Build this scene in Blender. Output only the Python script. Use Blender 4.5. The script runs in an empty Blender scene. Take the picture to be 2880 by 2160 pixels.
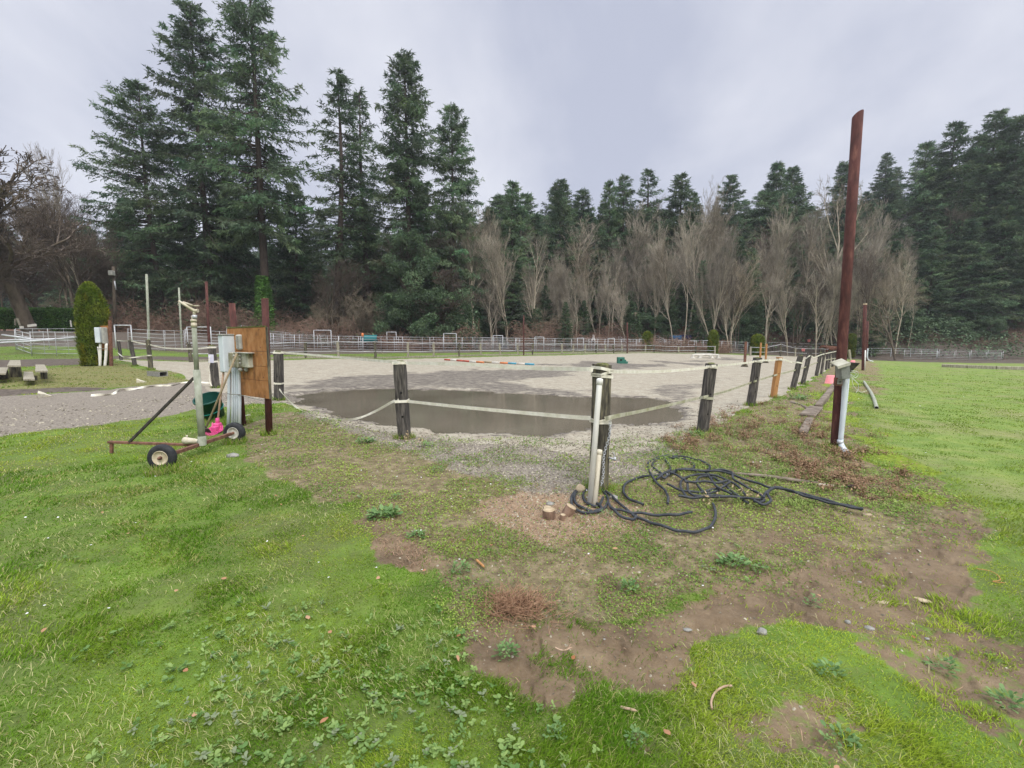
import bpy, math, random
import numpy as np
from mathutils import Vector, Matrix, Quaternion
random.seed(7); RNG = np.random.default_rng(7)
scene = bpy.context.scene
C = scene.collection
PI = math.pi
# ------------------------------------------------------------------ camera model (photo pixels 2880 x 2160)
FPX, CX, CY, HZ, EYE = 1300.0, 1440.0, 1080.0, 945.0, 1.6
PITCH = math.atan((CY-HZ)/FPX)
CP, SP = math.cos(PITCH), math.sin(PITCH)
def ray(u, v):
    a = (u-CX)/FPX; b = -(v-CY)/FPX
    return Vector((a, CP + b*SP, -SP + b*CP))
def P(u, v, Y):
    d = ray(u, v); t = Y/d.y
    return Vector((d.x*t, Y, EYE + d.z*t))
def sst(a, b, x):
    t = np.clip((x-a)/(b-a), 0, 1); return t*t*(3-2*t)
def HS(x, y):
    """smooth terrain height"""
    x = np.asarray(x, float); y = np.asarray(y, float)
    r = np.hypot(x, y)
    z = -0.012*x*sst(7, 25, y)*(x < 60) - 0.72*sst(7,25,y)*(x >= 60)
    z = z - 0.85*sst(18, 50, x)*sst(25, 50, y)*(1-sst(55, 62, y))
    z = z - 0.85*sst(18, 50, x)*sst(55, 62, y)
    z = z + 1.5*sst(-18, -34, x)*sst(24, 40, y)
    R = sst(-5, 35, x)
    z = z + R*26*sst(60, 125, y) + R*1.6*sst(56, 66, y) + (1-R)*3*sst(60, 130, y)
    z = z + 9*sst(60, 95, x)*sst(45, 95, y)
    # low bank on the right hand side of the arena row
    z = z + 0.06*np.exp(-((x-(2.2+0.62*(y-4.5)))**2)/0.8)*sst(4.5, 6, y)*(1-sst(20, 26, y))
    return z
def hz(x, y): return float(HS(x, y))
def G(u, v):
    d = ray(u, v); prev = None; Y = 1.0
    while Y < 320:
        t = Y/d.y; x = d.x*t; z = EYE + d.z*t; g = z - hz(x, Y)
        if g <= 0:
            if prev is None: return Vector((x, Y, z))
            Y0, g0 = prev; Y = Y0 + (Y-Y0)*g0/(g0-g); t = Y/d.y
            return Vector((d.x*t, Y, hz(d.x*t, Y)))
        prev = (Y, g); Y *= 1.012
    t = 60/d.y
    return Vector((d.x*t, 60, hz(d.x*t, 60)))
# ------------------------------------------------------------------ noise (numpy)
_tab = np.random.default_rng(3).random((256, 256))
def vn(x, y, s=0):
    x = x + s*17.31; y = y + s*9.77
    xi = np.floor(x).astype(int); yi = np.floor(y).astype(int)
    fx = x-xi; fy = y-yi; fx = fx*fx*(3-2*fx); fy = fy*fy*(3-2*fy)
    a = _tab[xi & 255, yi & 255]; b = _tab[(xi+1) & 255, yi & 255]
    c = _tab[xi & 255, (yi+1) & 255]; d = _tab[(xi+1) & 255, (yi+1) & 255]
    return (a*(1-fx)+b*fx)*(1-fy) + (c*(1-fx)+d*fx)*fy
def fbm(x, y, oct=4, s=0):
    x = np.asarray(x, float); y = np.asarray(y, float)
    t = 0; a = 1; n = 0
    for o in range(oct):
        t = t + a*vn(x*2**o, y*2**o, s+o*3.1); n += a; a *= .5
    return t/n
# ------------------------------------------------------------------ materials
def mat(name, c1, c2=None, rough=.8, scale=8, stretch=(1, 1, 1), bump=.0, bscale=None, metal=0, detail=6, c3=None, lo=.35, hi=.65,
        attr=False, rand=0.0, transl=0.0, spec=.3, coord='Object'):
    m = bpy.data.materials.new(name); m.use_nodes = True
    nt = m.node_tree; N = nt.nodes; L = nt.links
    for n in list(N): N.remove(n)
    out = N.new('ShaderNodeOutputMaterial'); b = N.new('ShaderNodeBsdfPrincipled')
    L.new(b.outputs[0], out.inputs[0])
    b.inputs['Roughness'].default_value = rough; b.inputs['Metallic'].default_value = metal
    b.inputs['Specular IOR Level'].default_value = spec
    tc = N.new('ShaderNodeTexCoord'); mp = N.new('ShaderNodeMapping')
    mp.inputs['Scale'].default_value = stretch; L.new(tc.outputs[coord], mp.inputs[0])
    nz = N.new('ShaderNodeTexNoise'); nz.inputs['Scale'].default_value = scale; nz.inputs['Detail'].default_value = detail
    nz.inputs['Roughness'].default_value = .62
    L.new(mp.outputs[0], nz.inputs['Vector'])
    col = None
    if c2 is not None:
        r = N.new('ShaderNodeValToRGB'); e = r.color_ramp.elements
        e[0].position = lo; e[0].color = (*c1, 1); e[1].position = hi; e[1].color = (*c2, 1)
        if c3 is not None:
            k = r.color_ramp.elements.new((lo+hi)/2); k.color = (*c3, 1)
        L.new(nz.outputs['Fac'], r.inputs[0]); col = r.outputs[0]
    else:
        rgb = N.new('ShaderNodeRGB'); rgb.outputs[0].default_value = (*c1, 1); col = rgb.outputs[0]
    if attr:
        at = N.new('ShaderNodeAttribute'); at.attribute_name = 'col'
        mx = N.new('ShaderNodeMix'); mx.data_type = 'RGBA'; mx.blend_type = 'MULTIPLY'; mx.inputs[0].default_value = 1
        L.new(col, mx.inputs[6]); L.new(at.outputs['Color'], mx.inputs[7]); col = mx.outputs[2]
    if rand > 0:
        oi = N.new('ShaderNodeObjectInfo'); hs = N.new('ShaderNodeHueSaturation')
        mr = N.new('ShaderNodeMapRange'); mr.inputs[3].default_value = 1-rand; mr.inputs[4].default_value = 1+rand
        L.new(oi.outputs['Random'], mr.inputs[0]); L.new(mr.outputs[0], hs.inputs['Value']); L.new(col, hs.inputs['Color']); col = hs.outputs[0]
    L.new(col, b.inputs['Base Color'])
    if bump:
        bn = N.new('ShaderNodeBump'); bn.inputs['Strength'].default_value = min(1, bump); bn.inputs['Distance'].default_value = .01
        src = nz
        if bscale:
            src = N.new('ShaderNodeTexNoise'); src.inputs['Scale'].default_value = bscale; src.inputs['Detail'].default_value = 5
            L.new(mp.outputs[0], src.inputs['Vector'])
        L.new(src.outputs['Fac'], bn.inputs['Height']); L.new(bn.outputs[0], b.inputs['Normal'])
    if transl > 0:
        tr = N.new('ShaderNodeBsdfTranslucent'); L.new(col, tr.inputs[0])
        ms = N.new('ShaderNodeMixShader'); ms.inputs[0].default_value = transl
        L.new(b.outputs[0], ms.inputs[1]); L.new(tr.outputs[0], ms.inputs[2]); L.new(ms.outputs[0], out.inputs[0])
    return m
M = {}
M['post'] = mat('weathered_wood', (.028, .026, .024), (.16, .145, .125), .9, 5, (6, 6, .7), .8, 9, c3=(.075, .068, .06))
M['post_mossy'] = mat('weathered_wood_mossy', (.035, .032, .025), (.22, .2, .12), .92, 5, (5, 5, .8), .8, 9, c3=(.09, .082, .062))
M['post_new'] = mat('fresh_wood', (.36, .17, .06), (.46, .25, .1), .8, 4, (6, 6, .7), .3, 9)
M['post_pale'] = mat('pale_fence_wood', (.2, .18, .13), (.42, .39, .3), .85, 5, (6, 6, .7), .3, 9)
M['moss'] = mat('moss', (.05, .07, .015), (.17, .17, .05), .95, 40, bump=1)
M['tape'] = mat('electric_tape', (.66, .63, .5), (.84, .82, .71), .7, 9, (1, 1, 1), .2, 60)
M['tape_green'] = mat('algae_tape', (.3, .3, .17), (.52, .51, .4), .7, 7, (1, 1, 1), .2, 60)
M['rust'] = mat('rust_red_paint', (.06, .025, .021), (.2, .09, .065), .85, 9, (1.6, 1.6, .45), .5, 40, c3=(.105, .04, .034), lo=.36, hi=.74)
M['rust2'] = mat('rusty_steel', (.1, .05, .035), (.24, .12, .08), .85, 14, bump=.5)
M['galv'] = mat('galvanised_steel', (.42, .44, .46), (.62, .64, .66), .45, 10, metal=.25)
M['galv_green'] = mat('lichened_galvanised_pipe', (.24, .26, .19), (.4, .42, .34), .7, 6, (2, 2, 1), bump=.2)
M['white_pipe'] = mat('white_steel_rail', (.42, .43, .44), (.6, .61, .62), .6, 3)
M['pvc'] = mat('white_pvc', (.74, .73, .66), (.86, .85, .8), .45, 6, (1, 1, .5))
M['pvc_cream'] = mat('aged_pvc', (.66, .6, .46), (.8, .75, .62), .5, 6, (1, 1, .5))
M['pvc_blue'] = mat('cool_white_conduit', (.56, .62, .66), (.7, .75, .78), .45, 6, (1, 1, .5))
M['plank'] = mat('orange_plywood', (.16, .075, .028), (.46, .25, .11), .85, 3.5, (2, 2, 1.2), .3, 20, c3=(.37, .165, .055), lo=.3, hi=.72)
M['box'] = mat('grey_meter_box', (.3, .3, .27), (.46, .46, .41), .6, 7, bump=.2)
M['box_grey'] = mat('grey_junction_box', (.17, .18, .16), (.3, .31, .28), .6, 9, bump=.2)
M['box_dirty'] = mat('stained_breaker_box', (.2, .19, .11), (.5, .49, .4), .7, 6, c3=(.4, .39, .31), bump=.2)
M['dark'] = mat('painted_hole_shade', (.012, .011, .01), None, .9)  # flat black that paints in the shade of holes and pipe mouths
M['rubber'] = mat('black_rubber', (.018, .019, .022), (.04, .042, .045), .75, 20, bump=.3)
M['hose'] = mat('black_hose_rubber', (.022, .026, .032), (.06, .066, .072), .6, 12, bump=.25, bscale=80)
M['rim'] = mat('cream_wheel_rim', (.5, .42, .28), (.68, .6, .46), .6, 14)
M['rim_white'] = mat('white_wheel_rim', (.52, .5, .43), (.68, .66, .6), .6, 14)
M['green_tub'] = mat('dark_green_plastic', (.008, .06, .045), (.014, .085, .065), .45, 5)
M['green_rope'] = mat('teal_rope', (.02, .25, .2), None, .7)
M['green_block'] = mat('green_painted_block', (.03, .14, .1), (.05, .19, .14), .7, 5)
M['pink'] = mat('pink_plastic', (.72, .07, .26), (.8, .13, .34), .45, 5)
M['pink_pale'] = mat('faded_pink_plastic', (.8, .24, .26), (.88, .33, .34), .5, 5)
M['handle'] = mat('grey_wood_handle', (.22, .17, .1), (.38, .31, .2), .8, 8, (5, 5, .6))
M['handle2'] = mat('tan_wood_handle', (.33, .22, .14), (.46, .33, .24), .8, 8, (5, 5, .6))
M['iron'] = mat('dark_iron', (.03, .028, .025), (.08, .07, .06), .7, 20)
M['red'] = mat('red_paint', (.42, .08, .05), None, .6)
M['orange'] = mat('orange_paint', (.6, .2, .07), None, .6)
M['blue'] = mat('blue_paint', (.07, .3, .42), None, .6)
M['white'] = mat('white_paint', (.5, .48, .42), (.66, .64, .57), .6, 5)
M['brass'] = mat('sprinkler_metal', (.45, .4, .28), (.62, .57, .45), .5, 12, metal=.2)
M['paper'] = mat('paper', (.62, .62, .72), None, .8)
M['stone'] = mat('grey_stone', (.17, .17, .15), (.34, .33, .3), .85, 20, bump=.7)
M['stone_tan'] = mat('tan_stone', (.36, .28, .18), (.52, .44, .3), .85, 14, bump=.5)
M['stone_pale'] = mat('pale_stone', (.5, .46, .33), (.66, .62, .5), .85, 14, bump=.5)
M['cut'] = mat('sawn_wood', (.33, .25, .15), (.52, .42, .28), .8, 14, bump=.2)
M['bark'] = mat('stump_bark', (.12, .075, .05), (.3, .2, .14), .95, 18, (1, 1, .4), .9)
M['log'] = mat('weathered_pink_timber', (.1, .08, .06), (.26, .215, .17), .9, 4, (1, 1, 1), .7, 14)
M['bark_fir'] = mat('fir_bark', (.045, .034, .028), (.1, .075, .06), .95, 3, (3, 3, .6), .9, 6, rand=.15)
M['bark_pale'] = mat('pale_bark', (.27, .23, .17), (.52, .46, .36), .9, 2, (2, 2, .5), .5, 8, rand=.25)
M['bark_brown'] = mat('brown_bark', (.07, .055, .04), (.16, .13, .095), .9, 2, (2, 2, .5), .5, 8, rand=.2)
M['twig'] = mat('bare_twigs', (.17, .14, .1), (.36, .305, .22), .9, .35, rand=.28)
M['twig_pale'] = mat('pale_bare_twigs', (.18, .155, .12), (.4, .355, .285), .9, .5, rand=.35)
M['twig_dark'] = mat('dark_bare_twigs', (.085, .065, .05), (.17, .135, .105), .9, .35, rand=.2)
M['twig_red'] = mat('bramble_canes', (.15, .095, .07), (.31, .205, .15), .9, .3)
M['fir'] = mat('fir_needles', (.055, .105, .058), (.145, .2, .1), .85, .3, rand=.22, transl=.25, attr=True)
M['leaf'] = mat('evergreen_leaves', (.06, .115, .055), (.14, .2, .1), .6, .8, attr=True, transl=.2)
M['cedar'] = mat('arborvitae_foliage', (.1, .17, .02), (.24, .28, .045), .85, 2.2, attr=True, transl=.15)
M['ivy'] = mat('ivy_leaves', (.06, .17, .025), (.16, .31, .06), .6, 1.5, attr=True, transl=.15)
M['grass'] = mat('grass_blades', (1, 1, 1), None, .75, attr=True, transl=.4, spec=.06)
M['straw'] = mat('dry_stems', (1, 1, 1), None, .85, attr=True, transl=.15)
M['chips'] = mat('stone_chips', (1, 1, 1), None, .8, attr=True)
M['wire_g'] = mat('pale_wire', (.55, .58, .42), None, .5)
M['wire_w'] = mat('white_wire', (.7, .72, .68), None, .5)
M['wallw'] = mat('house_siding', (.45, .46, .47), None, .7)
M['roof'] = mat('house_roof', (.1, .09, .085), (.16, .15, .14), .8, 4)
M['glass'] = mat('window_glass', (.04, .05, .06), None, .1, spec=.6)
M['coat'] = {}
# ------------------------------------------------------------------ mesh building
def npmesh(name, V, F, mats, parent=None, col=None, midx=None, smooth=False, loc=None):
    me = bpy.data.meshes.new(name)
    V = np.asarray(V, np.float32)
    Fs = [np.asarray(f, np.int32) for f in F if len(f)]
    nl = sum(f.size for f in Fs); npoly = sum(len(f) for f in Fs)
    me.vertices.add(len(V)); me.vertices.foreach_set('co', V.ravel())
    me.loops.add(nl); me.polygons.add(npoly)
    me.loops.foreach_set('vertex_index', np.concatenate([f.ravel() for f in Fs]))
    st = []; o = 0
    for f in Fs:
        k = f.shape[1]; st.append(o + np.arange(len(f))*k); o += f.size
    me.polygons.foreach_set('loop_start', np.concatenate(st).astype(np.int32))
    if midx is not None: me.polygons.foreach_set('material_index', np.asarray(midx, np.int32))
    if smooth: me.polygons.foreach_set('use_smooth', np.ones(npoly, bool))
    me.update(calc_edges=True)
    if col is not None:
        a = me.color_attributes.new('col', 'FLOAT_COLOR', 'POINT')
        c = np.ones((len(V), 4), np.float32); c[:, :3] = col; a.data.foreach_set('color', c.ravel())
    for m in (mats if isinstance(mats, (list, tuple)) else [mats]): me.materials.append(m)
    o = bpy.data.objects.new(name, me); C.objects.link(o)
    if loc is not None: o.location = loc
    if parent is not None: o.parent = parent
    return o
class MB:
    def __init__(s): s.V = []; s.F = []; s.I = []; s.S = []
    def add(s, vs, fs, mi=0, sm=False):
        o = len(s.V); s.V += [tuple(v) for v in vs]; s.F += [tuple(i+o for i in f) for f in fs]
        s.I += [mi]*len(fs); s.S += [sm]*len(fs); return s
    def box(s, c, d, R=None, mi=0, bev=0.0, taper=1.0, jit=0.0):
        hx, hy, hzz = d[0]/2, d[1]/2, d[2]/2
        if bev <= 0:
            vs = [(x*(taper if z > 0 else 1), y*(taper if z > 0 else 1), z) for z in (-hzz, hzz) for x, y in ((-hx, -hy), (hx, -hy), (hx, hy), (-hx, hy))]
            fs = [(3, 2, 1, 0), (4, 5, 6, 7)] + [(i, (i+1) % 4, 4+(i+1) % 4, 4+i) for i in range(4)]
        else:
            b = min(bev, hx*.9, hy*.9, hzz*.9); lv = [(-hzz, b), (-hzz+b, 0), (hzz-b, 0), (hzz, b)]; vs = []
            for z, i in lv:
                k = taper if z > 0 else 1
                X, Y = (hx-i)*k, (hy-i)*k; e = b if i == 0 else b*.4
                vs += [(-X+e, -Y, z), (X-e, -Y, z), (X, -Y+e, z), (X, Y-e, z), (X-e, Y, z), (-X+e, Y, z), (-X, Y-e, z), (-X, -Y+e, z)]
            fs = [tuple(range(7, -1, -1)), tuple(range(24, 32))]
            for l in range(3):
                for i in range(8): fs.append((l*8+i, l*8+(i+1) % 8, (l+1)*8+(i+1) % 8, (l+1)*8+i))
        out = []
        for v in vs:
            v = Vector(v)
            if jit: v += Vector((random.uniform(-jit, jit), random.uniform(-jit, jit), random.uniform(-jit, jit)))
            if R is not None: v = R @ v
            out.append(v + Vector(c))
        return s.add(out, fs, mi)
    def tube(s, pts, rad, n=8, mi=0, cap=True, sm=True):
        pts = [Vector(p) for p in pts]; k = len(pts)
        if not hasattr(rad, '__len__'): rad = [rad]*k
        vs = []; fs = []; prev = None
        for i, p in enumerate(pts):
            t = (pts[min(i+1, k-1)] - pts[max(i-1, 0)])
            if t.length < 1e-9: t = Vector((0, 0, 1))
            t.normalize()
            if prev is None:
                a = t.orthogonal().normalized()
                if abs(t.z) < .95: a = t.cross(Vector((0, 0, 1))).normalized()
            else:
                a = prev - t*prev.dot(t)
                a = a.normalized() if a.length > 1e-6 else t.orthogonal().normalized()
            prev = a; b = t.cross(a)
            for j in range(n):
                an = 2*PI*j/n; vs.append(p + (a*math.cos(an) + b*math.sin(an))*rad[i])
        for i in range(k-1):
            for j in range(n): fs.append((i*n+j, i*n+(j+1) % n, (i+1)*n+(j+1) % n, (i+1)*n+j))
        s.add(vs, fs, mi, sm)
        if cap:
            o = len(s.V)-len(vs)
            s.F += [tuple(o+j for j in range(n-1, -1, -1)), tuple(o+(k-1)*n+j for j in range(n))]; s.I += [mi]*2; s.S += [False]*2
        return s
    def lathe(s, prof, axis_o, axis_d, n=20, mi=0, sm=True):
        """prof: list of (distance along axis, radius)"""
        d = Vector(axis_d).normalized(); a = d.orthogonal().normalized(); b = d.cross(a); o = Vector(axis_o); vs = []; fs = []
        for h, r in prof:
            for j in range(n):
                an = 2*PI*j/n; vs.append(o + d*h + (a*math.cos(an)+b*math.sin(an))*r)
        for i in range(len(prof)-1):
            for j in range(n): fs.append((i*n+j, i*n+(j+1) % n, (i+1)*n+(j+1) % n, (i+1)*n+j))
        return s.add(vs, fs, mi, sm)
    def ribbon(s, pts, w, th=.002, mi=0, updirs=None):
        """flat tape swept along pts: w tall, th thick"""
        pts = [Vector(p) for p in pts]; k = len(pts); vs = []; fs = []
        for i, p in enumerate(pts):
            t = (pts[min(i+1, k-1)] - pts[max(i-1, 0)]).normalized()
            up = Vector((0, 0, 1)) if updirs is None else Vector(updirs[i])
            up = (up - t*up.dot(t)).normalized(); nrm = t.cross(up)
            for a, b in ((-1, -1), (1, -1), (1, 1), (-1, 1)): vs.append(p + up*(b*w/2) + nrm*(a*th/2))
        for i in range(k-1):
            for j in range(4): fs.append((i*4+j, i*4+(j+1) % 4, (i+1)*4+(j+1) % 4, (i+1)*4+j))
        fs += [(3, 2, 1, 0), tuple((k-1)*4+j for j in range(4))]
        return s.add(vs, fs, mi)
    def build(s, name, mats, parent=None, loc=None):
        me = bpy.data.meshes.new(name); me.from_pydata(s.V, [], s.F)
        for m in (mats if isinstance(mats, (list, tuple)) else [mats]): me.materials.append(m)
        me.polygons.foreach_set('material_index', s.I); me.polygons.foreach_set('use_smooth', s.S); me.update()
        o = bpy.data.objects.new(name, me); C.objects.link(o)
        if loc is not None: o.location = loc
        if parent is not None: o.parent = parent
        return o
def tag(o, label=None, cat=None, group=None, kind=None):
    if label: o['label'] = label
    if cat: o['category'] = cat
    if group: o['group'] = group
    if kind: o['kind'] = kind
    return o
def empty(name, loc, label, cat, group=None, rz=0):
    o = bpy.data.objects.new(name, None); C.objects.link(o); o.location = loc; o.rotation_euler = (0, 0, rz); o.empty_display_size = .2
    return tag(o, label, cat, group)
def catmull(pts, n=8):
    pts = [Vector(p) for p in pts]; out = []
    for i in range(len(pts)-1):
        p0 = pts[max(i-1, 0)]; p1 = pts[i]; p2 = pts[i+1]; p3 = pts[min(i+2, len(pts)-1)]
        for j in range(n):
            t = j/n
            out.append(.5*((2*p1)+(-p0+p2)*t+(2*p0-5*p1+4*p2-p3)*t*t+(-p0+3*p1-3*p2+p3)*t**3))
    out.append(pts[-1]); return out
def align(o, base, top):
    d = (Vector(top)-Vector(base)).normalized()
    o.rotation_mode = 'QUATERNION'; o.rotation_quaternion = Vector((0, 0, 1)).rotation_difference(d); o.location = base
# ------------------------------------------------------------------ zones (world polygons derived from where things lie)
def wpoly(px): return np.array([G(u, v)[:2] for u, v in px])
def sd(poly, x, y):
    """signed distance, negative inside"""
    d = np.full(x.shape, 1e18); ins = np.zeros(x.shape, bool); n = len(poly)
    for i in range(n):
        x1, y1 = poly[i]; x2, y2 = poly[(i+1) % n]
        ex, ey = x2-x1, y2-y1; wx, wy = x-x1, y-y1
        t = np.clip((wx*ex+wy*ey)/(ex*ex+ey*ey+1e-12), 0, 1)
        d = np.minimum(d, (wx-ex*t)**2+(wy-ey*t)**2)
        c = ((y1 > y) != (y2 > y)) & (x < (x2-x1)*(y-y1)/((y2-y1)+1e-12)+x1)
        ins ^= c
    d = np.sqrt(d); return np.where(ins, -d, d)
Z = {}
Z['arena'] = wpoly([(330, 1012), (440, 1040), (500, 1050), (570, 1087), (600, 1100), (790, 1132), (833, 1143), (900, 1172), (980, 1199), (1114, 1226), (1300, 1250), (1500, 1262), (1690, 1290),
    (1850, 1262), (1960, 1222), (2050, 1185), (2110, 1143), (2180, 1118), (2230, 1096), (2290, 1060), (2335, 1034), (2350, 1012), (2345, 1003), (2194, 1001), (2110, 1000), (2010, 996), (1908, 995), (1815, 993), (1700, 996),
    (1580, 1000), (1456, 1002), (1352, 1005), (1220, 1008), (1055, 1013), (950, 1010), (760, 1014), (535, 1018)])
Z['gravel'] = wpoly([(880, 1165), (980, 1195), (1114, 1222), (1300, 1230), (1690, 1240), (1960, 1215), (1930, 1250), (1850, 1300), (1800, 1360), (1740, 1410), (1660, 1405), (1500, 1395), (1380, 1360), (1250, 1310), (1100, 1270), (980, 1225)])
Z['path'] = wpoly([(-700, 1170), (0, 1117), (200, 1105), (400, 1088), (540, 1070), (640, 1060), (800, 1080), (830, 1135), (700, 1138), (600, 1150), (400, 1180), (200, 1206), (0, 1228), (-700, 1330)])
Z['weedy'] = wpoly([(700, 1200), (760, 1165), (850, 1160), (1000, 1205), (1120, 1240), (1250, 1280), (1400, 1350), (1660, 1390), (1760, 1370), (1880, 1250), (1980, 1215), (2100, 1160), (2200, 1115), (2300, 1070), (2345, 1020),
    (2365, 1020), (2390, 1100), (2430, 1250), (2600, 1350), (2780, 1450), (2700, 1500), (2400, 1600), (2150, 1660), (1950, 1720), (1800, 1760), (1500, 1780), (1350, 1775), (1250, 1715), (1207, 1606), (1114, 1579), (1026, 1464), (900, 1400), (760, 1330), (680, 1270)])
Z['mud'] = wpoly([(1284, 1780), (1400, 1740), (1550, 1740), (1700, 1745), (1850, 1745), (1950, 1670), (2100, 1615), (2350, 1580), (2530, 1520), (2600, 1480), (2700, 1450), (2770, 1490), (2760, 1600), (2680, 1710), (2550, 1780), (2400, 1765), (2220, 1730),
    (2080, 1750), (2020, 1810), (1930, 1860), (1850, 1965), (1700, 1960), (1560, 2025), (1440, 1995), (1390, 1930), (1284, 1908)])
Z['mud2'] = wpoly([(1010, 1465), (1120, 1470), (1180, 1520), (1255, 1600), (1190, 1610), (1110, 1575), (1060, 1530)])
Z['mud3'] = wpoly([(1590, 2040), (1700, 2010), (1800, 2060), (1820, 2160), (1780, 2300), (1600, 2300), (1620, 2160)])
Z['mud4'] = wpoly([(2760, 1870), (2860, 1970), (2960, 2120), (2900, 2150), (2800, 2040), (2745, 1930)])
Z['straw'] = wpoly([(1050, 1525), (1130, 1522), (1225, 1575), (1165, 1600), (1075, 1565)])
Z['pink'] = wpoly([(1340, 1410), (1480, 1375), (1640, 1385), (1765, 1440), (1730, 1530), (1620, 1565), (1450, 1550), (1350, 1490)])
Z['puddle'] = wpoly([(801, 1108), (858, 1102), (931, 1096), (1004, 1091), (1109, 1088), (1250, 1095), (1436, 1103), (1555, 1108), (1648, 1116), (1722, 1116), (1818, 1120), (1882, 1134), (1920, 1151), (1900, 1175), (1858, 1185), (1801, 1190), (1727, 1194),
    (1621, 1205), (1542, 1223), (1462, 1218), (1383, 1215), (1250, 1210), (1175, 1201), (1065, 1190), (1004, 1178), (931, 1161), (875, 1145), (828, 1127)])
Z['wet1'] = wpoly([(800, 1090), (870, 1073), (1000, 1060), (1110, 1050), (1300, 1040), (1500, 1040), (1650, 1045), (1560, 1062), (1400, 1078), (1640, 1100), (1720, 1118), (1640, 1122), (1500, 1112), (1250, 1100), (1110, 1092), (950, 1097), (800, 1110)])
Z['wet2'] = wpoly([(1560, 1028), (1640, 1016), (1780, 1022), (1900, 1014), (2060, 1004), (2110, 1006), (2050, 1014), (1930, 1024), (1800, 1035), (1700, 1045), (1600, 1040)])
Z['wet3'] = wpoly([(1790, 1105), (1900, 1080), (2050, 1066), (2000, 1085), (1920, 1105), (1960, 1130), (1900, 1160), (1850, 1120)])
Z['track'] = wpoly([(-600, 1020), (0, 1013), (240, 1009), (330, 1003), (560, 1004), (760, 1003), (760, 1011), (560, 1015), (330, 1010), (230, 1026), (0, 1036), (-600, 1060)])
Z['olive'] = wpoly([(-500, 1060), (0, 1050), (320, 1022), (420, 1040), (500, 1052), (570, 1087), (400, 1086), (200, 1103), (0, 1115), (-500, 1170)])
Z['olive_dirt'] = wpoly([(-500, 1125), (0, 1098), (150, 1090), (300, 1092), (200, 1103), (0, 1117), (-500, 1160)])
Z['paddock'] = np.array([(-70, 29.5), (-26, 31.2), (-14, 36.5), (-6, 43), (0, 46), (12, 52), (30, 55), (52, 53), (90, 52), (110, 75), (30, 66), (-70, 58)])
Z['orange'] = np.array([(-80, 33), (-36, 33), (-24, 38), (-30, 44), (-80, 50)])
Z['field'] = wpoly([(2345, 1010), (2400, 1040), (2440, 1150), (2500, 1280), (2640, 1390), (2790, 1480), (2900, 1600), (3300, 1900), (4200, 1900), (4200, 1030), (2880, 1015), (2560, 1012)])
Z['mossy'] = wpoly([(2360, 1040), (2410, 1090), (2440, 1200), (2520, 1310), (2680, 1410), (2660, 1440), (2520, 1380), (2440, 1320), (2390, 1200), (2300, 1190), (2280, 1130), (2330, 1090)])
Z['brown_strip'] = wpoly([(2390, 1015), (2450, 1015), (2470, 1060), (2450, 1110), (2430, 1100), (2420, 1060)])
def W(name, x, y, soft=.1, nz=.15, nsc=2.0, s=0):
    x = np.asarray(x, float); y = np.asarray(y, float); sh = x.shape; xf, yf = x.ravel(), y.ravel(); p = Z[name]; g = soft+nz+.1; out = np.zeros(xf.shape)
    k = (xf > p[:, 0].min()-g) & (xf < p[:, 0].max()+g) & (yf > p[:, 1].min()-g) & (yf < p[:, 1].max()+g)
    if k.any(): out[k] = 1-sst(-soft, soft, sd(p, xf[k], yf[k]) + (fbm(xf[k]*nsc, yf[k]*nsc, 4, s)-.5)*2*nz)
    return out.reshape(sh)
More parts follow.
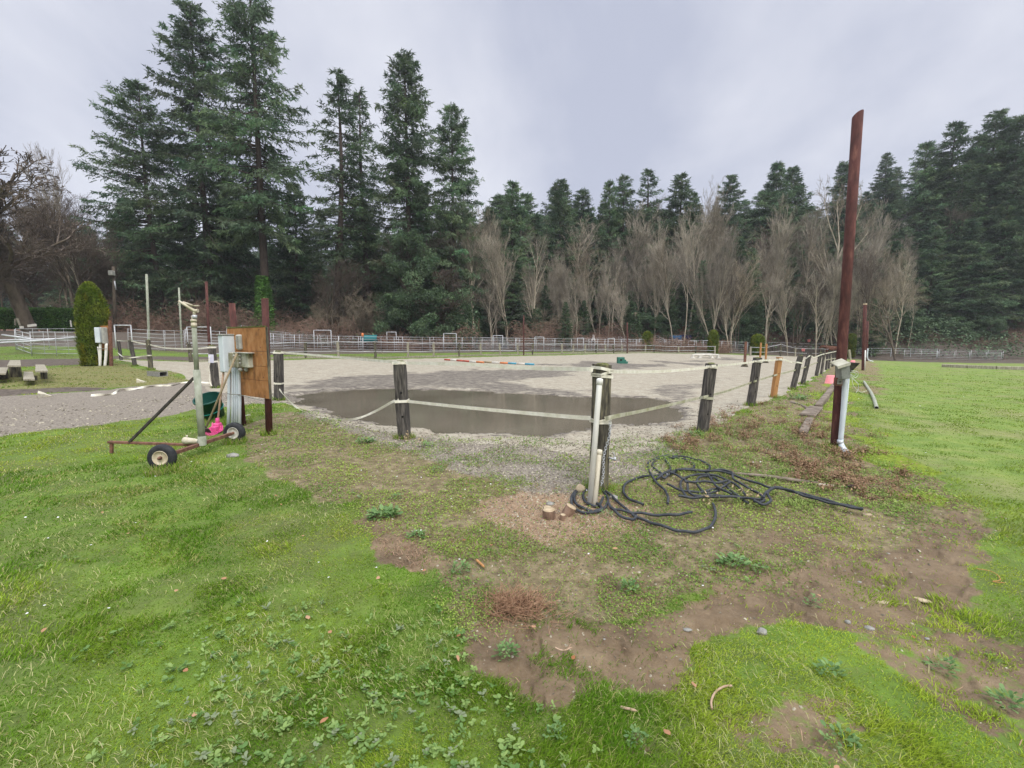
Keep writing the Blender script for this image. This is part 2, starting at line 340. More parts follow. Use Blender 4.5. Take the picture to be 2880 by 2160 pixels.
def zones(x, y):
    r = np.hypot(x, y); k = np.clip(r/8, .6, 4)
    z = {}
    z['sand'] = W('arena', x, y, .12, .2, 1.2, 1)
    z['gravel'] = W('gravel', x, y, .35, .5, 1.2, 2)
    z['path'] = W('path', x, y, .15, .35, 1.2, 3)
    z['weedy'] = W('weedy', x, y, .2, .35, 1.6, 4)
    m = W('mud', x, y, .1, .15, 4.5, 5)
    for q, s in (('mud2', 6), ('mud3', 7), ('mud4', 8)): m = np.maximum(m, W(q, x, y, .1, .2, 3, s))
    patch = fbm(x*1.5, y*1.5, 4, 11)
    right = sst(.2, .8, x)*(1-sst(3.6, 4.2, y))
    m = np.maximum(m, .62*right*sst(.55, .62, patch)*(1-z['path']))
    z['mud'] = m
    z['straw'] = W('straw', x, y, .06, .1, 4, 9)
    z['pink'] = W('pink', x, y, .25, .4, 2.2, 10)
    x = np.asarray(x, float); y = np.asarray(y, float); sh0 = x.shape; xf, yf = x.ravel(), y.ravel(); p = Z['puddle']; k = (xf > p[:, 0].min()-1.2) & (xf < p[:, 0].max()+1.2) & (yf > p[:, 1].min()-1.2) & (yf < p[:, 1].max()+1.2)
    z['pud'] = np.zeros(xf.shape); shr = np.zeros(xf.shape); xq, yq = xf[k], yf[k]
    if k.any(): dp = sd(p, xq, yq); z['pud'][k] = 1-sst(-.22, .22, dp+(fbm(xq*.9, yq*2.2, 5, 12)-.5)*.75+(fbm(xq*4, yq*8, 4, 112)-.5)*.5); shr[k] = 1-sst(0, .55, dp+(fbm(xq*1.5, yq*1.5, 4, 16)-.5)*.6)
    z['pud'] = z['pud'].reshape(sh0)
    w = np.maximum(.85*W('wet1', x, y, .9, 1.3, .8, 13), .9*W('wet2', x, y, .8, 2.6, .5, 14))
    w = np.maximum(w, .6*W('wet3', x, y, .4, .8, .9, 15))
    sh = shr.reshape(sh0)
    z['wet'] = np.maximum(w, sh*.75)*z['sand']
    z['track'] = np.maximum(W('track', x, y, .3, .5, .6, 17), .85*W('olive_dirt', x, y, .3, 1.1, .7, 18))
    z['olive'] = W('olive', x, y, .4, .6, .6, 19)
    z['paddock'] = W('paddock', x, y, .6, 1.5, .3, 20)
    hill = sst(56, 63, y)
    z['litter'] = np.maximum(W('orange', x, y, 1, 2, .3, 21), hill*(1-.85*sst(66, 80, y)))
    z['hill'] = hill
    z['field'] = W('field', x, y, .5, .6, .7, 22)
    z['mossy'] = np.maximum(W('mossy', x, y, .3, .8, 1.4, 23), 0)
    z['bs'] = W('brown_strip', x, y, .5, .8, .8, 24)
    return z
def micro(x, y, z):
    r = np.hypot(x, y); fade = 1-sst(18, 45, r)
    flat = z['pud']
    b = (fbm(x*1.1, y*1.1, 3, 30)-.5)*.05*(1-.8*z['sand']) + (fbm(x*5, y*5, 4, 31)-.5)*(.026+.012*z['mud'])*(1-.5*flat)
    b = b + (fbm(x*3.5, y*3.5, 3, 33)-.5)*.05*z['wet']*(1-flat) - .03*z['mud']*sst(.56, .66, fbm(x*7, y*7, 2, 34))
    b = b + .04*z['gravel']*(1-z['pud'])*.6
    return b*fade - .075*z['pud'] + .012*(1-z['pud'])
def HF(x, y):
    x = np.asarray(x, float); y = np.asarray(y, float)
    return HS(x, y) + micro(x, y, zones(x, y))
# ------------------------------------------------------------------ the ground sheet
def ground():
    th = np.concatenate([np.radians(np.arange(-62, 62, .135)), np.radians(np.arange(62, 298, 2.0))])
    rr = np.concatenate([[.25, .45, .65, .85], np.exp(np.arange(math.log(1.0), math.log(16), .0092)), np.exp(np.arange(math.log(16), math.log(130), .016)), np.exp(np.arange(math.log(130), math.log(290), .08))])
    T, R = np.meshgrid(th, rr); x = (R*np.sin(T)).ravel(); y = (R*np.cos(T)).ravel()
    z = zones(x, y); h = HS(x, y)+micro(x, y, z)
    nT, nR = len(th), len(rr)
    V = np.stack([x, y, h], 1); V = np.vstack([V, [[0, 0, 0]]])
    i = np.arange(nR-1)[:, None]*nT; j = np.arange(nT)[None, :]; jn = (j+1) % nT
    F = np.stack([i+j, i+nT+j, i+nT+jn, i+jn], -1).reshape(-1, 4)[:, ::-1]
    c = np.arange(nT); F3 = np.stack([np.full(nT, len(V)-1), c, (c+1) % nT], 1)[:, ::-1]
    o = npmesh('ground', V, [F, F3], ground_mat(), smooth=True)
    me = o.data
    def at(name, a, b, cc, dd=None):
        k = me.color_attributes.new(name, 'FLOAT_COLOR', 'POINT'); q = np.zeros((len(V), 4), np.float32); q[:, 3] = 1
        q[:-1, 0] = a; q[:-1, 1] = b; q[:-1, 2] = cc; q[:-1, 3] = 1 if dd is None else dd; k.data.foreach_set('color', q.ravel())
    at('za', z['sand'], np.maximum(z['path'], z['gravel']), z['mud'])
    at('zb', z['weedy'], z['field'], z['litter'])
    at('zc', z['wet'], np.maximum(z['pink'], z['straw']), z['mossy'])
    at('zd', np.maximum(z['track'], z['paddock']), z['olive'], z['bs'], z['hill'])
    tag(o, kind='structure'); return o
def ground_mat():
    m = bpy.data.materials.new('ground_soil'); m.use_nodes = True; nt = m.node_tree; N = nt.nodes; L = nt.links
    for n in list(N): N.remove(n)
    out = N.new('ShaderNodeOutputMaterial'); b = N.new('ShaderNodeBsdfPrincipled'); L.new(b.outputs[0], out.inputs[0])
    tc = N.new('ShaderNodeTexCoord')
    def noise(s, d=6, r=.62, st=(1, 1, 1)):
        mp = N.new('ShaderNodeMapping'); mp.inputs['Scale'].default_value = st; L.new(tc.outputs['Object'], mp.inputs[0])
        n = N.new('ShaderNodeTexNoise'); n.inputs['Scale'].default_value = s; n.inputs['Detail'].default_value = d; n.inputs['Roughness'].default_value = r
        L.new(mp.outputs[0], n.inputs['Vector']); return n.outputs['Fac']
    def vor(s):
        n = N.new('ShaderNodeTexVoronoi'); n.inputs['Scale'].default_value = s; L.new(tc.outputs['Object'], n.inputs['Vector']); return n
    def ramp(f, *st):
        r = N.new('ShaderNodeValToRGB'); e = r.color_ramp.elements
        e[0].position, e[0].color = st[0][0], (*st[0][1], 1); e[1].position, e[1].color = st[-1][0], (*st[-1][1], 1)
        for p, c in st[1:-1]: k = e.new(p); k.color = (*c, 1)
        L.new(f, r.inputs[0]); return r.outputs[0]
    def mix(f, a, c):
        x = N.new('ShaderNodeMix'); x.data_type = 'RGBA'; L.new(f, x.inputs[0]); L.new(a, x.inputs[6]); L.new(c, x.inputs[7]); return x.outputs[2]
    def edge(w, amt=.5, n=None):
        """weight + noise -> irregular crisp edge"""
        a = N.new('ShaderNodeMath'); a.operation = 'MULTIPLY_ADD'; L.new(n if n else n_mid, a.inputs[0]); a.inputs[1].default_value = amt*2; 
        s = N.new('ShaderNodeMath'); s.operation = 'SUBTRACT'; L.new(w, s.inputs[0]); s.inputs[1].default_value = amt; L.new(s.outputs[0], a.inputs[2])
        r = N.new('ShaderNodeMapRange'); r.inputs[1].default_value = .38; r.inputs[2].default_value = .62; L.new(a.outputs[0], r.inputs[0])
        return r.outputs[0]
    def attr(n):
        a = N.new('ShaderNodeAttribute'); a.attribute_name = n; s = N.new('ShaderNodeSeparateColor'); L.new(a.outputs['Color'], s.inputs[0]); return list(s.outputs)+[a.outputs['Alpha']]
    def ctr(f, g=3.2):
        a = N.new('ShaderNodeMapRange'); a.inputs[1].default_value = .5-.5/g; a.inputs[2].default_value = .5+.5/g; L.new(f, a.inputs[0]); return a.outputs[0]
    n_mid = noise(9, 8, .7); n_fine = noise(55, 6, .7); n_big = noise(.7, 6); n_vf = noise(160, 3, .6); n_m2 = noise(2.6, 7, .68)
    za, zb, zc, zd = attr('za'), attr('zb'), attr('zc'), attr('zd')
    grass = ramp(n_m2, (.3, (.07, .12, .018)), (.5, (.12, .2, .025)), (.72, (.19, .27, .045)))
    grass = mix(edge(n_big, .2), grass, ramp(n_fine, (.3, (.06, .085, .02)), (.7, (.15, .17, .05))))
    col = grass
    field = ramp(n_m2, (.3, (.11, .18, .035)), (.5, (.17, .245, .05)), (.7, (.25, .29, .075)))
    field = mix(ramp(ctr(n_big, 2.4), (.45, (0, 0, 0)), (.85, (.65, .65, .65))), field, ramp(n_mid, (.3, (.17, .16, .07)), (.7, (.3, .29, .13))))
    col = mix(zb[1], col, field)
    olive = ramp(n_mid, (.3, (.1, .11, .035)), (.5, (.17, .17, .055)), (.7, (.24, .2, .1)))
    col = mix(edge(zd[1], .25), col, olive)
    weed = ramp(ctr(n_mid, 1.7), (.2, (.1, .075, .045)), (.5, (.18, .145, .078)), (.85, (.31, .25, .155)))
    col = mix(edge(zb[0], .25), col, weed)
    moss = ramp(n_mid, (.3, (.09, .12, .015)), (.52, (.2, .27, .02)), (.7, (.18, .17, .06)))
    mw = N.new('ShaderNodeMath'); mw.operation = 'MULTIPLY'; L.new(zc[2], mw.inputs[0]); mw.inputs[1].default_value = .8
    col = mix(edge(mw.outputs[0], .35), col, moss)
    col = mix(edge(zd[2], .3), col, ramp(n_mid, (.3, (.15, .12, .06)), (.7, (.27, .22, .12))))
    litter = ramp(n_m2, (.3, (.06, .032, .02)), (.5, (.15, .075, .045)), (.7, (.24, .13, .08)))
    col = mix(zd[3], col, ramp(n_m2, (.3, (.02, .028, .014)), (.7, (.06, .055, .035))))
    col = mix(edge(zb[2], .3), col, litter)
    track = ramp(n_mid, (.3, (.05, .039, .03)), (.5, (.1, .08, .062)), (.7, (.19, .16, .125)))
    col = mix(edge(zd[0], .3), col, track)
    pink = ramp(n_fine, (.3, (.17, .11, .065)), (.55, (.31, .22, .14)), (.75, (.46, .37, .26)))
    col = mix(edge(zc[1], .3), col, pink)
    mud = ramp(ctr(n_m2, 2), (.15, (.09, .06, .032)), (.5, (.165, .115, .064)), (.85, (.25, .185, .108)))
    mud = mix(ramp(n_fine, (.4, (0, 0, 0)), (.7, (.5, .5, .5))), mud, ramp(n_mid, (.35, (.1, .07, .045)), (.65, (.27, .21, .14))))
    mud = mix(ramp(n_vf, (.62, (0, 0, 0)), (.75, (.6, .6, .6))), mud, ramp(n_mid, (.3, (.2, .16, .12)), (.7, (.34, .29, .23))))
    col = mix(edge(za[2], .45, ctr(n_mid, 2.2)), col, mud)
    v = vor(42); vc = N.new('ShaderNodeSeparateColor'); L.new(v.outputs['Color'], vc.inputs[0])
    grav = ramp(vc.outputs[0], (0, (.08, .066, .052)), (.5, (.18, .155, .122)), (1, (.36, .325, .26)))
    grav = mix(n_mid, grav, ramp(n_fine, (.3, (.115, .095, .075)), (.7, (.35, .31, .25))))
    col = mix(edge(za[1], .3), col, grav)
    v2 = vor(30); vc2 = N.new('ShaderNodeSeparateColor'); L.new(v2.outputs['Color'], vc2.inputs[0])
    sand = ramp(n_fine, (.25, (.17, .145, .105)), (.45, (.35, .32, .24)), (.7, (.52, .48, .38)))
    sand = mix(n_mid, sand, ramp(vc2.outputs[1], (0, (.15, .13, .1)), (.3, (.34, .31, .24)), (1, (.52, .49, .39))))
    sand = mix(edge(n_m2, .1), sand, ramp(n_mid, (.35, (.22, .185, .135)), (.6, (.38, .34, .26))))
    col = mix(edge(za[0], .3), col, sand)
    sand = mix(ramp(ctr(noise(6, 9, .8, (.6, 1.5, 1)), 3.5), (.1, (.75, .75, .75)), (.45, (0, 0, 0))), sand, ramp(n_fine, (.3, (.1, .082, .065)), (.7, (.24, .21, .165))))
    col = mix(edge(za[0], .3), col, sand)
    # a darker scatter of gravel keeps the green corner from reading as plain sand
    wet = ramp(ctr(noise(6, 9, .8, (.55, 1.7, 1)), 3.2), (.15, (.06, .05, .042)), (.5, (.145, .125, .1)), (.8, (.31, .28, .22)))
    wetw = edge(zc[0], .42, ctr(noise(3.2, 10, .78, (.45, 1.5, 1)), 3.4))
    col = mix(wetw, col, wet)
    L.new(col, b.inputs['Base Color'])
    ro = N.new('ShaderNodeMapRange'); ro.inputs[3].default_value = .92; ro.inputs[4].default_value = .62
    mx = N.new('ShaderNodeMath'); mx.operation = 'MAXIMUM'; L.new(zc[0], mx.inputs[0]); L.new(za[2], mx.inputs[1]); L.new(mx.outputs[0], ro.inputs[0]); L.new(ro.outputs[0], b.inputs['Roughness'])
    b.inputs['Specular IOR Level'].default_value = .3
    bn = N.new('ShaderNodeBump'); bn.inputs['Strength'].default_value = .9; bn.inputs['Distance'].default_value = .022; L.new(n_mid, bn.inputs['Height'])
    b2 = N.new('ShaderNodeBump'); b2.inputs['Strength'].default_value = .7; b2.inputs['Distance'].default_value = .006; L.new(n_fine, b2.inputs['Height']); L.new(bn.outputs[0], b2.inputs['Normal'])
    L.new(b2.outputs[0], b.inputs['Normal'])
    return m
ground()
# ------------------------------------------------------------------ puddle
def puddle():
    pl = Z['puddle']; c = pl.mean(0); V = []
    for p in pl:
        d = p-c; l = np.hypot(*d); V.append([*(p+d/l*.45), -.022])
    me = bpy.data.meshes.new('puddle_water'); me.from_pydata(V, [], [tuple(range(len(V)))]); me.update()
    o = bpy.data.objects.new('puddle_water', me); C.objects.link(o)
    m = bpy.data.materials.new('muddy_water'); m.use_nodes = True; nt = m.node_tree; b = nt.nodes['Principled BSDF']
    b.inputs['Roughness'].default_value = .07; b.inputs['IOR'].default_value = 1.33
    tc = nt.nodes.new('ShaderNodeTexCoord'); n = nt.nodes.new('ShaderNodeTexNoise'); n.inputs['Scale'].default_value = .6; n.inputs['Detail'].default_value = 4
    r = nt.nodes.new('ShaderNodeValToRGB'); r.color_ramp.elements[0].position = .35; r.color_ramp.elements[1].position = .7
    r.color_ramp.elements[0].color = (.125, .108, .078, 1); r.color_ramp.elements[1].color = (.18, .158, .118, 1)
    nt.links.new(tc.outputs['Object'], n.inputs['Vector']); nt.links.new(n.outputs['Fac'], r.inputs[0]); nt.links.new(r.outputs[0], b.inputs['Base Color'])
    n2 = nt.nodes.new('ShaderNodeTexNoise'); n2.inputs['Scale'].default_value = 3; n2.inputs['Detail'].default_value = 3
    mp = nt.nodes.new('ShaderNodeMapping'); mp.inputs['Scale'].default_value = (1, 2.5, 1)
    bp = nt.nodes.new('ShaderNodeBump'); bp.inputs['Strength'].default_value = .05; bp.inputs['Distance'].default_value = .01
    nt.links.new(tc.outputs['Object'], mp.inputs[0]); nt.links.new(mp.outputs[0], n2.inputs['Vector']); nt.links.new(n2.outputs['Fac'], bp.inputs['Height']); nt.links.new(bp.outputs[0], b.inputs['Normal'])
    me.materials.append(m); tag(o, kind='structure')
puddle()
# ------------------------------------------------------------------ scattered ground growth (uncountable: stuff)
def sector(n, r0, r1, half=60):
    r = np.exp(RNG.uniform(math.log(r0), math.log(r1), n)); t = np.radians(RNG.uniform(-half, half, n))
    return r*np.sin(t), r*np.cos(t), r
def lerp3(a, b, t): return np.asarray(a)[None]*(1-t[:, None]) + np.asarray(b)[None]*t[:, None]
def blades(name, x, y, z, h, w, lean, az, col, m, label, cat):
    n = len(x); up = np.zeros((n, 3)); up[:, 2] = 1
    wd = RNG.uniform(0, 2*PI, n); wv = np.stack([np.cos(wd), np.sin(wd), 0*wd], 1)*(w/2)[:, None]
    ld = np.stack([np.cos(az), np.sin(az), 0*az], 1)
    B = np.stack([x, y, z-.004], 1)
    mid = B + up*(h*.55*np.cos(lean*.6))[:, None] + ld*(h*.55*np.sin(lean*.6))[:, None]
    tip = mid + up*(h*.5*np.cos(lean*1.25))[:, None] + ld*(h*.5*np.sin(lean*1.25))[:, None]
    V = np.stack([B-wv, B+wv, mid+wv*.8, mid-wv*.8, tip], 1).reshape(-1, 3)
    k = np.arange(n)[:, None]*5
    F4 = k+np.array([[0, 1, 2, 3]]); F3 = k+np.array([[3, 2, 4]])
    c = np.repeat(col, 5, 0).reshape(n, 5, 3).copy(); c[:, :2] *= .88; c[:, 4] *= 1.1
    o = npmesh(name, V, [F4, F3], m, col=c.reshape(-1, 3)); tag(o, label, cat, kind='stuff'); return o
def kites(name, x, y, z, ln, wd, tilt, az, col, m, label=None, cat=None, kind='stuff', parent=None, lift=None):
    n = len(x); d = np.stack([np.cos(az)*np.cos(tilt), np.sin(az)*np.cos(tilt), np.sin(tilt)], 1)
    s = np.stack([-np.sin(az), np.cos(az), RNG.uniform(-.35, .35, n)], 1)
    B = np.stack([x, y, z+(0 if lift is None else lift)], 1)
    mid = B + d*(ln*.55)[:, None]; tip = B + d*ln[:, None]; tip[:, 2] -= ln*.12
    sw = s*(wd/2)[:, None]; q = B + d*(ln*.12)[:, None]
    tl = B + d*(ln*.85)[:, None]
    V = np.stack([q-sw*.25, q+sw*.25, mid+sw, tl+sw*.7, tip, tl-sw*.7, mid-sw], 1).reshape(-1, 3)
    k = np.arange(n)[:, None]*7
    F = [k+np.array([[0, 1, 2, 6]]), k+np.array([[6, 2, 3, 5]]), k+np.array([[5, 3, 4]])]
    c = np.repeat(col, 7, 0)
    o = npmesh(name, V, F, m, col=c, parent=parent)
    if cat: tag(o, label, cat)
    if kind: tag(o, kind=kind)
    return o
def grow(scale=1.0):
    # lawn and rough grass
    x, y, r = sector(int(1000000*scale), 1.15, 48)
    z = zones(x, y)
    hf = fbm(x*8, y*8, 3, 79)
    tft = sst(.58, .66, fbm(x*5, y*5, 3, 78))
    bare = np.maximum.reduce([z['sand'], z['path'], z['mud']*(1-.25*tft), z['gravel']*.93, z['weedy']*.8, z['track'], z['paddock'], z['pink']*.97, z['litter'], z['straw']*.9])
    bare = np.where(z['weedy']+z['gravel'] > .6, bare, sst(.36, .6, bare+(hf-.5)*.9*(bare > .02)))
    thin = fbm(x*4, y*4, 3, 40)
    dens = (1-bare)*np.where(thin < .33, .35, 1.0)*(1-.45*z['olive'])*(1-.3*z['mossy'])
    dens = np.maximum(dens, z['mud']*(.04+.45*sst(.58, .66, fbm(x*4, y*4, 3, 88))))*(1-z['sand'])
    keep = RNG.random(len(x)) < dens*(1-.9*sst(16, 47, r))
    x, y, r = x[keep], y[keep], r[keep]; z = {k: v[keep] for k, v in z.items()}
    n = len(x); g = HS(x, y)+micro(x, y, z)
    a = fbm(x*.7, y*.7, 4, 41); b2 = fbm(x*2.3, y*2.3, 3, 42)
    t = np.clip((a-.5)*3+.5+(b2-.5)*1.4, 0, 1)
    col = lerp3((.13, .265, .02), (.36, .46, .05), t)
    yel = (RNG.random(n) < (.1+.3*sst(.48, .62, b2)*sst(2.4, 4, y)))
    col[yel] = lerp3((.4, .42, .12), (.5, .44, .2), RNG.random(yel.sum()))
    f = z['field'][:, None]; col = col*(1-f*.75) + np.array([.225, .32, .06])*f*.75
    wr = sst(.5, .66, fbm(x*.35, y*.35, 4, 77))[:, None]*f*.6; col = col*(1-wr)+np.array([.33, .33, .12])*wr
    f = z['olive'][:, None]; oc = lerp3((.15, .25, .04), (.34, .27, .13), sst(.4, .62, fbm(x*.9, y*2.2, 3, 83))); col = col*(1-f*.75) + oc*f*.75
    f = z['mossy'][:, None]; col = col*(1-f*.8) + np.array([.24, .32, .02])*f*.8
    col *= RNG.uniform(.65, 1.35, (n, 1))
    tuft = sst(.45, .7, fbm(x*3, y*3, 3, 43))
    h = (.015+.026*tuft)*RNG.uniform(.6, 1.5, n)*(1-.35*z['field'])*(1-.5*z['mossy']); h *= (1+.03*np.minimum(r, 12))
    h = np.where(z['weedy'] > .5, h*.7, h)
    az = 2.2+fbm(x*1.1, y*1.1, 3, 44)*7+RNG.normal(0, 1.1, n)
    blades('grass', x, y, g, h, .0016+.00085*r, RNG.uniform(.55, 1.4, n), az, col, M['grass'], 'short green and yellowing winter grass of the lawn and the right hand field', 'grass')
    tp = []
    for (u, v, rr_, cnt) in [(1683, 1383, .17, 260), (785, 1128, .16, 160), (1138, 1240, .17, 240), (1974, 1221, .17, 240), (2111, 1141, .16, 160), (2175, 1119, .12, 60), (2229, 1097, .14, 120), (2257, 1083, .14, 120), (757, 1224, .13, 260), (690, 1192, .14, 200), (457, 1332, .17, 500), (660, 1249, .16, 420), (2349, 1266, .2, 420), (608, 1092, .14, 120), (650, 1192, .2, 260), (606, 1185, .3, 260), (425, 1040, .16, 120), (380, 1031, .16, 120), (2385, 1277, .1, 60)]:
        g0 = G(u, v); a_ = RNG.uniform(0, 6.28, cnt); q_ = rr_*np.sqrt(RNG.uniform(.12, 1, cnt)); tp.append(np.stack([g0.x+q_*np.cos(a_), g0.y+q_*np.sin(a_)], 1))
    tp = np.vstack(tp); n = len(tp); rr_ = np.hypot(tp[:, 0], tp[:, 1]); col = lerp3((.1, .24, .02), (.3, .42, .05), RNG.random(n)); ys = RNG.random(n) < .3; col[ys] = (.42, .37, .18)
    blades('long_grass', tp[:, 0], tp[:, 1], HF(tp[:, 0], tp[:, 1]), RNG.uniform(.04, .13, n), .0018+.0007*rr_, RNG.uniform(.1, .9, n), RNG.uniform(0, 6.3, n), col, M['grass'], 'longer unmown grass round the feet of posts, wheels and pipes', 'grass')
    # taller blades and pale matted stems on the left lawn
    x, y, r = sector(int(34000*scale), 1.6, 14); z = zones(x, y)
    bare = np.maximum.reduce([z['sand'], z['path'], z['mud'], z['gravel'], z['weedy'], z['track'], z['pink'], z['field']*.8])
    keep = RNG.random(len(x)) < (1-bare)*sst(.46, .62, fbm(x*1.6, y*1.6, 3, 45)); x, y, r = x[keep], y[keep], r[keep]; z = {k: v[keep] for k, v in z.items()}; n = len(x)
    t = RNG.random(n); col = lerp3((.26, .33, .08), (.52, .47, .25), t)*RNG.uniform(.8, 1.15, (n, 1))
    blades('dead_grass', x, y, HS(x, y)+micro(x, y, z)+.012, RNG.uniform(.025, .06, n), .0010+.0006*r, RNG.uniform(1.1, 1.5, n), 2.6+RNG.normal(0, .9, n), col, M['straw'], 'pale dead grass stems matted over the lawn', 'dead grass')
    # tiny leaved weeds over the trampled corner and gravel
    x, y, r = sector(int(480000*scale), 1.3, 16); z = zones(x, y)
    pt = fbm(x*2.2, y*2.2, 4, 46)
    dens = np.clip(z['weedy']*(.18+1.0*sst(.42, .56, pt)) + z['gravel']*.75*sst(.4, .58, pt) + .3*z['olive'] + .28*z['mossy']+.25*(z['mud'])*sst(.55, .65, pt)+.35*z['bs'], 0, 1)*(1-z['sand']*(1-z['gravel']))*(1-z['mud']*.6)*(1-z['pink']*.7)*(1-z['pud'])*(1-z['path'])*(1-z['straw'])
    keep = RNG.random(len(x)) < dens; x, y, r = x[keep], y[keep], r[keep]; z = {k: v[keep] for k, v in z.items()}; n = len(x)
    t = np.clip(fbm(x*1.3, y*1.3, 3, 47)*2-.5+RNG.normal(0, .2, n), 0, 1)
    col = lerp3((.14, .27, .05), (.36, .48, .1), t)*RNG.uniform(.6, 1.25, (n, 1))
    br = RNG.random(n) < .2; col[br] = lerp3((.2, .12, .06), (.34, .26, .15), RNG.random(br.sum()))
    ln = .007+.0022*r*RNG.uniform(.5, 1.4, n)
    kites('weeds', x, y, HS(x, y)+micro(x, y, z), ln, ln*.65, RNG.uniform(-.1, .9, n), RNG.uniform(0, 2*PI, n), col, M['grass'], 'tiny leaved green weeds creeping over the trampled soil', 'weeds', lift=RNG.uniform(.001, .02, n))
    # broad leaved rosettes in drifts
    x, y, r = sector(int(9000*scale), 1.25, 9); z = zones(x, y)
    pt = fbm(x*1.35, y*1.35, 4, 48)
    reg = np.maximum(W2([(560, 1830), (700, 1750), (900, 1740), (1150, 1830), (1300, 1900), (1480, 2040), (1620, 2160), (1640, 2400), (350, 2400), (420, 2100), (500, 1950)], x, y),
        .5*W2([(2300, 1830), (2500, 1850), (2900, 2100), (2900, 2300), (2200, 2300), (2150, 2100)], x, y))
    dens = .62*np.clip(reg*1.1*sst(.45, .56, pt) + .35*sst(.6, .66, pt), 0, 1)*(1-np.maximum.reduce([z['sand'], z['path'], z['mud']*.95, z['gravel'], z['pink'], z['weedy']*.9, z['track'], .7*z['field']]))
    keep = RNG.random(len(x)) < dens; x, y = x[keep], y[keep]; n = len(x); k = RNG.integers(5, 10, n)
    cx = np.repeat(x, k); cy = np.repeat(y, k); m = len(cx); rc = np.repeat(RNG.random(n), k); az = RNG.uniform(0, 2*PI, m)
    sc = np.repeat(RNG.uniform(.6, 1.3, n), k)
    col = lerp3((.1, .2, .045), (.25, .36, .1), np.clip(rc+RNG.normal(0, .12, m), 0, 1)); gr = np.repeat(RNG.random(n) < .1, k); col[gr] = (.22, .27, .15)
    kites('broadleaf_weeds', cx, cy, HF(cx, cy), .021*sc*RNG.uniform(.45, 1.5, m), .012*sc*RNG.uniform(.7, 1.3, m), RNG.uniform(.0, .6, m), az, col, M['leaf2'], 'broad leaved green weeds spread through the near lawn', 'weeds', lift=RNG.uniform(.008, .03, m))
    # pale chips and gravel
    x, y, r = sector(int(170000*scale), 1.4, 15); z = zones(x, y)
    dens = np.clip(z['gravel']*.7+z['pink']*.3+z['path']*.22+z['mud']*.018+z['weedy']*.04+z['sand']*.3*(1-z['wet']*.6)*(1-sst(9, 13, r)), 0, 1)*(1-sst(.3, .6, z['pud']))
    keep = RNG.random(len(x)) < dens; x, y, r = x[keep], y[keep], r[keep]; z = {k: v[keep] for k, v in z.items()}; n = len(x)
    s = (.004+.001*r)*RNG.uniform(.5, 1.6, n); az = RNG.uniform(0, 2*PI, n); g = HS(x, y)+micro(x, y, z)
    e1 = np.stack([np.cos(az), np.sin(az), RNG.uniform(-.4, .4, n)], 1)*s[:, None]; e2 = np.stack([-np.sin(az), np.cos(az), RNG.uniform(-.4, .4, n)], 1)*(s*RNG.uniform(.3, .8, n))[:, None]
    B = np.stack([x, y, g], 1); T = B.copy(); T[:, 2] += s*.7
    V = np.stack([B-e1-e2, B+e1-e2*.6, B+e1*.7+e2, B-e1*.8+e2, T-e1*.5-e2*.3, T+e1*.5, T+e2*.4], 1).reshape(-1, 3); k = np.arange(n)[:, None]*7
    F4 = np.vstack([k+np.array([[0, 1, 5, 4]]), k+np.array([[2, 3, 4, 6]])]); F3 = np.vstack([k+np.array([[1, 2, 5]]), k+np.array([[2, 6, 5]]), k+np.array([[3, 0, 4]]), k+np.array([[4, 5, 6]])])
    t = RNG.random(n)**1.4; c = lerp3((.1, .085, .06), (.48, .44, .33), t); c = c*(1-.45*z['wet'][:, None])
    o = npmesh('gravel', V, [F4, F3], M['chips'], col=np.repeat(c, 7, 0)); tag(o, 'grey and pale stone chips scattered over the arena edge and path', 'gravel', kind='stuff')
    # brown dead plants on the bank at the right
    x, y, r = sector(9000, 3, 16); px = (W2([(1960, 1180), (2120, 1130), (2240, 1150), (2330, 1180), (2440, 1260), (2600, 1400), (2560, 1460), (2380, 1400), (2200, 1340), (2080, 1300), (1960, 1290), (1880, 1240)], x, y, .35))
    pt = fbm(x*1.6, y*1.6, 3, 50); hot = np.exp(-((x-(.92*5.6))**2+0*(y))*0)
    keep = RNG.random(len(x)) < np.clip(px*(.3+.8*sst(.42, .56, pt)), 0, 1)*.5; x, y = x[keep], y[keep]; n = len(x); nb = 22
    stems(x, y, nb, (.05, .19), 'dead_weeds', 'brown withered weed stalks standing on the bank beside the rusty pole', (.15, .08, .045), (.36, .24, .14))
    x, y, r = sector(9000, 3, 16); px = (W2([(1900, 1230), (2120, 1130), (2240, 1150), (2330, 1180), (2460, 1260), (2620, 1400), (2560, 1500), (2300, 1450), (2000, 1420), (1860, 1300)], x, y, .35))
    keep = RNG.random(len(x)) < px*.5; stems(x[keep], y[keep], 16, (.03, .1), 'green_weeds', 'low tangled green weeds covering the bank between the hose and the rusty pole', (.13, .22, .04), (.34, .42, .12))
    # a few dry stalks in the hose and at post feet
    sp = [G(u, v) for u, v in [(1990, 1425), (2100, 1400), (2120, 1415), (1145, 1247), (1175, 1266)]]
    stems(np.array([p.x for p in sp]), np.array([p.y for p in sp]), 9, (.08, .2), 'dry_stalks', 'long straw coloured stalks poking through the black hose', (.34, .25, .13), (.5, .4, .24))
    # dry needle-like debris in the pinkish patch and brown fern heap
    x, y, r = sector(int(90000*scale), 2, 8); z = zones(x, y)
    keep = RNG.random(len(x)) < np.clip(z['pink']*.6+z['straw']+.05*z['weedy']+.02*z['mud'], 0, 1); x, y, r = x[keep], y[keep], r[keep]; n = len(x)
    col = lerp3((.2, .11, .07), (.48, .33, .21), RNG.random(n))
    blades('straw_litter', x, y, HF(x, y)+.006, RNG.uniform(.02, .07, n), np.full(n, .0035), RNG.uniform(1.3, 1.6, n), RNG.uniform(0, 6.3, n), col, M['straw'], 'pinkish brown dead needles and straw lying beside the stump', 'straw')
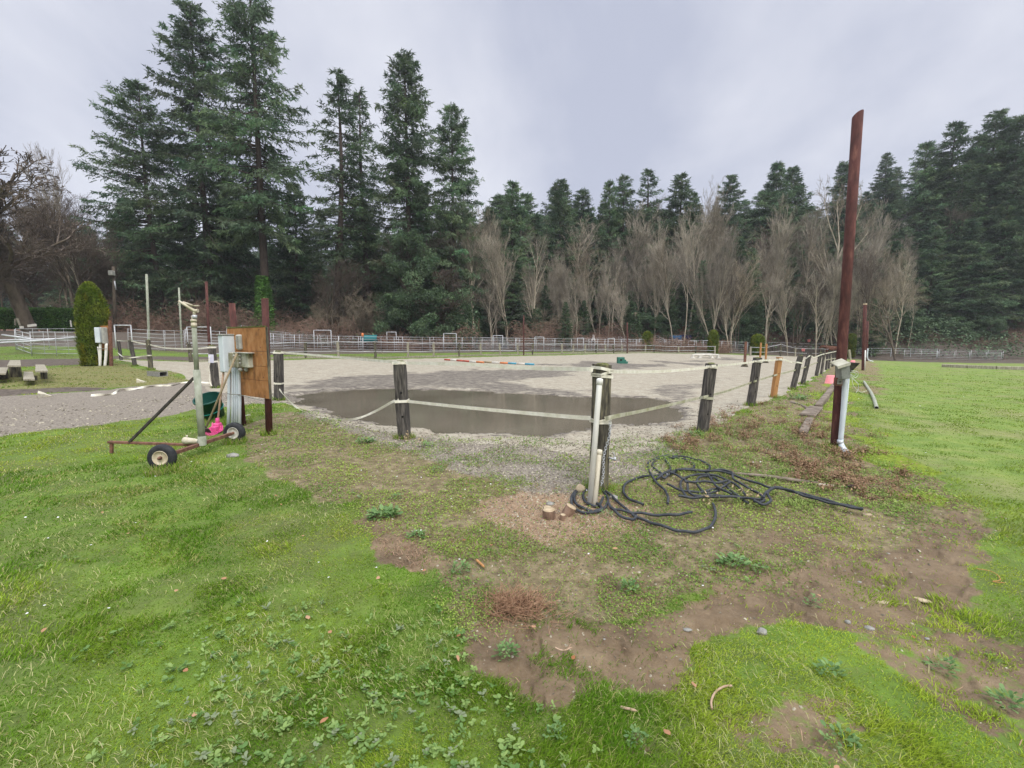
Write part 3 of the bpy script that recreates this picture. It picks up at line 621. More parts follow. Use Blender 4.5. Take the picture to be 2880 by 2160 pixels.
    # leaves and daisies
    n = 60; x, y, r = sector(n, 1.8, 12); z = zones(x, y); keep = (z['sand'] < .3) & (z['path'] < .5); x, y = x[keep], y[keep]; n = len(x)
    col = lerp3((.3, .12, .05), (.48, .3, .18), RNG.random(n))
    kites('fallen_leaves', x, y, HF(x, y), RNG.uniform(.02, .045, n), RNG.uniform(.015, .03, n), RNG.uniform(-.1, .3, n), RNG.uniform(0, 6.3, n), col, M['straw'], 'brown fallen leaves lying here and there in the grass', 'leaves', lift=np.full(n, .03))
    n = 150; x, y, r = sector(n, 3.0, 18); z = zones(x, y); keep = (np.maximum.reduce([z['sand'], z['path'], z['mud'], z['track']]) < .3); x, y = x[keep], y[keep]; n = len(x)
    kites('daisies', x, y, HF(x, y), np.full(n, .012)+.001*np.hypot(x, y), np.full(n, .012)+.001*np.hypot(x, y), RNG.uniform(-.1, .3, n), RNG.uniform(0, 6.3, n), np.full((n, 3), .8), M['straw'], 'small white daisy heads dotted through the grass', 'flowers', lift=np.full(n, .045))
def W2(px, x, y, soft=.25):
    p = wpoly(px); g = soft+.4; out = np.zeros(x.shape); k = (x > p[:, 0].min()-g) & (x < p[:, 0].max()+g) & (y > p[:, 1].min()-g) & (y < p[:, 1].max()+g)
    out[k] = 1-sst(-soft, soft, sd(p, x[k], y[k])+(fbm(x[k]*1.5, y[k]*1.5, 3, 60)-.5)*.6)
    return out
def stems(x, y, nb, hr, name, label, c1, c2):
    n = len(x); cx = np.repeat(x, nb)+RNG.normal(0, .05, n*nb); cy = np.repeat(y, nb)+RNG.normal(0, .05, n*nb); m = len(cx)
    H = np.repeat(RNG.uniform(*hr, n), nb)*RNG.uniform(.5, 1.2, m); g = HF(cx, cy)
    az = RNG.uniform(0, 6.3, m); tl = RNG.uniform(.05, .7, m); d = np.stack([np.cos(az)*np.sin(tl), np.sin(az)*np.sin(tl), np.cos(tl)], 1)
    wv = np.stack([-np.sin(az), np.cos(az), 0*az], 1)*.0022; B = np.stack([cx, cy, g-.004], 1); T = B+d*H[:, None]
    tri = np.stack([B-wv, B+wv, T], 1).reshape(-1, 3); k = np.arange(m)[:, None]*3; F3 = k+np.array([[0, 1, 2]]); V = [tri]; cc = [np.repeat(lerp3(c1, c2, RNG.random(m)), 3, 0)]; base = len(tri); FF = [F3]
    q = 4
    t = RNG.uniform(.35, 1.0, (m, q)); Pp = (B[:, None]+(T-B)[:, None]*t[..., None]).reshape(-1, 3); K = len(Pp)
    a2 = RNG.uniform(0, 6.3, K); l = RNG.uniform(.012, .034, K)*(hr[1]/.2+.3); dd = np.stack([np.cos(a2), np.sin(a2), RNG.uniform(-.9, .4, K)], 1)*l[:, None]; ww = np.stack([-np.sin(a2), np.cos(a2), RNG.uniform(-.5, .5, K)], 1)*(l*.22)[:, None]
    V.append(np.stack([Pp, Pp+dd*.6+ww, Pp+dd, Pp+dd*.6-ww], 1).reshape(-1, 3)); FF.append(base+np.arange(K)[:, None]*4+np.array([[0, 1, 2, 3]])); cc.append(np.repeat(lerp3(c1, c2, RNG.random(K)), 4, 0))
    o = npmesh(name, np.vstack(V), FF, M['straw'], col=np.vstack(cc)); tag(o, label, 'dead weeds', kind='stuff')
M['leaf2'] = mat('broadleaf', (1, 1, 1), None, .55, attr=True, transl=.25, spec=.35)
# ------------------------------------------------------------------ sky, light, camera
def world():
    w = bpy.data.worlds.new('World'); scene.world = w; w.use_nodes = True; nt = w.node_tree; N = nt.nodes; L = nt.links
    bg = N['Background']
    el, az = math.radians(50), math.radians(150)
    sky = N.new('ShaderNodeTexSky'); sky.sky_type = 'NISHITA'; sky.sun_disc = False; sky.sun_elevation = el; sky.sun_rotation = az; sky.dust_density = 2
    tc = N.new('ShaderNodeTexCoord'); sep = N.new('ShaderNodeSeparateXYZ'); L.new(tc.outputs['Generated'], sep.inputs[0])
    ad = N.new('ShaderNodeMath'); ad.operation = 'ADD'; ad.inputs[1].default_value = .28; L.new(sep.outputs['Z'], ad.inputs[0])
    dv = N.new('ShaderNodeVectorMath'); dv.operation = 'DIVIDE'; cb = N.new('ShaderNodeCombineXYZ')
    for i in range(3): L.new(ad.outputs[0], cb.inputs[i])
    L.new(tc.outputs['Generated'], dv.inputs[0]); L.new(cb.outputs[0], dv.inputs[1])
    mp = N.new('ShaderNodeMapping'); mp.inputs['Scale'].default_value = (1, .55, .4); mp.inputs['Rotation'].default_value = (0, 0, .5); mp.inputs['Location'].default_value = (2.3, .4, 0); L.new(dv.outputs[0], mp.inputs[0])
    n1 = N.new('ShaderNodeTexNoise'); n1.inputs['Scale'].default_value = 1.3; n1.inputs['Detail'].default_value = 7; n1.inputs['Roughness'].default_value = .55; n1.inputs['Distortion'].default_value = .25; L.new(mp.outputs[0], n1.inputs['Vector'])
    r = N.new('ShaderNodeValToRGB'); e = r.color_ramp.elements; e[0].position = .37; e[1].position = .62
    k = SKYK
    e[0].color = (.5*k, .53*k, .65*k, 1); e[1].color = (.77*k, .785*k, .86*k, 1)
    L.new(n1.outputs['Fac'], r.inputs[0])
    # overcast luminance: brighter towards the zenith
    mr = N.new('ShaderNodeMapRange'); mr.inputs[1].default_value = .58; mr.inputs[2].default_value = .85; mr.inputs[3].default_value = 1.0; mr.inputs[4].default_value = 3.0; L.new(sep.outputs['Z'], mr.inputs[0])
    mu = N.new('ShaderNodeMix'); mu.data_type = 'RGBA'; mu.blend_type = 'MULTIPLY'; mu.inputs[0].default_value = 1
    L.new(r.outputs[0], mu.inputs[6]); L.new(mr.outputs[0], mu.inputs[7])
    mx = N.new('ShaderNodeMix'); mx.data_type = 'RGBA'; mx.inputs[0].default_value = .95; L.new(sky.outputs[0], mx.inputs[6]); L.new(mu.outputs[2], mx.inputs[7])
    L.new(mx.outputs[2], bg.inputs['Color']); bg.inputs['Strength'].default_value = .1
    s = bpy.data.lights.new('overcast_sun', 'SUN'); s.energy = 1.5; s.angle = math.radians(34); s.color = (1, .95, .87)
    o = bpy.data.objects.new('overcast_sun', s); C.objects.link(o)
    d = Vector((math.sin(az)*math.cos(el), math.cos(az)*math.cos(el), math.sin(el)))
    o.rotation_mode = 'QUATERNION'; o.rotation_quaternion = Vector((0, 0, 1)).rotation_difference(d); o.location = (0, -5, 30)
SKYK = 6.35
world()
cam = bpy.data.cameras.new('camera'); cam.sensor_width = 36; cam.lens = 36*FPX/2880; cam.clip_end = 3000; cam.clip_start = .05
co = bpy.data.objects.new('camera', cam); C.objects.link(co); co.location = (0, 0, EYE); co.rotation_euler = (PI/2-PITCH, 0, 0); scene.camera = co
scene.view_settings.view_transform = 'Standard'; scene.view_settings.look = 'None'; scene.view_settings.exposure = 0.75; scene.view_settings.gamma = 1
scene.cycles.use_denoising = True; scene.cycles.max_bounces = 6; scene.cycles.transparent_max_bounces = 4
grow(1.0)
# ------------------------------------------------------------------ posts and tape of the near arena fence
def post(label, bot, top, wpx, mt='post', holes=(.35, .6), moss=True, name='fence_post', group='wooden posts of the arena tape fence', depth=1.0, facing=None, cap=None):
    wpx *= 1.1 if wpx > 15 else 1; b = G(*bot); Y = b.y; t = P(top[0], top[1], Y); H = (t-b).length
    ang = facing if facing is not None else random.uniform(-.1, .1); k = b.x/b.y; ca, sa = math.cos(ang), math.sin(ang)
    q = [(x*ca-y*sa)-k*(x*sa+y*ca) for x in (-.5, .5) for y in (-.5, .5)]; w = wpx*Y/FPX/(max(q)-min(q))
    r = empty(name, b, label, 'post', group)
    m = MB()
    R = Matrix.Rotation(ang, 3, 'Z')
    # sunk 6 cm into the soil, with a weathered uneven top
    n = 7; vs = []; fs = []
    hw, hd = w/2, w*depth/2
    for i in range(n):
        z = -.06+(H+.06)*i/(n-1)
        for (x, y) in ((-hw+.01, -hd), (hw-.01, -hd), (hw, -hd+.01), (hw, hd-.01), (hw-.01, hd), (-hw+.01, hd), (-hw, hd-.01), (-hw, -hd+.01)):
            k = .006*w/.15
            zz = z + (random.uniform(-.012, .006) if i == n-1 else 0)
            vs.append(R @ Vector((x+random.uniform(-k, k), y+random.uniform(-k, k), zz)))
    for i in range(n-1):
        for j in range(8): fs.append((i*8+j, i*8+(j+1) % 8, (i+1)*8+(j+1) % 8, (i+1)*8+j))
    fs.append(tuple((n-1)*8+j for j in range(8)))
    m.add(vs, fs); m.build('timber', M[mt], r)
    for h in holes:
        k = MB(); c = R @ Vector((w*.08, -hd-.001, H*h)); k.lathe([(0, 0), (.004, 0), (.004, w*.085), (0, w*.1), (-.02, w*.1)], c, R @ Vector((0, -1, 0)), 10)
        k.build('bolt_hole_shade', M['dark'], r)  # black disc proud of the face, the hole's shade painted on
    if moss:
        k = MB(); g = 5; vs = []; fs = []
        for i in range(g):
            for j in range(g):
                x = (i/(g-1)-.5)*w*1.02; y = (j/(g-1)-.5)*w*depth*1.02
                e = 1 if 0 < i < g-1 and 0 < j < g-1 else 0
                vs.append(R @ Vector((x, y, H+(random.uniform(.006, .02) if e else -.012))))
        for i in range(g-1):
            for j in range(g-1): fs.append((i*g+j, (i+1)*g+j, (i+1)*g+j+1, i*g+j+1))
        k.add(vs, fs, 0, True); k.build('moss_cap', M['moss'] if mt != 'post_new' else M['post_new'], r)
    align(r, b, t); r['w'] = w
    return r, b, t, w
posts = {}
posts['corner'] = post('thick dark corner post with a chain and white plastic pipes leaning on it', (1683, 1383), (1694, 1024), 52, 'post_mossy', (.32,), facing=.5)
posts['L1'] = post('dark square post just right of the orange plywood board', (785, 1128), (783, 988), 27, holes=(.5, .07))
posts['L2'] = post('lone grey post between the board and the corner, puddle behind it', (1138, 1240), (1124, 1017), 35, holes=(.32, .62))
posts['R1'] = post('wide grey post, first to the right of the corner post', (1974, 1221), (2001, 1023), 33, holes=(.3, .58), facing=.15)
posts['R2'] = post('grey post immediately in front of the orange new timber post', (2111, 1141), (2131, 1006), 25, holes=(.3, .6), facing=.15)
posts['R3'] = post('fresh orange brown timber post in the grey row', (2175, 1119), (2192, 1004), 19, 'post_new', (.3, .6), moss=False, facing=.15)
posts['R4'] = post('grey leaning post just beyond the orange timber post', (2229, 1097), (2252, 1000), 17, holes=(.3, .5), facing=.15)
posts['R5'] = post('grey post where the upper tape climbs steeply, sixth of the right row', (2257, 1083), (2277, 993), 15, holes=(.3, .6), moss=False, facing=.15)
posts['R6'] = post('near post of the crowded distant part of the right row', (2296, 1058), (2308, 992), 12, holes=(), facing=.15)
for i, (b, t) in enumerate([((2309, 1053), (2319, 990)), ((2323, 1041), (2329, 989)), ((2331, 1037), (2337, 988)), ((2341, 1032), (2346, 986)), ((2351, 1029), (2354, 986))]):
    posts['R%d' % (7+i)] = post('small grey post in the crowded distant part of the right row', b, t, 8, holes=(), moss=False, group='distant posts of the right row', facing=.1)
posts['R12'] = post('pale topped end post seen just right of the tall rusty pole', (2391, 1012), (2388, 984), 9, 'post_pale', (), moss=False)
for k_, (b, t) in enumerate([((2313, 1060), (2322, 1000)), ((2333, 1040), (2338, 996))]):
    post('slim pale plastic stake between the distant right row posts', b, t, 2.5, 'post_pale', (), moss=False, name='fence_stake', group='pale stakes of the right row')
g1 = post('grey gate post with white tape bands and a paper notice', (608, 1092), (595, 972), 22, 'post', (.42,), facing=-.1)
posts['gate'] = g1
posts['G2'] = post('grey post at the arena corner above the hollow concrete block', (425, 1040), (416, 956), 15, 'post_mossy', (), facing=.2)
posts['G3'] = post('grey post second right of the clipped column bush by the white gate frame', (380, 1031), (366, 957), 14, 'post', (), facing=.2)
posts['G4'] = post('leaning grey post touching the large clipped column bush', (341, 1013), (333, 960), 11, 'post', (), facing=.2)
# notice on the gate post
r, b, t, w = g1
k = MB(); k.box((0.0, -w/2-.009, (t-b).length*.7), (.155, .004, .25), Matrix.Rotation(.06, 3, 'Y'))
o = k.build('paper_notice', M['paper'], r); tag(o, 'white paper notice')
def band(r, b, t, w, h, tw=.04, mt='tape', tilt=.0, depth=1.0):
    """tape wrapped round a post, in the post's own frame, returned as its own mesh object"""
    k = MB(); e = w/2+.008; pts = [(-e, -e), (e, -e), (e, e), (-e, e)]
    vs = []; 
    for (x, y) in pts:
        for zz in (-tw/2, tw/2): vs.append((x, y, h+zz+tilt*x))
    fs = [(2*i, (2*i+2) % 8, (2*i+3) % 8, 2*i+1) for i in range(4)]
    k.add(vs, fs); vi = [(x*.97, y*.97, z) for x, y, z in vs]; k.add(vi, [tuple(reversed(f)) for f in fs])
    return k
def tape(label, px, tw=.04, mt='tape', n=8, twist=0.0, bands=()):
    """px: (u, v, Y or post key)"""
    pts = []
    for p in px:
        if isinstance(p[2], str):
            q = posts[p[2]]; Y = q[1].y-q[3]/2-.006
        else: Y = p[2]
        if isinstance(p[2], str) is False and Y < 0:
            A, B2 = posts['L1'][1], posts['L2'][1]; k = (p[0]-CX)/FPX; tt = (k*A.y-A.x)/((B2.x-A.x)-k*(B2.y-A.y)); Yl = A.y+(B2.y-A.y)*tt-.12; g = G(p[0], p[1]); Y = min(Yl, g.y-.15)
        if Y == 0: g = G(p[0], p[1]); pts.append(g+Vector((0, 0, .03)))
        else: pts.append(P(p[0], p[1], Y))
    c = catmull(pts, n); up = []
    for i in range(len(c)):
        a = math.sin(i*.37+len(px))*twist; up.append((math.sin(a), .0, math.cos(a)))
    m = MB(); m.ribbon(c, tw, .0022, 0, up)
    for key, v in bands:
        q = posts[key]; r0, b, t, w = q; H = (t-b).length
        h = (P(b.x/b.y*FPX+CX, v, b.y).z-b.z)
        kb = band(*q, h, tw); rot = Vector((0, 0, 1)).rotation_difference((t-b).normalized()).to_matrix()
        m.add([rot @ Vector(x)+b for x in kb.V], kb.F)
    o = m.build('electric_tape', M[mt]); tag(o, label, 'fence tape', 'white tape strung between the arena posts'); return o
yL1, yL2, yC, yR1, yR2 = [posts[k][1].y for k in ('L1', 'L2', 'corner', 'R1', 'R2')]
def ym(a, b, t): return a+(b-a)*t
tape('upper white tape from the post by the board to the corner post', [(770, 988, 'L1'), (796, 991, 'L1'), (900, 1000, ym(yL1, yL2, .35)), (1000, 1009, ym(yL1, yL2, .66)), (1107, 1018, 'L2'), (1142, 1021, 'L2'), (1300, 1024, ym(yL2, yC, .45)), (1489, 1035, ym(yL2, yC, .75)), (1640, 1038, yC-.1), (1668, 1040, yC-.12)], .042, bands=(('L1', 992), ('L2', 1020)))
tape('lower white tape sagging to the grass left of the puddle', [(771, 1075, 'L1'), (786, 1095, 'L1'), (799, 1112, -1), (833, 1146, -1), (868, 1166, -1), (897, 1174, -1), (955, 1181, -1), (1004, 1177, -1), (1053, 1158, -1), (1102, 1131, -1), (1119, 1125, 'L2')], .04, n=8, twist=.5, bands=(('L1', 1078),))
tape('lower white tape crossing in front of the puddle to the corner post', [(1119, 1125, 'L2'), (1150, 1129, 'L2'), (1300, 1145, ym(yL2, yC, .45)), (1462, 1160, ym(yL2, yC, .72)), (1600, 1172, yC+.1), (1661, 1176, yC-.12)], .042, bands=(('L2', 1127),))
tape('lower greenish tape rising from the corner post along the right row', [(1701, 1178, yC-.1), (1735, 1170, yC), (1800, 1157, ym(yC, yR1, .45)), (1886, 1138, ym(yC, yR1, .72)), (1960, 1121, 'R1'), (1992, 1114, 'R1'), (2050, 1098, ym(yR1, yR2, .5)), (2110, 1077, 'R2'), (2128, 1071, 'R2'), (2170, 1058, 'R3'), (2186, 1054, 'R3'), (2237, 1041, 'R4'), (2267, 1032, 'R5'), (2300, 1019, 'R6'), (2330, 1011, 'R8'), (2356, 1007, 'R11')], .042, 'tape_green', n=6, bands=(('R1', 1118),))
tape('upper pale tape running from the corner post along the right row', [(1712, 1044, yC-.1), (1790, 1046, ym(yC, yR1, .4)), (1886, 1043, ym(yC, yR1, .7)), (1984, 1034, 'R1'), (2014, 1029, 'R1'), (2070, 1024, ym(yR1, yR2, .5)), (2118, 1018, 'R2'), (2143, 1014, 'R2'), (2178, 1013, 'R3'), (2200, 1010, 'R3'), (2225, 1018, 'R4'), (2245, 1019, 'R4'), (2262, 1012, 'R5'), (2279, 1000, 'R5'), (2290, 1005, ym(posts['R5'][1].y, posts['R6'][1].y, .6)), (2312, 997, 'R6'), (2334, 992, 'R8'), (2358, 987, 'R11')], .04, 'tape', n=6, bands=(('R1', 1031), ('R2', 1016), ('R3', 1011), ('R4', 1019)))
# wraps at the corner post head
q = posts['corner']; m = MB(); rot = Vector((0, 0, 1)).rotation_difference((q[2]-q[1]).normalized()).to_matrix(); RZ = Matrix.Rotation(.5, 3, 'Z')
for part_, lab in ((((.085, .25), (.05, -.2), (.12, -.1)), 'pale tape wound round the head of the dark corner post'), (((.47, .1), (.5, -.08)), 'pale tape wound round the middle of the dark corner post')):
    m = MB()
    for hh, tl in part_:
        kb = band(*q, (q[2]-q[1]).length-hh if hh < .3 else .735 if hh > .48 else .76, .03, tilt=tl); m.add([rot @ (RZ @ Vector(x))+q[1] for x in kb.V], kb.F)
    o = m.build('tape_wrap', M['tape']); tag(o, lab, 'fence tape')
yg, y2, y3, y4 = [posts[k][1].y for k in ('gate', 'G2', 'G3', 'G4')]
tape('upper tape sagging from the corner above the concrete block to the gate post', [(417, 968, 'G2'), (424, 970, 'G2'), (460, 978, ym(y2, yg, .3)), (510, 981, ym(y2, yg, .6)), (560, 980, ym(y2, yg, .85)), (588, 977, 'gate'), (605, 977, 'gate')], .05, bands=(('gate', 977), ('gate', 1017)))
tape('upper tape between the posts beside the clipped column bush', [(329, 958, 'G4'), (350, 959, ym(y4, y3, .6)), (369, 959, 'G3'), (390, 964, ym(y3, y2, .5)), (418, 969, 'G2')], .05)
tape('low loose tape sagging between the posts beside the clipped column bush', [(331, 992, 'G4'), (345, 1003, ym(y4, y3, .5)), (362, 1006, 'G3'), (385, 1004, ym(y3, y2, .4)), (412, 1000, 'G2'), (427, 1000, 'G2')], .05, twist=.6)
tape('fallen tape lying along the edge of the gravel path', [(256, 1115, 0), (300, 1113, 0), (320, 1110, 0), (337, 1100, 0), (375, 1097, 0), (417, 1090, 0), (450, 1088, 0), (482, 1087, 0), (510, 1080, 0), (545, 1076, 0), (590, 1081, 0)], .07, twist=1.2)
tape('tape dangling from the gate post down to the ground', [(591, 1000, yg-.16), (588, 1010, yg-.2), (590, 1020, yg-.2), (587, 1035, yg-.17), (590, 1050, yg-.15), (589, 1070, yg-.15), (596, 1086, yg-.2)], .025, twist=1.5)
# ------------------------------------------------------------------ chain on the corner post
def chain(label, a, b, n, rr=.012, wr=.0028, sag=.0):
    m = MB(); a = Vector(a); b = Vector(b)
    for i in range(n):
        t = (i+.5)/n; c = a.lerp(b, t)+Vector((.012*math.sin(t*9), 0, -sag*4*t*(1-t)))
        d = (b-a).normalized(); s = Vector((0, 1, 0)) if i % 2 else Vector((1, 0, 0)); s = (s-d*s.dot(d)).normalized()
        L = (b-a).length/n*.78
        pts = [c+d*(math.cos(q)*L)+s*(math.sin(q)*rr) for q in [j*PI/5 for j in range(11)]]
        m.tube(pts, wr, 5, cap=False)
    o = m.build('chain', M['galv']); tag(o, label, 'chain'); return o
chain('galvanised chain hanging down the right side of the corner post', P(1716, 1190, yC-.12), P(1689, 1365, yC-.16), 26)
m = MB(); c = P(1712, 1288, yC-.05); m.tube([c, c+Vector((.03, -.02, 0)), c+Vector((.06, -.03, -.005))], .009, 8); m.tube([c+Vector((.05, -.03, 0)), c+Vector((.05, -.03, .05)), c+Vector((.03, -.03, .07))], .004, 6); m.tube([c+Vector((.055, -.03, -.02)), c+Vector((.055, -.03, .015))], .014, 8)
o = m.build('gate_latch', M['galv']); tag(o, 'small metal gate latch bolted to the right side of the corner post', 'latch')
# ------------------------------------------------------------------ white pipes leaning on the corner post
def pipe(name, label, a, b, r, mt, capm, caplen=.05):
    e = empty(name, a, label, 'pipe'); L = (Vector(b)-Vector(a)).length
    m = MB(); m.lathe([(0, r*.8), (0, r), (L-.02, r)], (0, 0, 0), (0, 0, 1), 20); m.build('tube', M[mt], e)
    m = MB(); m.lathe([(L-caplen, r), (L-caplen, r*1.18), (L, r*1.18), (L+.008, r*1.08), (L+.012, r*.7), (L+.014, 0)], (0, 0, 0), (0, 0, 1), 20); m.build('end_cap', M[capm], e)
    align(e, a, b); return e
b0 = G(1658, 1424); b0.z -= .02
pipe('plastic_pipe', 'tall capped white plastic pipe leaning against the corner post', b0, P(1687, 1068, yC-.2), .027, 'pvc', 'pvc')
b0 = G(1671, 1430); b0.z -= .02
pipe('plastic_pipe', 'short capped cream plastic pipe leaning beside the taller white one', b0, P(1686, 1268, yC-.22), .024, 'pvc_cream', 'pvc_cream', .04)
# ------------------------------------------------------------------ hoses
def hz2(u, v): return 1600+u*.3843, 1180+v*.3843
def hose(name, label, strands, r=.0125, mt='hose', layer=.0):
    m = MB(); lay = 0
    for st in strands:
        pts = []
        for i, (a, b) in enumerate(st):
            g = G(*hz2(a, b)); pts.append(g)
        c = catmull(pts, 7); q = []
        for i, p in enumerate(c):
            q.append(Vector((p.x, p.y, hz(p.x, p.y)+.03+r+lay+.004*math.sin(i*.5))))
        m.tube(q, r, 9); lay += layer
    o = m.build(name, M[mt]); tag(o, label, 'hose'); return o
hose('garden_hose', 'black rubber hose looped round the foot of the white pipes and trailing right', [
    [(250, 600), (225, 655), (180, 665), (130, 640), (105, 600), (110, 560), (150, 535), (200, 530), (255, 560), (285, 610), (275, 660), (230, 695), (170, 700), (100, 680), (50, 640), (40, 590), (70, 540), (130, 515), (190, 520), (240, 535),
     (290, 570), (350, 625), (420, 690), (490, 745), (560, 775), (640, 800), (740, 835), (830, 855), (900, 860), (980, 845), (1035, 815), (1068, 760), (1070, 700), (1052, 650)],
    [(205, 650), (240, 690), (180, 720), (110, 718), (50, 695), (20, 650), (25, 590), (60, 545), (120, 515)],
    [(290, 655), (310, 690), (370, 705), (450, 722), (530, 730), (640, 742), (740, 742), (820, 735), (898, 722)],
    [(310, 690), (360, 740), (420, 775), (470, 780), (492, 755)]], layer=.006)
hose('tangled_hose', 'big tangled heap of black rubber hose lying on the gravel and weeds', [
    [(545, 655), (470, 625), (415, 590), (398, 545), (415, 500), (470, 465), (560, 442), (650, 432), (720, 418), (790, 395), (880, 388), (970, 400), (1050, 440), (1130, 500), (1200, 560), (1260, 610), (1310, 640)],
    [(722, 650), (725, 600), (700, 550), (650, 500), (605, 440), (578, 380), (585, 340), (640, 305), (720, 292), (800, 295), (880, 305), (950, 325), (1010, 350), (1032, 375), (1010, 400), (950, 405), (880, 395), (800, 400), (740, 430), (700, 458), (680, 440), (700, 415), (740, 400), (735, 360), (705, 325), (700, 295), (740, 290), (820, 312), (880, 330), (912, 355), (905, 385), (850, 390)],
    [(640, 470), (680, 430), (630, 395), (610, 360), (640, 325), (700, 310), (780, 312)],
    [(860, 610), (830, 560), (815, 505), (850, 460), (930, 440), (1020, 435), (1100, 455), (1180, 490), (1250, 540), (1290, 590)],
    [(1100, 560), (1020, 580), (960, 550), (935, 500), (950, 465), (1000, 450), (1050, 470)],
    [(720, 515), (790, 550), (870, 570), (960, 575), (1040, 560), (1110, 540), (1180, 500)],
    [(740, 430), (800, 455), (860, 500), (870, 560), (900, 600), (960, 605), (1060, 605), (1160, 610), (1240, 620)],
    [(800, 610), (880, 622), (960, 622), (1060, 615), (1180, 618), (1270, 622), (1350, 635), (1415, 632)],
    [(780, 415), (900, 415), (1020, 425), (1120, 425), (1200, 455), (1300, 490), (1400, 525), (1480, 550), (1560, 560), (1650, 585), (1760, 610), (1860, 640), (1960, 668), (2060, 695), (2140, 715)],
    [(1050, 425), (1130, 415), (1190, 440), (1200, 480), (1250, 520), (1340, 570), (1400, 610), (1425, 650), (1400, 665), (1350, 650)],
    [(1350, 658), (1400, 680), (1450, 680), (1475, 650), (1450, 610), (1460, 580), (1510, 560), (1570, 565), (1660, 595), (1760, 632), (1860, 660), (1960, 685), (2060, 705), (2150, 722)],
    [(1420, 640), (1440, 595), (1490, 562), (1560, 558)],
    [(1020, 470), (1060, 530), (1120, 580), (1190, 610)],
    [(845, 520), (900, 520), (980, 518), (1070, 525), (1150, 515)]], layer=.004)
m = MB(); c = G(*hz2(715, 418)); d = (G(*hz2(740, 405))-G(*hz2(690, 430))).normalized(); c.z += .03; m.tube([c-d*.025, c+d*.025], .0175, 12)
o = m.build('hose_coupling', M['galv']); tag(o, 'shiny metal coupling on the heap of black hose', 'hose coupling')
m = MB(); c = G(*hz2(2150, 718)); c.z += .02; m.tube([c, c+Vector((.05, -.02, .01)), c+Vector((.07, -.05, -.005))], [.018, .016, .012], 10)
o = m.build('hose_nozzle', M['stone_tan']); tag(o, 'worn nozzle at the far right end of the black hose', 'nozzle')
# lying pole with green tip
a = G(2030, 1334); b = G(2300, 1369); c = G(2345, 1373); d2 = G(2384, 1378); e = empty('broom_handle', a, 'faded pinkish pole with a green tip lying in the weeds behind the hose', 'pole')
def rel(p, o, up=.02): return Vector(p)-Vector(o)+Vector((0, 0, up))
m = MB(); m.tube([rel(a, a), rel(a.lerp(b, .5), a, .045), rel(b, a, .035)], .019, 10); m.build('shaft', M['log'], e)
m = MB(); m.tube([rel(b, a, .025), rel(c, a, .022)], .0155, 10); m.build('pale_sleeve', M['pvc_cream'], e)
m = MB(); m.tube([rel(c, a, .022), rel(d2, a, .02)], .016, 10); m.build('green_tip', mat('green_grip', (.2, .42, .1), None, .5), e)
m = MB(); q = rel(d2, a, .0)
m.box(q+Vector((.04, .0, .03)), (.09, .05, .05), Matrix.Rotation(.5, 3, 'Z'), bev=.008); m.build('black_end', M['rubber'], e)
# ------------------------------------------------------------------ stones, stumps and boards on the ground
def rock(name, label, u, v, w, h, mt, dk=.8, sink=.25, cat='stone', rz=0, flat=False, loc=None):
    g = Vector(loc) if loc is not None else G(u, v); s = w*g.y/FPX; hh = h*g.y/FPX; m = MB(); n = 12; k = 7; vs = []; fs = []; sd_ = random.random()*100
    for i in range(k+1):
        ph = -PI/2+PI*i/k
        for j in range(n):
            t = 2*PI*j/n; q = .82+.36*float(vn(np.array(math.cos(t)*math.cos(ph)*1.6+sd_), np.array(math.sin(t)*math.cos(ph)*1.6+math.sin(ph)*2), 3))
            vs.append((math.cos(t)*math.cos(ph)*s/2*q, math.sin(t)*math.cos(ph)*s/2*dk*q, math.sin(ph)*hh/2*(q if not flat else .9)))
    for i in range(k):
        for j in range(n): fs.append((i*n+j, i*n+(j+1) % n, (i+1)*n+(j+1) % n, (i+1)*n+j))
    m.add(vs, fs, 0, not flat); o = m.build(name, M[mt], loc=(g.x, g.y+s*dk*.3, hz(g.x, g.y)+hh/2*(1-sink))); o.rotation_euler = (0, 0, rz); tag(o, label, cat); return o
rock('boulder', 'rounded tan stone behind the foot of the white pipes', 1633, 1392, 34, 32, 'stone_tan')
rock('stone', 'smooth grey stone at the right foot of the corner post', 1727, 1410, 30, 18, 'stone')
rock('stone', 'grey stone on the gravel just behind the cut stumps', 1548, 1424, 26, 12, 'stone')
rock('stone', 'flat tan stone in the worn path at the right', 2490, 1702, 42, 10, 'stone_tan', flat=True, dk=.5)
rock('stone', 'longer flat tan stone near the lawn edge at the far right of the worn path', 2598, 1695, 44, 12, 'stone_tan', flat=True, dk=.4, rz=-.6)
rock('stone', 'grey angular stone in the muddy patch at lower right', 2146, 1790, 30, 26, 'stone', flat=True)
rock('stone', 'small grey stone beside the bright grass below the worn path', 2387, 1756, 17, 12, 'stone')
rock('stone', 'bluish grey stone at the bottom edge of the worn path', 2450, 1776, 28, 14, 'stone', flat=True)
rock('stone', 'flat dark grey stone on the brown mud', 1935, 1776, 28, 8, 'stone', flat=True, dk=.5)
rock('stone', 'buried grey stone in the grass left of the corner, near the cart wheel', 650, 1290, 38, 16, 'stone', dk=.6)
rock('stone', 'white stone in the grass just left of the rear cart wheel board foot', 694, 1187, 16, 9, 'white')
rock('stone', 'pale stone beside the foot of the white conduits', 696, 1172, 18, 6, 'white')
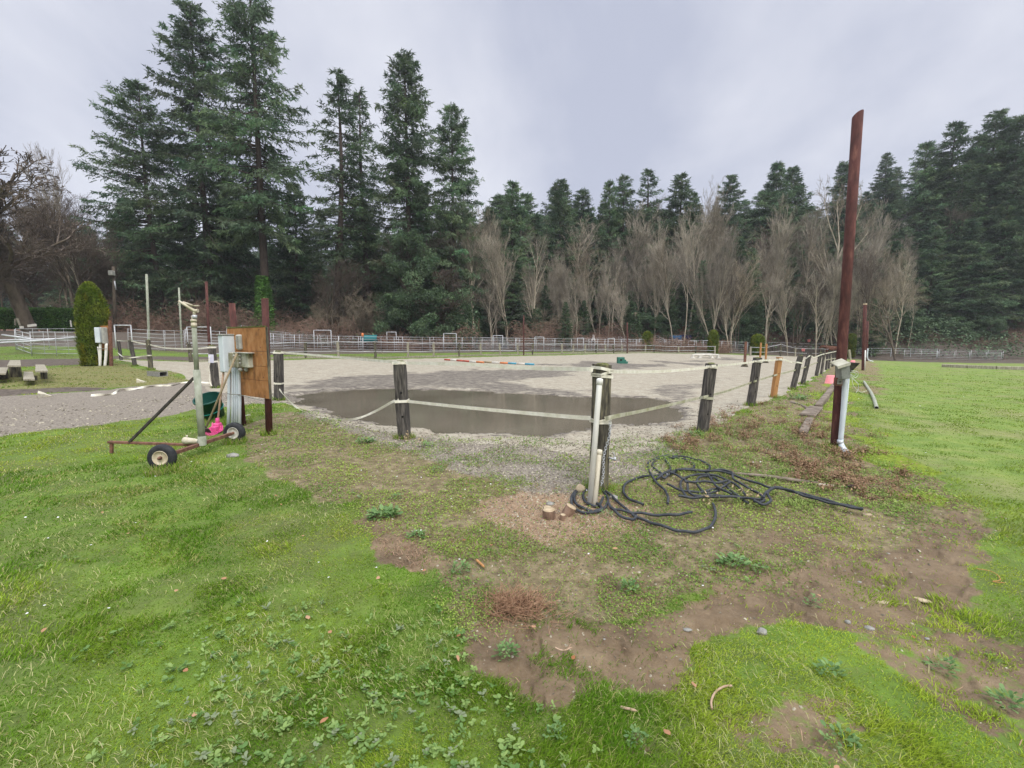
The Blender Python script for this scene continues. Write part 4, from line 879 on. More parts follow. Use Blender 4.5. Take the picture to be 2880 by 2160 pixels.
for i, (u, v, w, h) in enumerate([(2540, 1740, 14, 6), (2470, 1810, 12, 6), (2610, 1800, 14, 6), (2350, 1705, 10, 5), (2700, 1560, 12, 5), (2500, 1560, 10, 5), (2420, 1640, 12, 5), (2560, 1650, 10, 4), (2290, 1660, 10, 4), (2660, 1690, 12, 5), (2200, 1830, 14, 6), (1985, 1830, 12, 5), (1700, 1800, 8, 4), (1560, 1830, 8, 4), (2590, 1600, 12, 5)]):
    o = rock('pebble', 'small pebble pressed into the brown worn soil', u, v, w, h, random.choice(['stone', 'stone_tan']), flat=i % 2 == 0); tag(o, group='pebbles in the worn soil')
# pale wedge shaped stones by the left path
def wedge(name, label, pts, H, mt, cat):
    g = [G(*p) for p in pts]; o0 = g[0]; m = MB(); vs = [p-o0 for p in g]; n = len(vs); h = [hh for hh in H]
    tv = [Vector((v.x*.92, v.y*.92, v.z+h[i])) for i, v in enumerate(vs)]
    m.add(vs+tv, [tuple(range(n-1, -1, -1)), tuple(range(n, 2*n))]+[(i, (i+1) % n, n+(i+1) % n, n+i) for i in range(n)]); o = m.build(name, M[mt], loc=o0); tag(o, label, cat); return o
wedge('wedge_stone', 'cream wedge shaped stone with a point, lying on the brown verge at the left', [(107, 1121), (128, 1117), (149, 1115), (124, 1112), (109, 1113)], [.13, .08, .01, .09, .14], 'stone_pale', 'stone')
wedge('wedge_stone', 'small pale wedge stone in the mossy grass left of the concrete block', [(384, 1078), (400, 1077), (414, 1075), (400, 1072), (386, 1072)], [.12, .06, .02, .04, .1], 'stone_pale', 'stone')
# hollow concrete block
a = G(418, 1058); b = G(452, 1061); e = empty('concrete_block', a, 'mossy hollow concrete block lying at the arena corner', 'block')
d = (b-a); L = d.length; rz = math.atan2(d.y, d.x); e.rotation_euler = (0, 0, rz); S = .2
m = MB()
for (c, s) in (((L/2, .1, S-.015), (L, .3, .03)), ((L/2, .1, .015), (L, .3, .03)), ((L/2, -.035, S/2), (L, .03, S-.062)), ((L/2, .235, S/2), (L, .03, S-.062)), ((L*.33, .1, S/2), (.03, .238, S-.062))): m.box(c, s)
m.build('shell', M['stone'], e)
m = MB(); m.box((L/2, .1, S+.004), (L*.94, .28, .012), jit=.004); m.build('moss_cover', M['moss'], e)
# stumps: one coppiced plant with three cut stems
g = G(1560, 1462); e = empty('tree_stump', g, 'freshly cut low stump with three sawn stems in front of the corner post', 'stump')
for (dx, dy, r, h, tl) in ((-.045, -.01, .055, .13, -.05), (-.06, .12, .038, .1, .05), (.085, .05, .05, .15, .45), (.055, -.05, .024, .1, .1)):
    dd = Vector((math.sin(tl), -.05, math.cos(tl))).normalized(); c = Vector((dx, dy, -.03)); m = MB()
    m.lathe([(0, r*1.15), (.03, r*1.05), (h*.7, r), (h, r*.98)], c, dd, 14)
    m.V = [tuple(Vector(v)+Vector((random.uniform(-.003, .003), random.uniform(-.003, .003), 0))) for v in m.V]
    st = m.build('stem', M['bark'], e); m = MB(); m.lathe([(h+.0, r*.97), (h+.003, r*.9), (h+.003, 0)], c, dd, 14); m.build('cut_face', M['cut'], st)
# timbers edging the bank
def timber(label, px, w, h, mt='log', name='edging_timber', up=.0, group='old timbers edging the bank'):
    g = [G(*p) for p in px]; m = MB(); o0 = g[0]
    for i in range(len(g)-1):
        a, b = g[i]-o0, g[i+1]-o0; d = b-a; R = Vector((1, 0, 0)).rotation_difference(d.normalized()).to_matrix(); c = (a+b)/2+Vector((0, 0, h/2-.02+up)); m.box(c, (d.length, w, h), R, bev=.02, jit=.008)
    o = m.build(name, M[mt], loc=o0); tag(o, label, 'timber', group); return o
timber('near end of the old pinkish edging timber in the weeds left of the rusty pole', [(2256, 1230), (2276, 1190)], .12, .13)
timber('broad flat slab of old timber where the bank edging bends', [(2270, 1174), (2294, 1150)], .27, .09)
timber('far pinkish edging timber running up to the tall rusty pole', [(2300, 1152), (2326, 1118), (2346, 1088)], .14, .14)
timber('thin fallen grey board leaning on the bank below the orange post', [(2222, 1132), (2254, 1142), (2280, 1156)], .1, .06)
timber('long weathered log lying across the far right field', [(2648, 1033), (2720, 1036), (2800, 1039), (2900, 1042)], .24, .2, 'post_pale', name='log', up=.02, group='logs')
# bent grey pipe in the field
c = [G(*p) for p in [(2430, 1077), (2439, 1092), (2449, 1108), (2458, 1128), (2465, 1153)]]; o0 = c[-1]; e = empty('drain_pipe', o0, 'bent greyish pipe with an open end lying on the right field', 'pipe')
m = MB(); m.tube([rel(p, o0, .045) for p in catmull(c, 5)], .038, 14, cap=False); m.build('tube', M['galv_green'], e)
m = MB(); dd = (c[-1]-c[-2]).normalized(); m.lathe([(0, .038), (.004, .036), (.004, .031), (-.3, .031)], rel(c[-1], o0, .045), dd, 14); m.build('rim', M['stone'], e)
m = MB(); m.lathe([(-.06, .031), (-.06, 0)], rel(c[-1], o0, .045), dd, 14); m.build('opening_shade', M['dark'], e)  # black disc set in the mouth, inner shade put in as colour
# ------------------------------------------------------------------ electrical board
def board_assembly():
    base = G(757, 1224); Y = base.y; yl = 8.15
    e = empty('electric_board', base, 'orange plywood board on two rusty pipes carrying grey electrical boxes and white conduits', 'electrical board')
    def add(m, n, mt, par=None): return m.build(n, M[mt], par or e)
    def rr(p): return Vector(p)-base
    top = P(745, 841, Y); m = MB(); m.tube([rr(base)-Vector((0, 0, .1)), rr(top)], .052, 16); add(m, 'pipe_post', 'rust')
    m = MB(); m.lathe([(0, .052), (.008, .056), (.012, .03), (.014, 0)], rr(top), (0, 0, 1), 16); add(m, 'pipe_cap', 'rust2')
    lb = P(684, 1190, yl); lb.z = hz(lb.x, lb.y)-.1; lt = P(652, 853, yl); m = MB(); m.tube([rr(lb), rr(lt)], .052, 16); add(m, 'pipe_post', 'rust')
    # board: three plywood sheets in front of the poles
    TL, TR, BR, BL = P(639, 924, yl-.12), P(747, 920, Y-.15), P(751, 1130, Y-.15), P(652, 1106, yl-.12)
    ax = (TR-TL).normalized(); up = Vector((0, 0, 1)); nrm = ax.cross(up).normalized()
    if nrm.y > 0: nrm = -nrm
    R = Matrix((ax, -nrm, up)).transposed(); W_ = (TR-TL).length; Ht = TL.z-BL.z
    org = Vector((TL.x, TL.y, BL.z))
    def q(s, t, d=0): return rr(org + ax*(s*W_) + up*(t*Ht) + nrm*d)
    for (t0, t1) in ((0, .2475), (.252, .449), (.4535, .6615), (.666, 1.0)):
        m = MB(); m.box(q(.5, (t0+t1)/2), (W_, .02, (t1-t0)*Ht), R, bev=.003); add(m, 'plywood_sheet', 'plank')
    m = MB(); m.box(q(.5, .5)-nrm*.0145, (W_-.01, .008, Ht-.01), R); add(m, 'seam_backing', 'iron')  # dark sheet added behind so the bright gaps show as dark seams
    m = MB(); m.box(q(1.0, .5)+ax*.014-nrm*.01, (.026, .035, Ht*1.0), R, bev=.004); add(m, 'edge_batten', 'post_mossy')
    m = MB(); m.box(q(.5, 1.0)+up*.012, (W_, .03, .022), R, jit=.003); add(m, 'top_batten', 'moss')
    m = MB()
    for s, t in ((.86, .97), (.87, .72), (.875, .62), (.9, .3), (.91, .04), (.86, .47)): m.lathe([(0, .009), (.006, .009), (.008, .005), (.008, 0)], q(s, t, .01), nrm, 8)
    add(m, 'screw_heads', 'rust2')
    # tall pale box standing forward at the left edge
    c = P(645, 994, yl-.28); m = MB(); m.box(rr(c), (.17, .26, .62), R, bev=.012); tb = add(m, 'meter_cabinet', 'pvc_blue')
    m = MB(); m.box(rr(c)+up*.318, (.2, .3, .02), R, bev=.004); add(m, 'cabinet_lid', 'box', tb)
    # small switch box
    c = P(680, 962, yl-.4); m = MB(); m.box(rr(c), (.145, .14, .25), R, bev=.02); sb = add(m, 'switch_box', 'box')
    m = MB(); m.box(rr(c)+nrm*.078+ax*.02, (.012, .02, .2), R, bev=.003); m.box(rr(c)+nrm*.078-ax*.045+up*.02, (.03, .014, .014), R); add(m, 'hasp', 'stone', sb)
    # stained breaker box with three gangs
    c0 = P(665, 1010, yl-.45); c1 = P(712, 1011, Y-.1)
    gb = None
    m = MB(); cc = P(700, 1012, 7.6); m.box(rr(cc), (.34, .17, .25), R, bev=.012); gb = add(m, 'breaker_box', 'box_dirty')
    for i, (u, w) in enumerate(((661, .11), (678, .12))):
        m = MB(); cg = P(u, 1012, 7.72+(-.06*i)); m.box(rr(cg), (w-.012, .17, .25), R, bev=.01); add(m, 'breaker_box', 'box_dirty')
    for i, u in enumerate((659, 676, 694)):
        for v in (1000, 1011, 1021):
            m = MB(); cg = P(u, v, 7.56); m.lathe([(0, .016), (.018, .014), (.022, .006), (.022, 0)], rr(cg), nrm, 10); add(m, 'switch_knob', 'box', gb)
    m = MB(); m.box(rr(P(690, 992, 7.62)), (.6, .2, .014), R, bev=.003); add(m, 'box_hood', 'box', gb)
    for u in (675, 693, 711):
        m = MB(); cg = P(u, 1037, 7.62); m.lathe([(0, .03), (.02, .038), (.05, .036), (.075, .024), (.075, 0)], rr(cg)+ax*-.03, (ax*.8-up*.3), 12); add(m, 'conduit_elbow', 'box', gb)
    # conduits down to the ground
    for i, (u0, u1, rad) in enumerate(((645, 640, .026), (655, 651, .022), (661, 659, .018), (667, 664, .018), (673, 672, .026))):
        tp = P(u0, 1046, yl-.3-.02*i); bt = P(u1, 1192, yl-.3-.02*i); bt.z = hz(bt.x, bt.y)-.05
        m = MB(); m.tube([rr(tp)+up*.1, rr(tp), rr(tp.lerp(bt, .5))+ax*.01, rr(bt)], rad, 12); add(m, 'conduit', 'pvc_blue')
    m = MB(); a = P(638, 1107, yl-.37); b = P(674, 1110, yl-.42); c = P(744, 1128, Y-.14)
    m.tube([rr(a), rr(a.lerp(b, .5))-nrm*-.02, rr(b)], .007, 6); m.tube([rr(b), rr(b.lerp(c, .5))-up*.005, rr(c)], .006, 6); add(m, 'tie_wire', 'stone')
board_assembly()
# ------------------------------------------------------------------ tub and tools
def tub(name, label, u, v, w, h, mt, rim=None, rope=None, taper=.78, cat='tub', flip=False, loc=None):
    g = loc or G(u, v); g = Vector(g); R = w*g.y/FPX/2; H = h*g.y/FPX; e = empty(name, g, label, cat); m = MB()
    if not flip: m.lathe([(0, 0), (0, R*taper), (H, R), (H, R*1.05), (H-.02, R*1.05), (H-.02, R*1.0)], (0, 0, 0), (0, 0, 1), 28); m.lathe([(H, R*.97), (.03, R*taper*.95), (.03, 0)], (0, 0, 0), (0, 0, 1), 28)
    else: m.lathe([(0, R*1.05), (.02, R*1.05), (.02, R), (H-.01, R*taper), (H, R*taper*.9), (H, 0)], (0, 0, 0), (0, 0, 1), 20)
    m.build('shell', M[mt], e)
    if rim: m = MB(); m.lathe([(H-.025, R*1.02), (H-.025, R*1.07), (H+.004, R*1.07), (H+.004, R*.98)], (0, 0, 0), (0, 0, 1), 28); m.build('rim', M[rim], e)
    if rope:
        m = MB(); k = 25; m.tube([(math.cos(t)*R*.92*1.02, math.sin(t)*R*.92*1.02, H*(.52+.05*math.sin(t*1.0+.6))) for t in [2*PI*i/k for i in range(k+1)]], .008, 6); m.build('rope', M[rope], e)
    return e
gt = G(606, 1183)
e_ = tub('muck_tub', 'dark green plastic tub with a teal rope behind the sprinkler pipe', 606, 1180, 66, 72, 'green_tub', 'green_tub', 'green_rope'); e_.rotation_euler = (.42, 0, 0)
def tool_handle(a, b, r): m = MB(); m.tube([a, Vector(a).lerp(Vector(b), .5)+Vector((.004, 0, 0)), b], r, 10); return m
a = P(666, 994, 7.45); b = P(579, 1204, 7.25); e = empty('shovel', b, 'grey handled shovel leaning against the stained breaker box', 'shovel')
tool_handle(Vector((0, 0, 0)), a-b, .016).build('handle', M['handle'], e)
m = MB(); q = G(573, 1216)-b; m.box(Vector((-.02, .01, -.04)), (.15, .02, .1), Matrix.Rotation(.7, 3, 'X'), bev=.006); m.box(Vector((-.005, 0, .0)), (.035, .035, .07), bev=.008); m.build('blade', M['iron'], e)
a = P(637, 968, 8.0); b = P(612, 1186, 7.5); e = empty('manure_fork', b, 'bright pink plastic manure fork with a tan wooden handle leaning on the tall cabinet', 'manure fork')
m = tool_handle(Vector((0, 0, 0)), a-b, .0165); m.build('handle', M['handle2'], e)
m = MB(); tip = P(577, 1222, 7.2)-b; sock = Vector((0, 0, -.02)); k1 = P(611, 1205, 7.45)-b
m.tube([Vector((0, 0, .06)), Vector((0, 0, -.03))], [.026, .034], 10)
dirx = (tip-k1).normalized(); sx = Vector((.35, .9, .1)).normalized(); sx = (sx-dirx*sx.dot(dirx)).normalized(); nn = dirx.cross(sx)
m.box(k1*.5, (.1, .12, .07), bev=.015)
m.box(k1*.92, (.085, .2, .075), bev=.012)
for i in range(7):
    o_ = sx*(.03*(i-3)); m.tube([k1*.4+o_, k1+o_, k1.lerp(tip, .5)+o_-nn*.01, tip+o_], [.009, .011, .009, .006], 6)
for t in (.0, .35): m.tube([k1.lerp(tip, t)+sx*-.1, k1.lerp(tip, t)+sx*.1], .009, 6)
m.build('basket', M['pink'], e)
# ------------------------------------------------------------------ sprinkler cart
def cart():
    fw = P(457, 1293, 5.42); fw.z = hz(fw.x, fw.y)+.155; rw = P(660, 1222, 6.84); rw.z = hz(rw.x, rw.y)+.155
    o0 = Vector((fw.x, (fw.y+rw.y)/2, 0)); e = empty('sprinkler_cart', o0, 'two wheeled rusty cart carrying an upright irrigation sprinkler pipe', 'sprinkler cart')
    def rr(p): return Vector(p)-o0
    J = P(566, 1254, 6.12)
    m = MB()
    def bar(a, b, w, h=None):
        a, b = Vector(a), Vector(b); d = b-a; R = Vector((1, 0, 0)).rotation_difference(d.normalized()).to_matrix()
        # keep the bar's top face level
        x = d.normalized(); y = Vector((0, 0, 1)).cross(x).normalized() if abs(x.z) < .99 else Vector((0, 1, 0)); z = x.cross(y); R = Matrix((x, y, z)).transposed()
        m.box((a+b)/2, (d.length, w, h or w), R, bev=.004)
    a1 = fw+Vector((0, .03, 0)); a2 = rw+Vector((0, -.09, 0))
    bar(rr(a1), rr(a2), .045); m.build('axle', M['rust2'], e)
    m = MB(); T = P(305, 1243, 6.12); T2 = P(569, 1252, 6.12); bar(rr(T), rr(T2)+Vector((-.02, 0, .0)), .05, .03); m.build('tongue', M['rust2'], e)
    m = MB(); bar(rr(P(314, 1244, 6.12)), rr(P(314, 1274, 6.12)), .035); m.build('rest_leg', M['rust2'], e)
    m = MB(); bar(rr(P(364, 1243, 6.11)), rr(P(546, 1062, 6.11)), .032); m.build('brace', M['iron'], e)
    # upright pipe
    pb = P(569, 1248, 6.08); pm = P(553, 1040, 6.08); pt = P(545, 905, 6.08)
    m = MB(); m.tube([rr(pb), rr(pm)], .042, 18); m.build('sleeve_pipe', M['galv_green'], e)
    m = MB(); m.tube([rr(pm)-Vector((0, 0, .05)), rr(pt)], .029, 16); up = m.build('riser_pipe', M['galv_green'], e)
    m = MB(); dd = (pt-pm).normalized(); m.lathe([(-.07, .029), (-.07, .035), (-.02, .035), (-.02, .031), (0, .031), (.0, .038), (.03, .038), (.03, .024), (.08, .024), (.08, 0)], rr(pt), dd, 16); m.build('coupling', M['brass'], up)
    # sprinkler head
    hd = P(546, 874, 6.08); noz = P(502, 846, 6.0); tail = P(556, 862, 6.08)
    m = MB(); m.tube([rr(hd)-Vector((0, 0, .06)), rr(hd)], .018, 12); m.tube([rr(hd)-Vector((.01, 0, -.0)), rr(hd)+Vector((.05, 0, 0))], [.02, .024], 12)
    m.tube([rr(hd)+Vector((.035, 0, .0)), rr(hd), rr(hd).lerp(rr(noz), .3), rr(noz)], [.024, .024, .019, .014], 14); sh = m.build('sprinkler_head', M['brass'], e)
    m = MB(); m.box(rr(P(528, 854, 6.05)), (.13, .02, .018), Matrix.Rotation(.35, 3, 'Y'), bev=.004); m.box(rr(P(548, 860, 6.08)), (.1, .035, .014), bev=.003); m.tube([rr(P(505, 846, 6.0)), rr(P(500, 856, 6.0)), rr(P(504, 861, 6.0))], .004, 6)
    m.build('swing_arm', M['brass'], sh)
    m = MB(); m.lathe([(0, .0), (0, .024), (.03, .026), (.045, .012), (.045, 0)], rr(P(540, 852, 6.08)), (0, 0, 1), 12); m.tube([rr(P(498, 848, 6.0)), rr(P(492, 836, 6.0)), rr(P(495, 822, 6.0)), rr(P(501, 819, 6.0))], .0025, 5); m.build('spring_cap', M['iron'], sh)
    m = MB(); m.tube([rr(hd)-Vector((0, 0, .10)), rr(hd)-Vector((0, 0, .055))], .03, 12); m.tube([rr(hd)+Vector((-.05, 0, -.075)), rr(hd)+Vector((.02, 0, -.07))], .005, 6); m.build('swivel', M['galv'], sh)
    # inlet elbow and hose fitting
    m = MB(); el = rr(pb)+Vector((.0, 0, .03)); m.lathe([(-.05, .05), (.07, .05), (.075, .042)], el, (0, 0, 1), 16); m.tube([el, el+Vector((-.05, 0, .0))], .034, 14); m.build('elbow', M['galv_green'], e)
    m = MB(); m.lathe([(.04, .03), (.07, .028), (.1, .034), (.16, .038), (.2, .045), (.235, .045), (.245, .03), (.25, .028), (.25, 0)], el, (-1, -.05, .08), 16); m.tube([el+Vector((-.2, 0, .06)), el+Vector((-.2, 0, .085))], .012, 8); m.build('hose_fitting', M['stone_pale'], e)
    # wheels
    for c, rim, yaw, lab in ((fw, 'rim', .12, None), (rw, 'rim_white', .0, 'white rimmed far wheel')):
        n = Vector((-math.sin(yaw)*-1, -math.cos(yaw), 0)).normalized(); cc = rr(c)
        w = MB(); prof = [(-.045, .085), (-.05, .1), (-.048, .125), (-.038, .147), (-.02, .155), (0, .157), (.02, .155), (.038, .147), (.048, .125), (.05, .1), (.045, .085)]
        w.lathe(prof, cc, n, 36); wo = w.build('wheel', M['rubber'], e)
        if lab: wo['label'] = lab
        w = MB(); w.lathe([(.046, .088), (.052, .084), (.045, .078), (.03, .068), (.026, .05), (.03, .035), (.034, .02), (.034, 0)], cc, n, 32); w.lathe([(-.046, .088), (-.03, .07), (-.028, 0)], cc, n, 32); ro = w.build('rim', M[rim], wo)
        w = MB(); w.lathe([(.03, .022), (.06, .02), (.065, .012), (.08, .012), (.08, 0)], cc, n, 14); w.build('hub', M['rust2'], ro)
        w = MB(); vv = cc+n*.04+Vector((.02, 0, .045)); w.tube([vv, vv+n*.02+Vector((.012, 0, .01))], .004, 6); w.build('valve', M['rubber'], ro)
cart()
# ------------------------------------------------------------------ tall rusty poles
def pole(label, bot, top, wpx, name='steel_pole', mt='rust', slant=False):
    b = G(*bot); t = P(top[0], top[1], b.y); r = wpx*b.y/FPX/2; e = empty(name, b, label, 'pole'); H = (t-b).length; m = MB(); n = 24
    k = MB(); k.lathe([(-.1, r), (H*.25, r*1.0), (H*.5, r), (H, r)], (0, 0, 0), (0, 0, 1), n)
    if slant:
        # end sawn off at a slant, open pipe
        for j in range(n):
            i = 3*n+j; x, y, z = k.V[i]; k.V[i] = (x, y, z-.03-.035*(y/r)-.02*(x/r)*-1)
        k.V += [(x*.9, y*.9, z) for x, y, z in k.V[3*n:4*n]]; k.V += [(x*.9, y*.9, z-.12) for x, y, z in k.V[3*n:4*n]]
        for j in range(n):
            k.F.append((3*n+j, 3*n+(j+1) % n, 4*n+(j+1) % n, 4*n+j)); k.F.append((4*n+j, 4*n+(j+1) % n, 5*n+(j+1) % n, 5*n+j))
        k.F.append(tuple(5*n+j for j in range(n))); k.I += [0]*(2*n+1); k.S += [False]*(2*n+1)
    else:
        k.F.append(tuple(3*n+j for j in range(n))); k.I.append(0); k.S.append(False)
    k.build('shaft', M[mt], e); align(e, b, t); return e, b, t, r, H
e, b, t, r, H = pole('very tall rust red steel pole with a hooded junction box near its foot', (2349, 1266), (2413, 316), 25.5, slant=True)
inv = e.rotation_quaternion.inverted()
def onp(u, v, dy=-.12): return inv @ (P(u, v, b.y+dy)-b)
m = MB(); c = onp(2370, 1044, -.17); m.box(c, (.12, .12, .2), Matrix.Rotation(-.15, 3, 'Y'), bev=.006); jb = m.build('junction_box', M['box_grey'], e)
m = MB(); c2 = onp(2363, 1021, -.19); m.box(c2, (.17, .17, .02), Matrix.Rotation(-.3, 3, 'Y') @ Matrix.Rotation(.35, 3, 'X'), bev=.006); m.box(c2+Vector((-.01, -.085, -.03)), (.17, .012, .035), Matrix.Rotation(-.3, 3, 'Y')); m.build('lid', M['box_dirty'], jb)
m = MB(); c2 = onp(2391, 1031, -.16); m.add([c2+Vector((-.05, -.07, .055)), c2+Vector((.07, -.08, .05)), c2+Vector((.07, .05, .055)), c2+Vector((-.05, .05, .06)), c2+Vector((-.04, -.03, -.07)), c2+Vector((.0, -.03, -.07)), c2+Vector((.0, .03, -.07)), c2+Vector((-.04, .03, -.07))], [(0, 1, 2, 3), (0, 4, 5, 1), (1, 5, 6, 2), (2, 6, 7, 3), (3, 7, 4, 0), (4, 7, 6, 5)]); m.build('lamp_hood', M['iron'], e)
m = MB(); c = onp(2357, 1073, -.13); m.box(c, (.095, .05, .11), bev=.006); so = m.build('outlet_box', M['rust2'], e); m = MB(); m.box(c+Vector((0, -.03, 0)), (.06, .014, .07), bev=.003); pl = m.build('cover', M['stone'], so); m = MB(); m.lathe([(0, .012), (.012, .012), (.012, 0)], c+Vector((0, -.037, 0)), (0, -1, 0), 10); m.build('knob', M['iron'], pl)
m = MB(); m.tube(catmull([onp(2377, 1065, -.12), onp(2372, 1150, -.12), onp(2364, 1243, -.13)], 5), .031, 14)
m.tube([onp(2387, 1065, -.1), onp(2379, 1150, -.1), onp(2369, 1238, -.1)], .012, 10)
cd = m.build('conduit', M['pvc_blue'], e)
m = MB(); m.tube(catmull([onp(2364, 1236, -.13), onp(2366, 1250, -.14), onp(2374, 1264, -.22), onp(2385, 1277, -.33)], 5), .035, 14); m.build('conduit_elbow', M['pvc_blue'], cd)
m = MB(); m.lathe([(0, .034), (0, .038), (.05, .038), (.05, .034)], onp(2363, 1248, -.13), (0, 0, 1), 14); m.build('collar', M['galv'], cd)
def wires(par, paths, mt, f):
    m = MB()
    for p in paths: m.tube(catmull([f(u, v, d) for u, v, d in p], 6), .0035, 6)
    m.build('loose_wire', M[mt], par)
wires(e, [[(2386, 1046, -.17), (2398, 1043, -.2), (2412, 1046, -.2), (2413, 1056, -.18), (2404, 1062, -.18), (2393, 1052, -.17)], [(2386, 1050, -.17), (2400, 1047, -.22), (2408, 1052, -.2), (2402, 1058, -.18), (2390, 1053, -.17)], [(2390, 1055, -.17), (2400, 1066, -.2), (2413, 1080, -.22), (2414, 1092, -.2), (2408, 1105, -.2)]], 'wire_w', onp)
wires(e, [[(2386, 1054, -.17), (2395, 1060, -.2), (2398, 1078, -.24), (2407, 1094, -.26), (2422, 1103, -.26), (2438, 1099, -.24)]], 'wire_g', onp)
e2, b2, t2, r2, H2 = pole('second rusty steel pole further along the right field edge, with white conduit', (2428, 1042), (2433, 856), 9)
inv2 = e2.rotation_quaternion.inverted()
m = MB(); f2 = lambda u, v, d=-.1: inv2 @ (P(u, v, b2.y+d)-b2)
m.tube([f2(2434, 985), f2(2432, 1041)], .03, 10); m.tube(catmull([f2(2432, 1041), f2(2440, 1045), f2(2450, 1046, -.3), f2(2456, 1049, -.4)], 4), .02, 8); m.build('conduit', M['pvc'], e2)
m = MB(); m.lathe([(0, r2*1.1), (.06, r2*1.1), (.06, 0)], (0, 0, H2-.02), (0, 0, 1), 12); m.build('cap', M['stone_tan'], e2)
e3, b3, t3, r3, H3 = pole('third and most distant rusty pole at the far end of the right field edge', (2437, 1016), (2440, 903), 6)
inv3 = e3.rotation_quaternion.inverted(); f3 = lambda u, v, d=-.12: inv3 @ (P(u, v, b3.y+d)-b3)
m = MB(); m.tube(catmull([f3(2441, 980), f3(2439, 1000), f3(2441, 1011), f3(2448, 1015), f3(2456, 1017)], 4), .05, 8); m.build('conduit', M['pvc_blue'], e3)
pole('rust red pole behind the gate post, left of the orange board', (590, 1002), (580, 792), 7)
pole('thin rust red pole rising from the arena back fence left of centre', (1473, 1000), (1473, 886), 3.5)
pole('thin rust red pole rising from the arena back fence right of centre', (1764, 994), (1764, 907), 3.5)
pole('pale two tone pole leaning behind the white corral at the left', (420, 975), (412, 771), 6, mt='galv_green')
pole('slim pale pole just left of the sprinkler head', (512, 985), (503, 809), 4.5, mt='galv_green')
# utility pole with a meter at far left
b_ = Vector((P(325, 945, 46).x, 46, hz(P(325, 945, 46).x, 46))); e_ = empty('utility_pole', b_, 'wooden utility pole with a pale meter box behind the large column bush', 'utility pole')
m = MB(); tt = P(319, 750, 46)-b_; m.tube([Vector((0, 0, -.2)), tt], [.15, .12], 12); m.build('pole_shaft', M['bark_brown'], e_)
m = MB(); m.box(P(314, 768, 45.7)-b_, (.4, .4, .45), bev=.03); m.build('meter_box', M['box'], e_)
m = MB(); m.tube([P(322, 790, 45.7)-b_, P(326, 815, 45.7)-b_], .06, 8); m.build('conduit', M['galv'], e_)
# ------------------------------------------------------------------ left electrical board, column bushes, stands
def cyl_bush(name, label, u, vb, vt, w, top_round=.35, dense=1.0, mt='cedar', Y=None):
    b = G(u, vb); 
    if Y: b = Vector((P(u, vb, Y).x, Y, hz(P(u, vb, Y).x, Y)))
    t = P(u, vt, b.y); H = t.z-b.z; R = w*b.y/FPX/2; e = empty(name, b, label, 'bush')
    m = MB(); m.tube([Vector((0, 0, -.1)), Vector((0, 0, H*.8))], [R*.12, R*.03], 8); m.build('trunk', M['bark_brown'], e)
    A = 2*PI*R*H; n = int(min(42000, 900*A*dense)); z = RNG.random(n); th = RNG.uniform(0, 2*PI, n)
    prf = lambda q: np.where(q < .4, .9+.1*q/.4, np.clip(1-((q-.4)/.605)**(1.3/top_round), 0, 1)**.6); pr = prf(z)
    rad = R*pr*(.9+.2*vn(th*1.6+5, z*7, 3))*(1+.06*RNG.normal(0, 1, n)) - R*.1*RNG.random(n)
    x, y, zz = rad*np.cos(th), rad*np.sin(th), z*H
    s = (.035+.0022*b.y)*RNG.uniform(.7, 1.4, n); az = th+RNG.normal(0, .8, n); tl = RNG.uniform(.3, 1.4, n)
    col = RNG.uniform(.65, 1.35, (n, 1))*np.array([[1, 1, 1]])*(.8+.5*vn(th*3, z*14, 5))[:, None]; bt = vn(th*2, z*5, 9) > .72; col[bt] *= np.array([1.35, 1.05, .7])
    kites('foliage', x, y, zz, s*1.5, s*.6, tl, az, col, M[mt], parent=e, kind=None)
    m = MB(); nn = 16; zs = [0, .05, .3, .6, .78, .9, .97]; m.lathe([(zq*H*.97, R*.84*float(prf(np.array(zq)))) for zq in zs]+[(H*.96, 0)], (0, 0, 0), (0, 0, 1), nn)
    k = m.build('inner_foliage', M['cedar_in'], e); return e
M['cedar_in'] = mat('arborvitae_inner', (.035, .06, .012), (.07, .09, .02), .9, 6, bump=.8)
cyl_bush('column_bush', 'large clipped olive green column bush at the left, beside a small electrical board', 271, 1028, 798, 66, .45)
cyl_bush('column_bush', 'slim clipped column bush far across the arena, leftmost of the distant ones', 1820, 990, 936, 22, .3)
cyl_bush('column_bush', 'taller clipped column bush behind the white ground jump', 2004, 995, 932, 22, .35)
cyl_bush('column_bush', 'broad clipped column bush behind the right end of the arena', 2129, 999, 944, 30, .3)
cyl_bush('column_bush', 'narrow dark column bush just right of the tall rusty pole', 2391, 1006, 942, 17, .15)
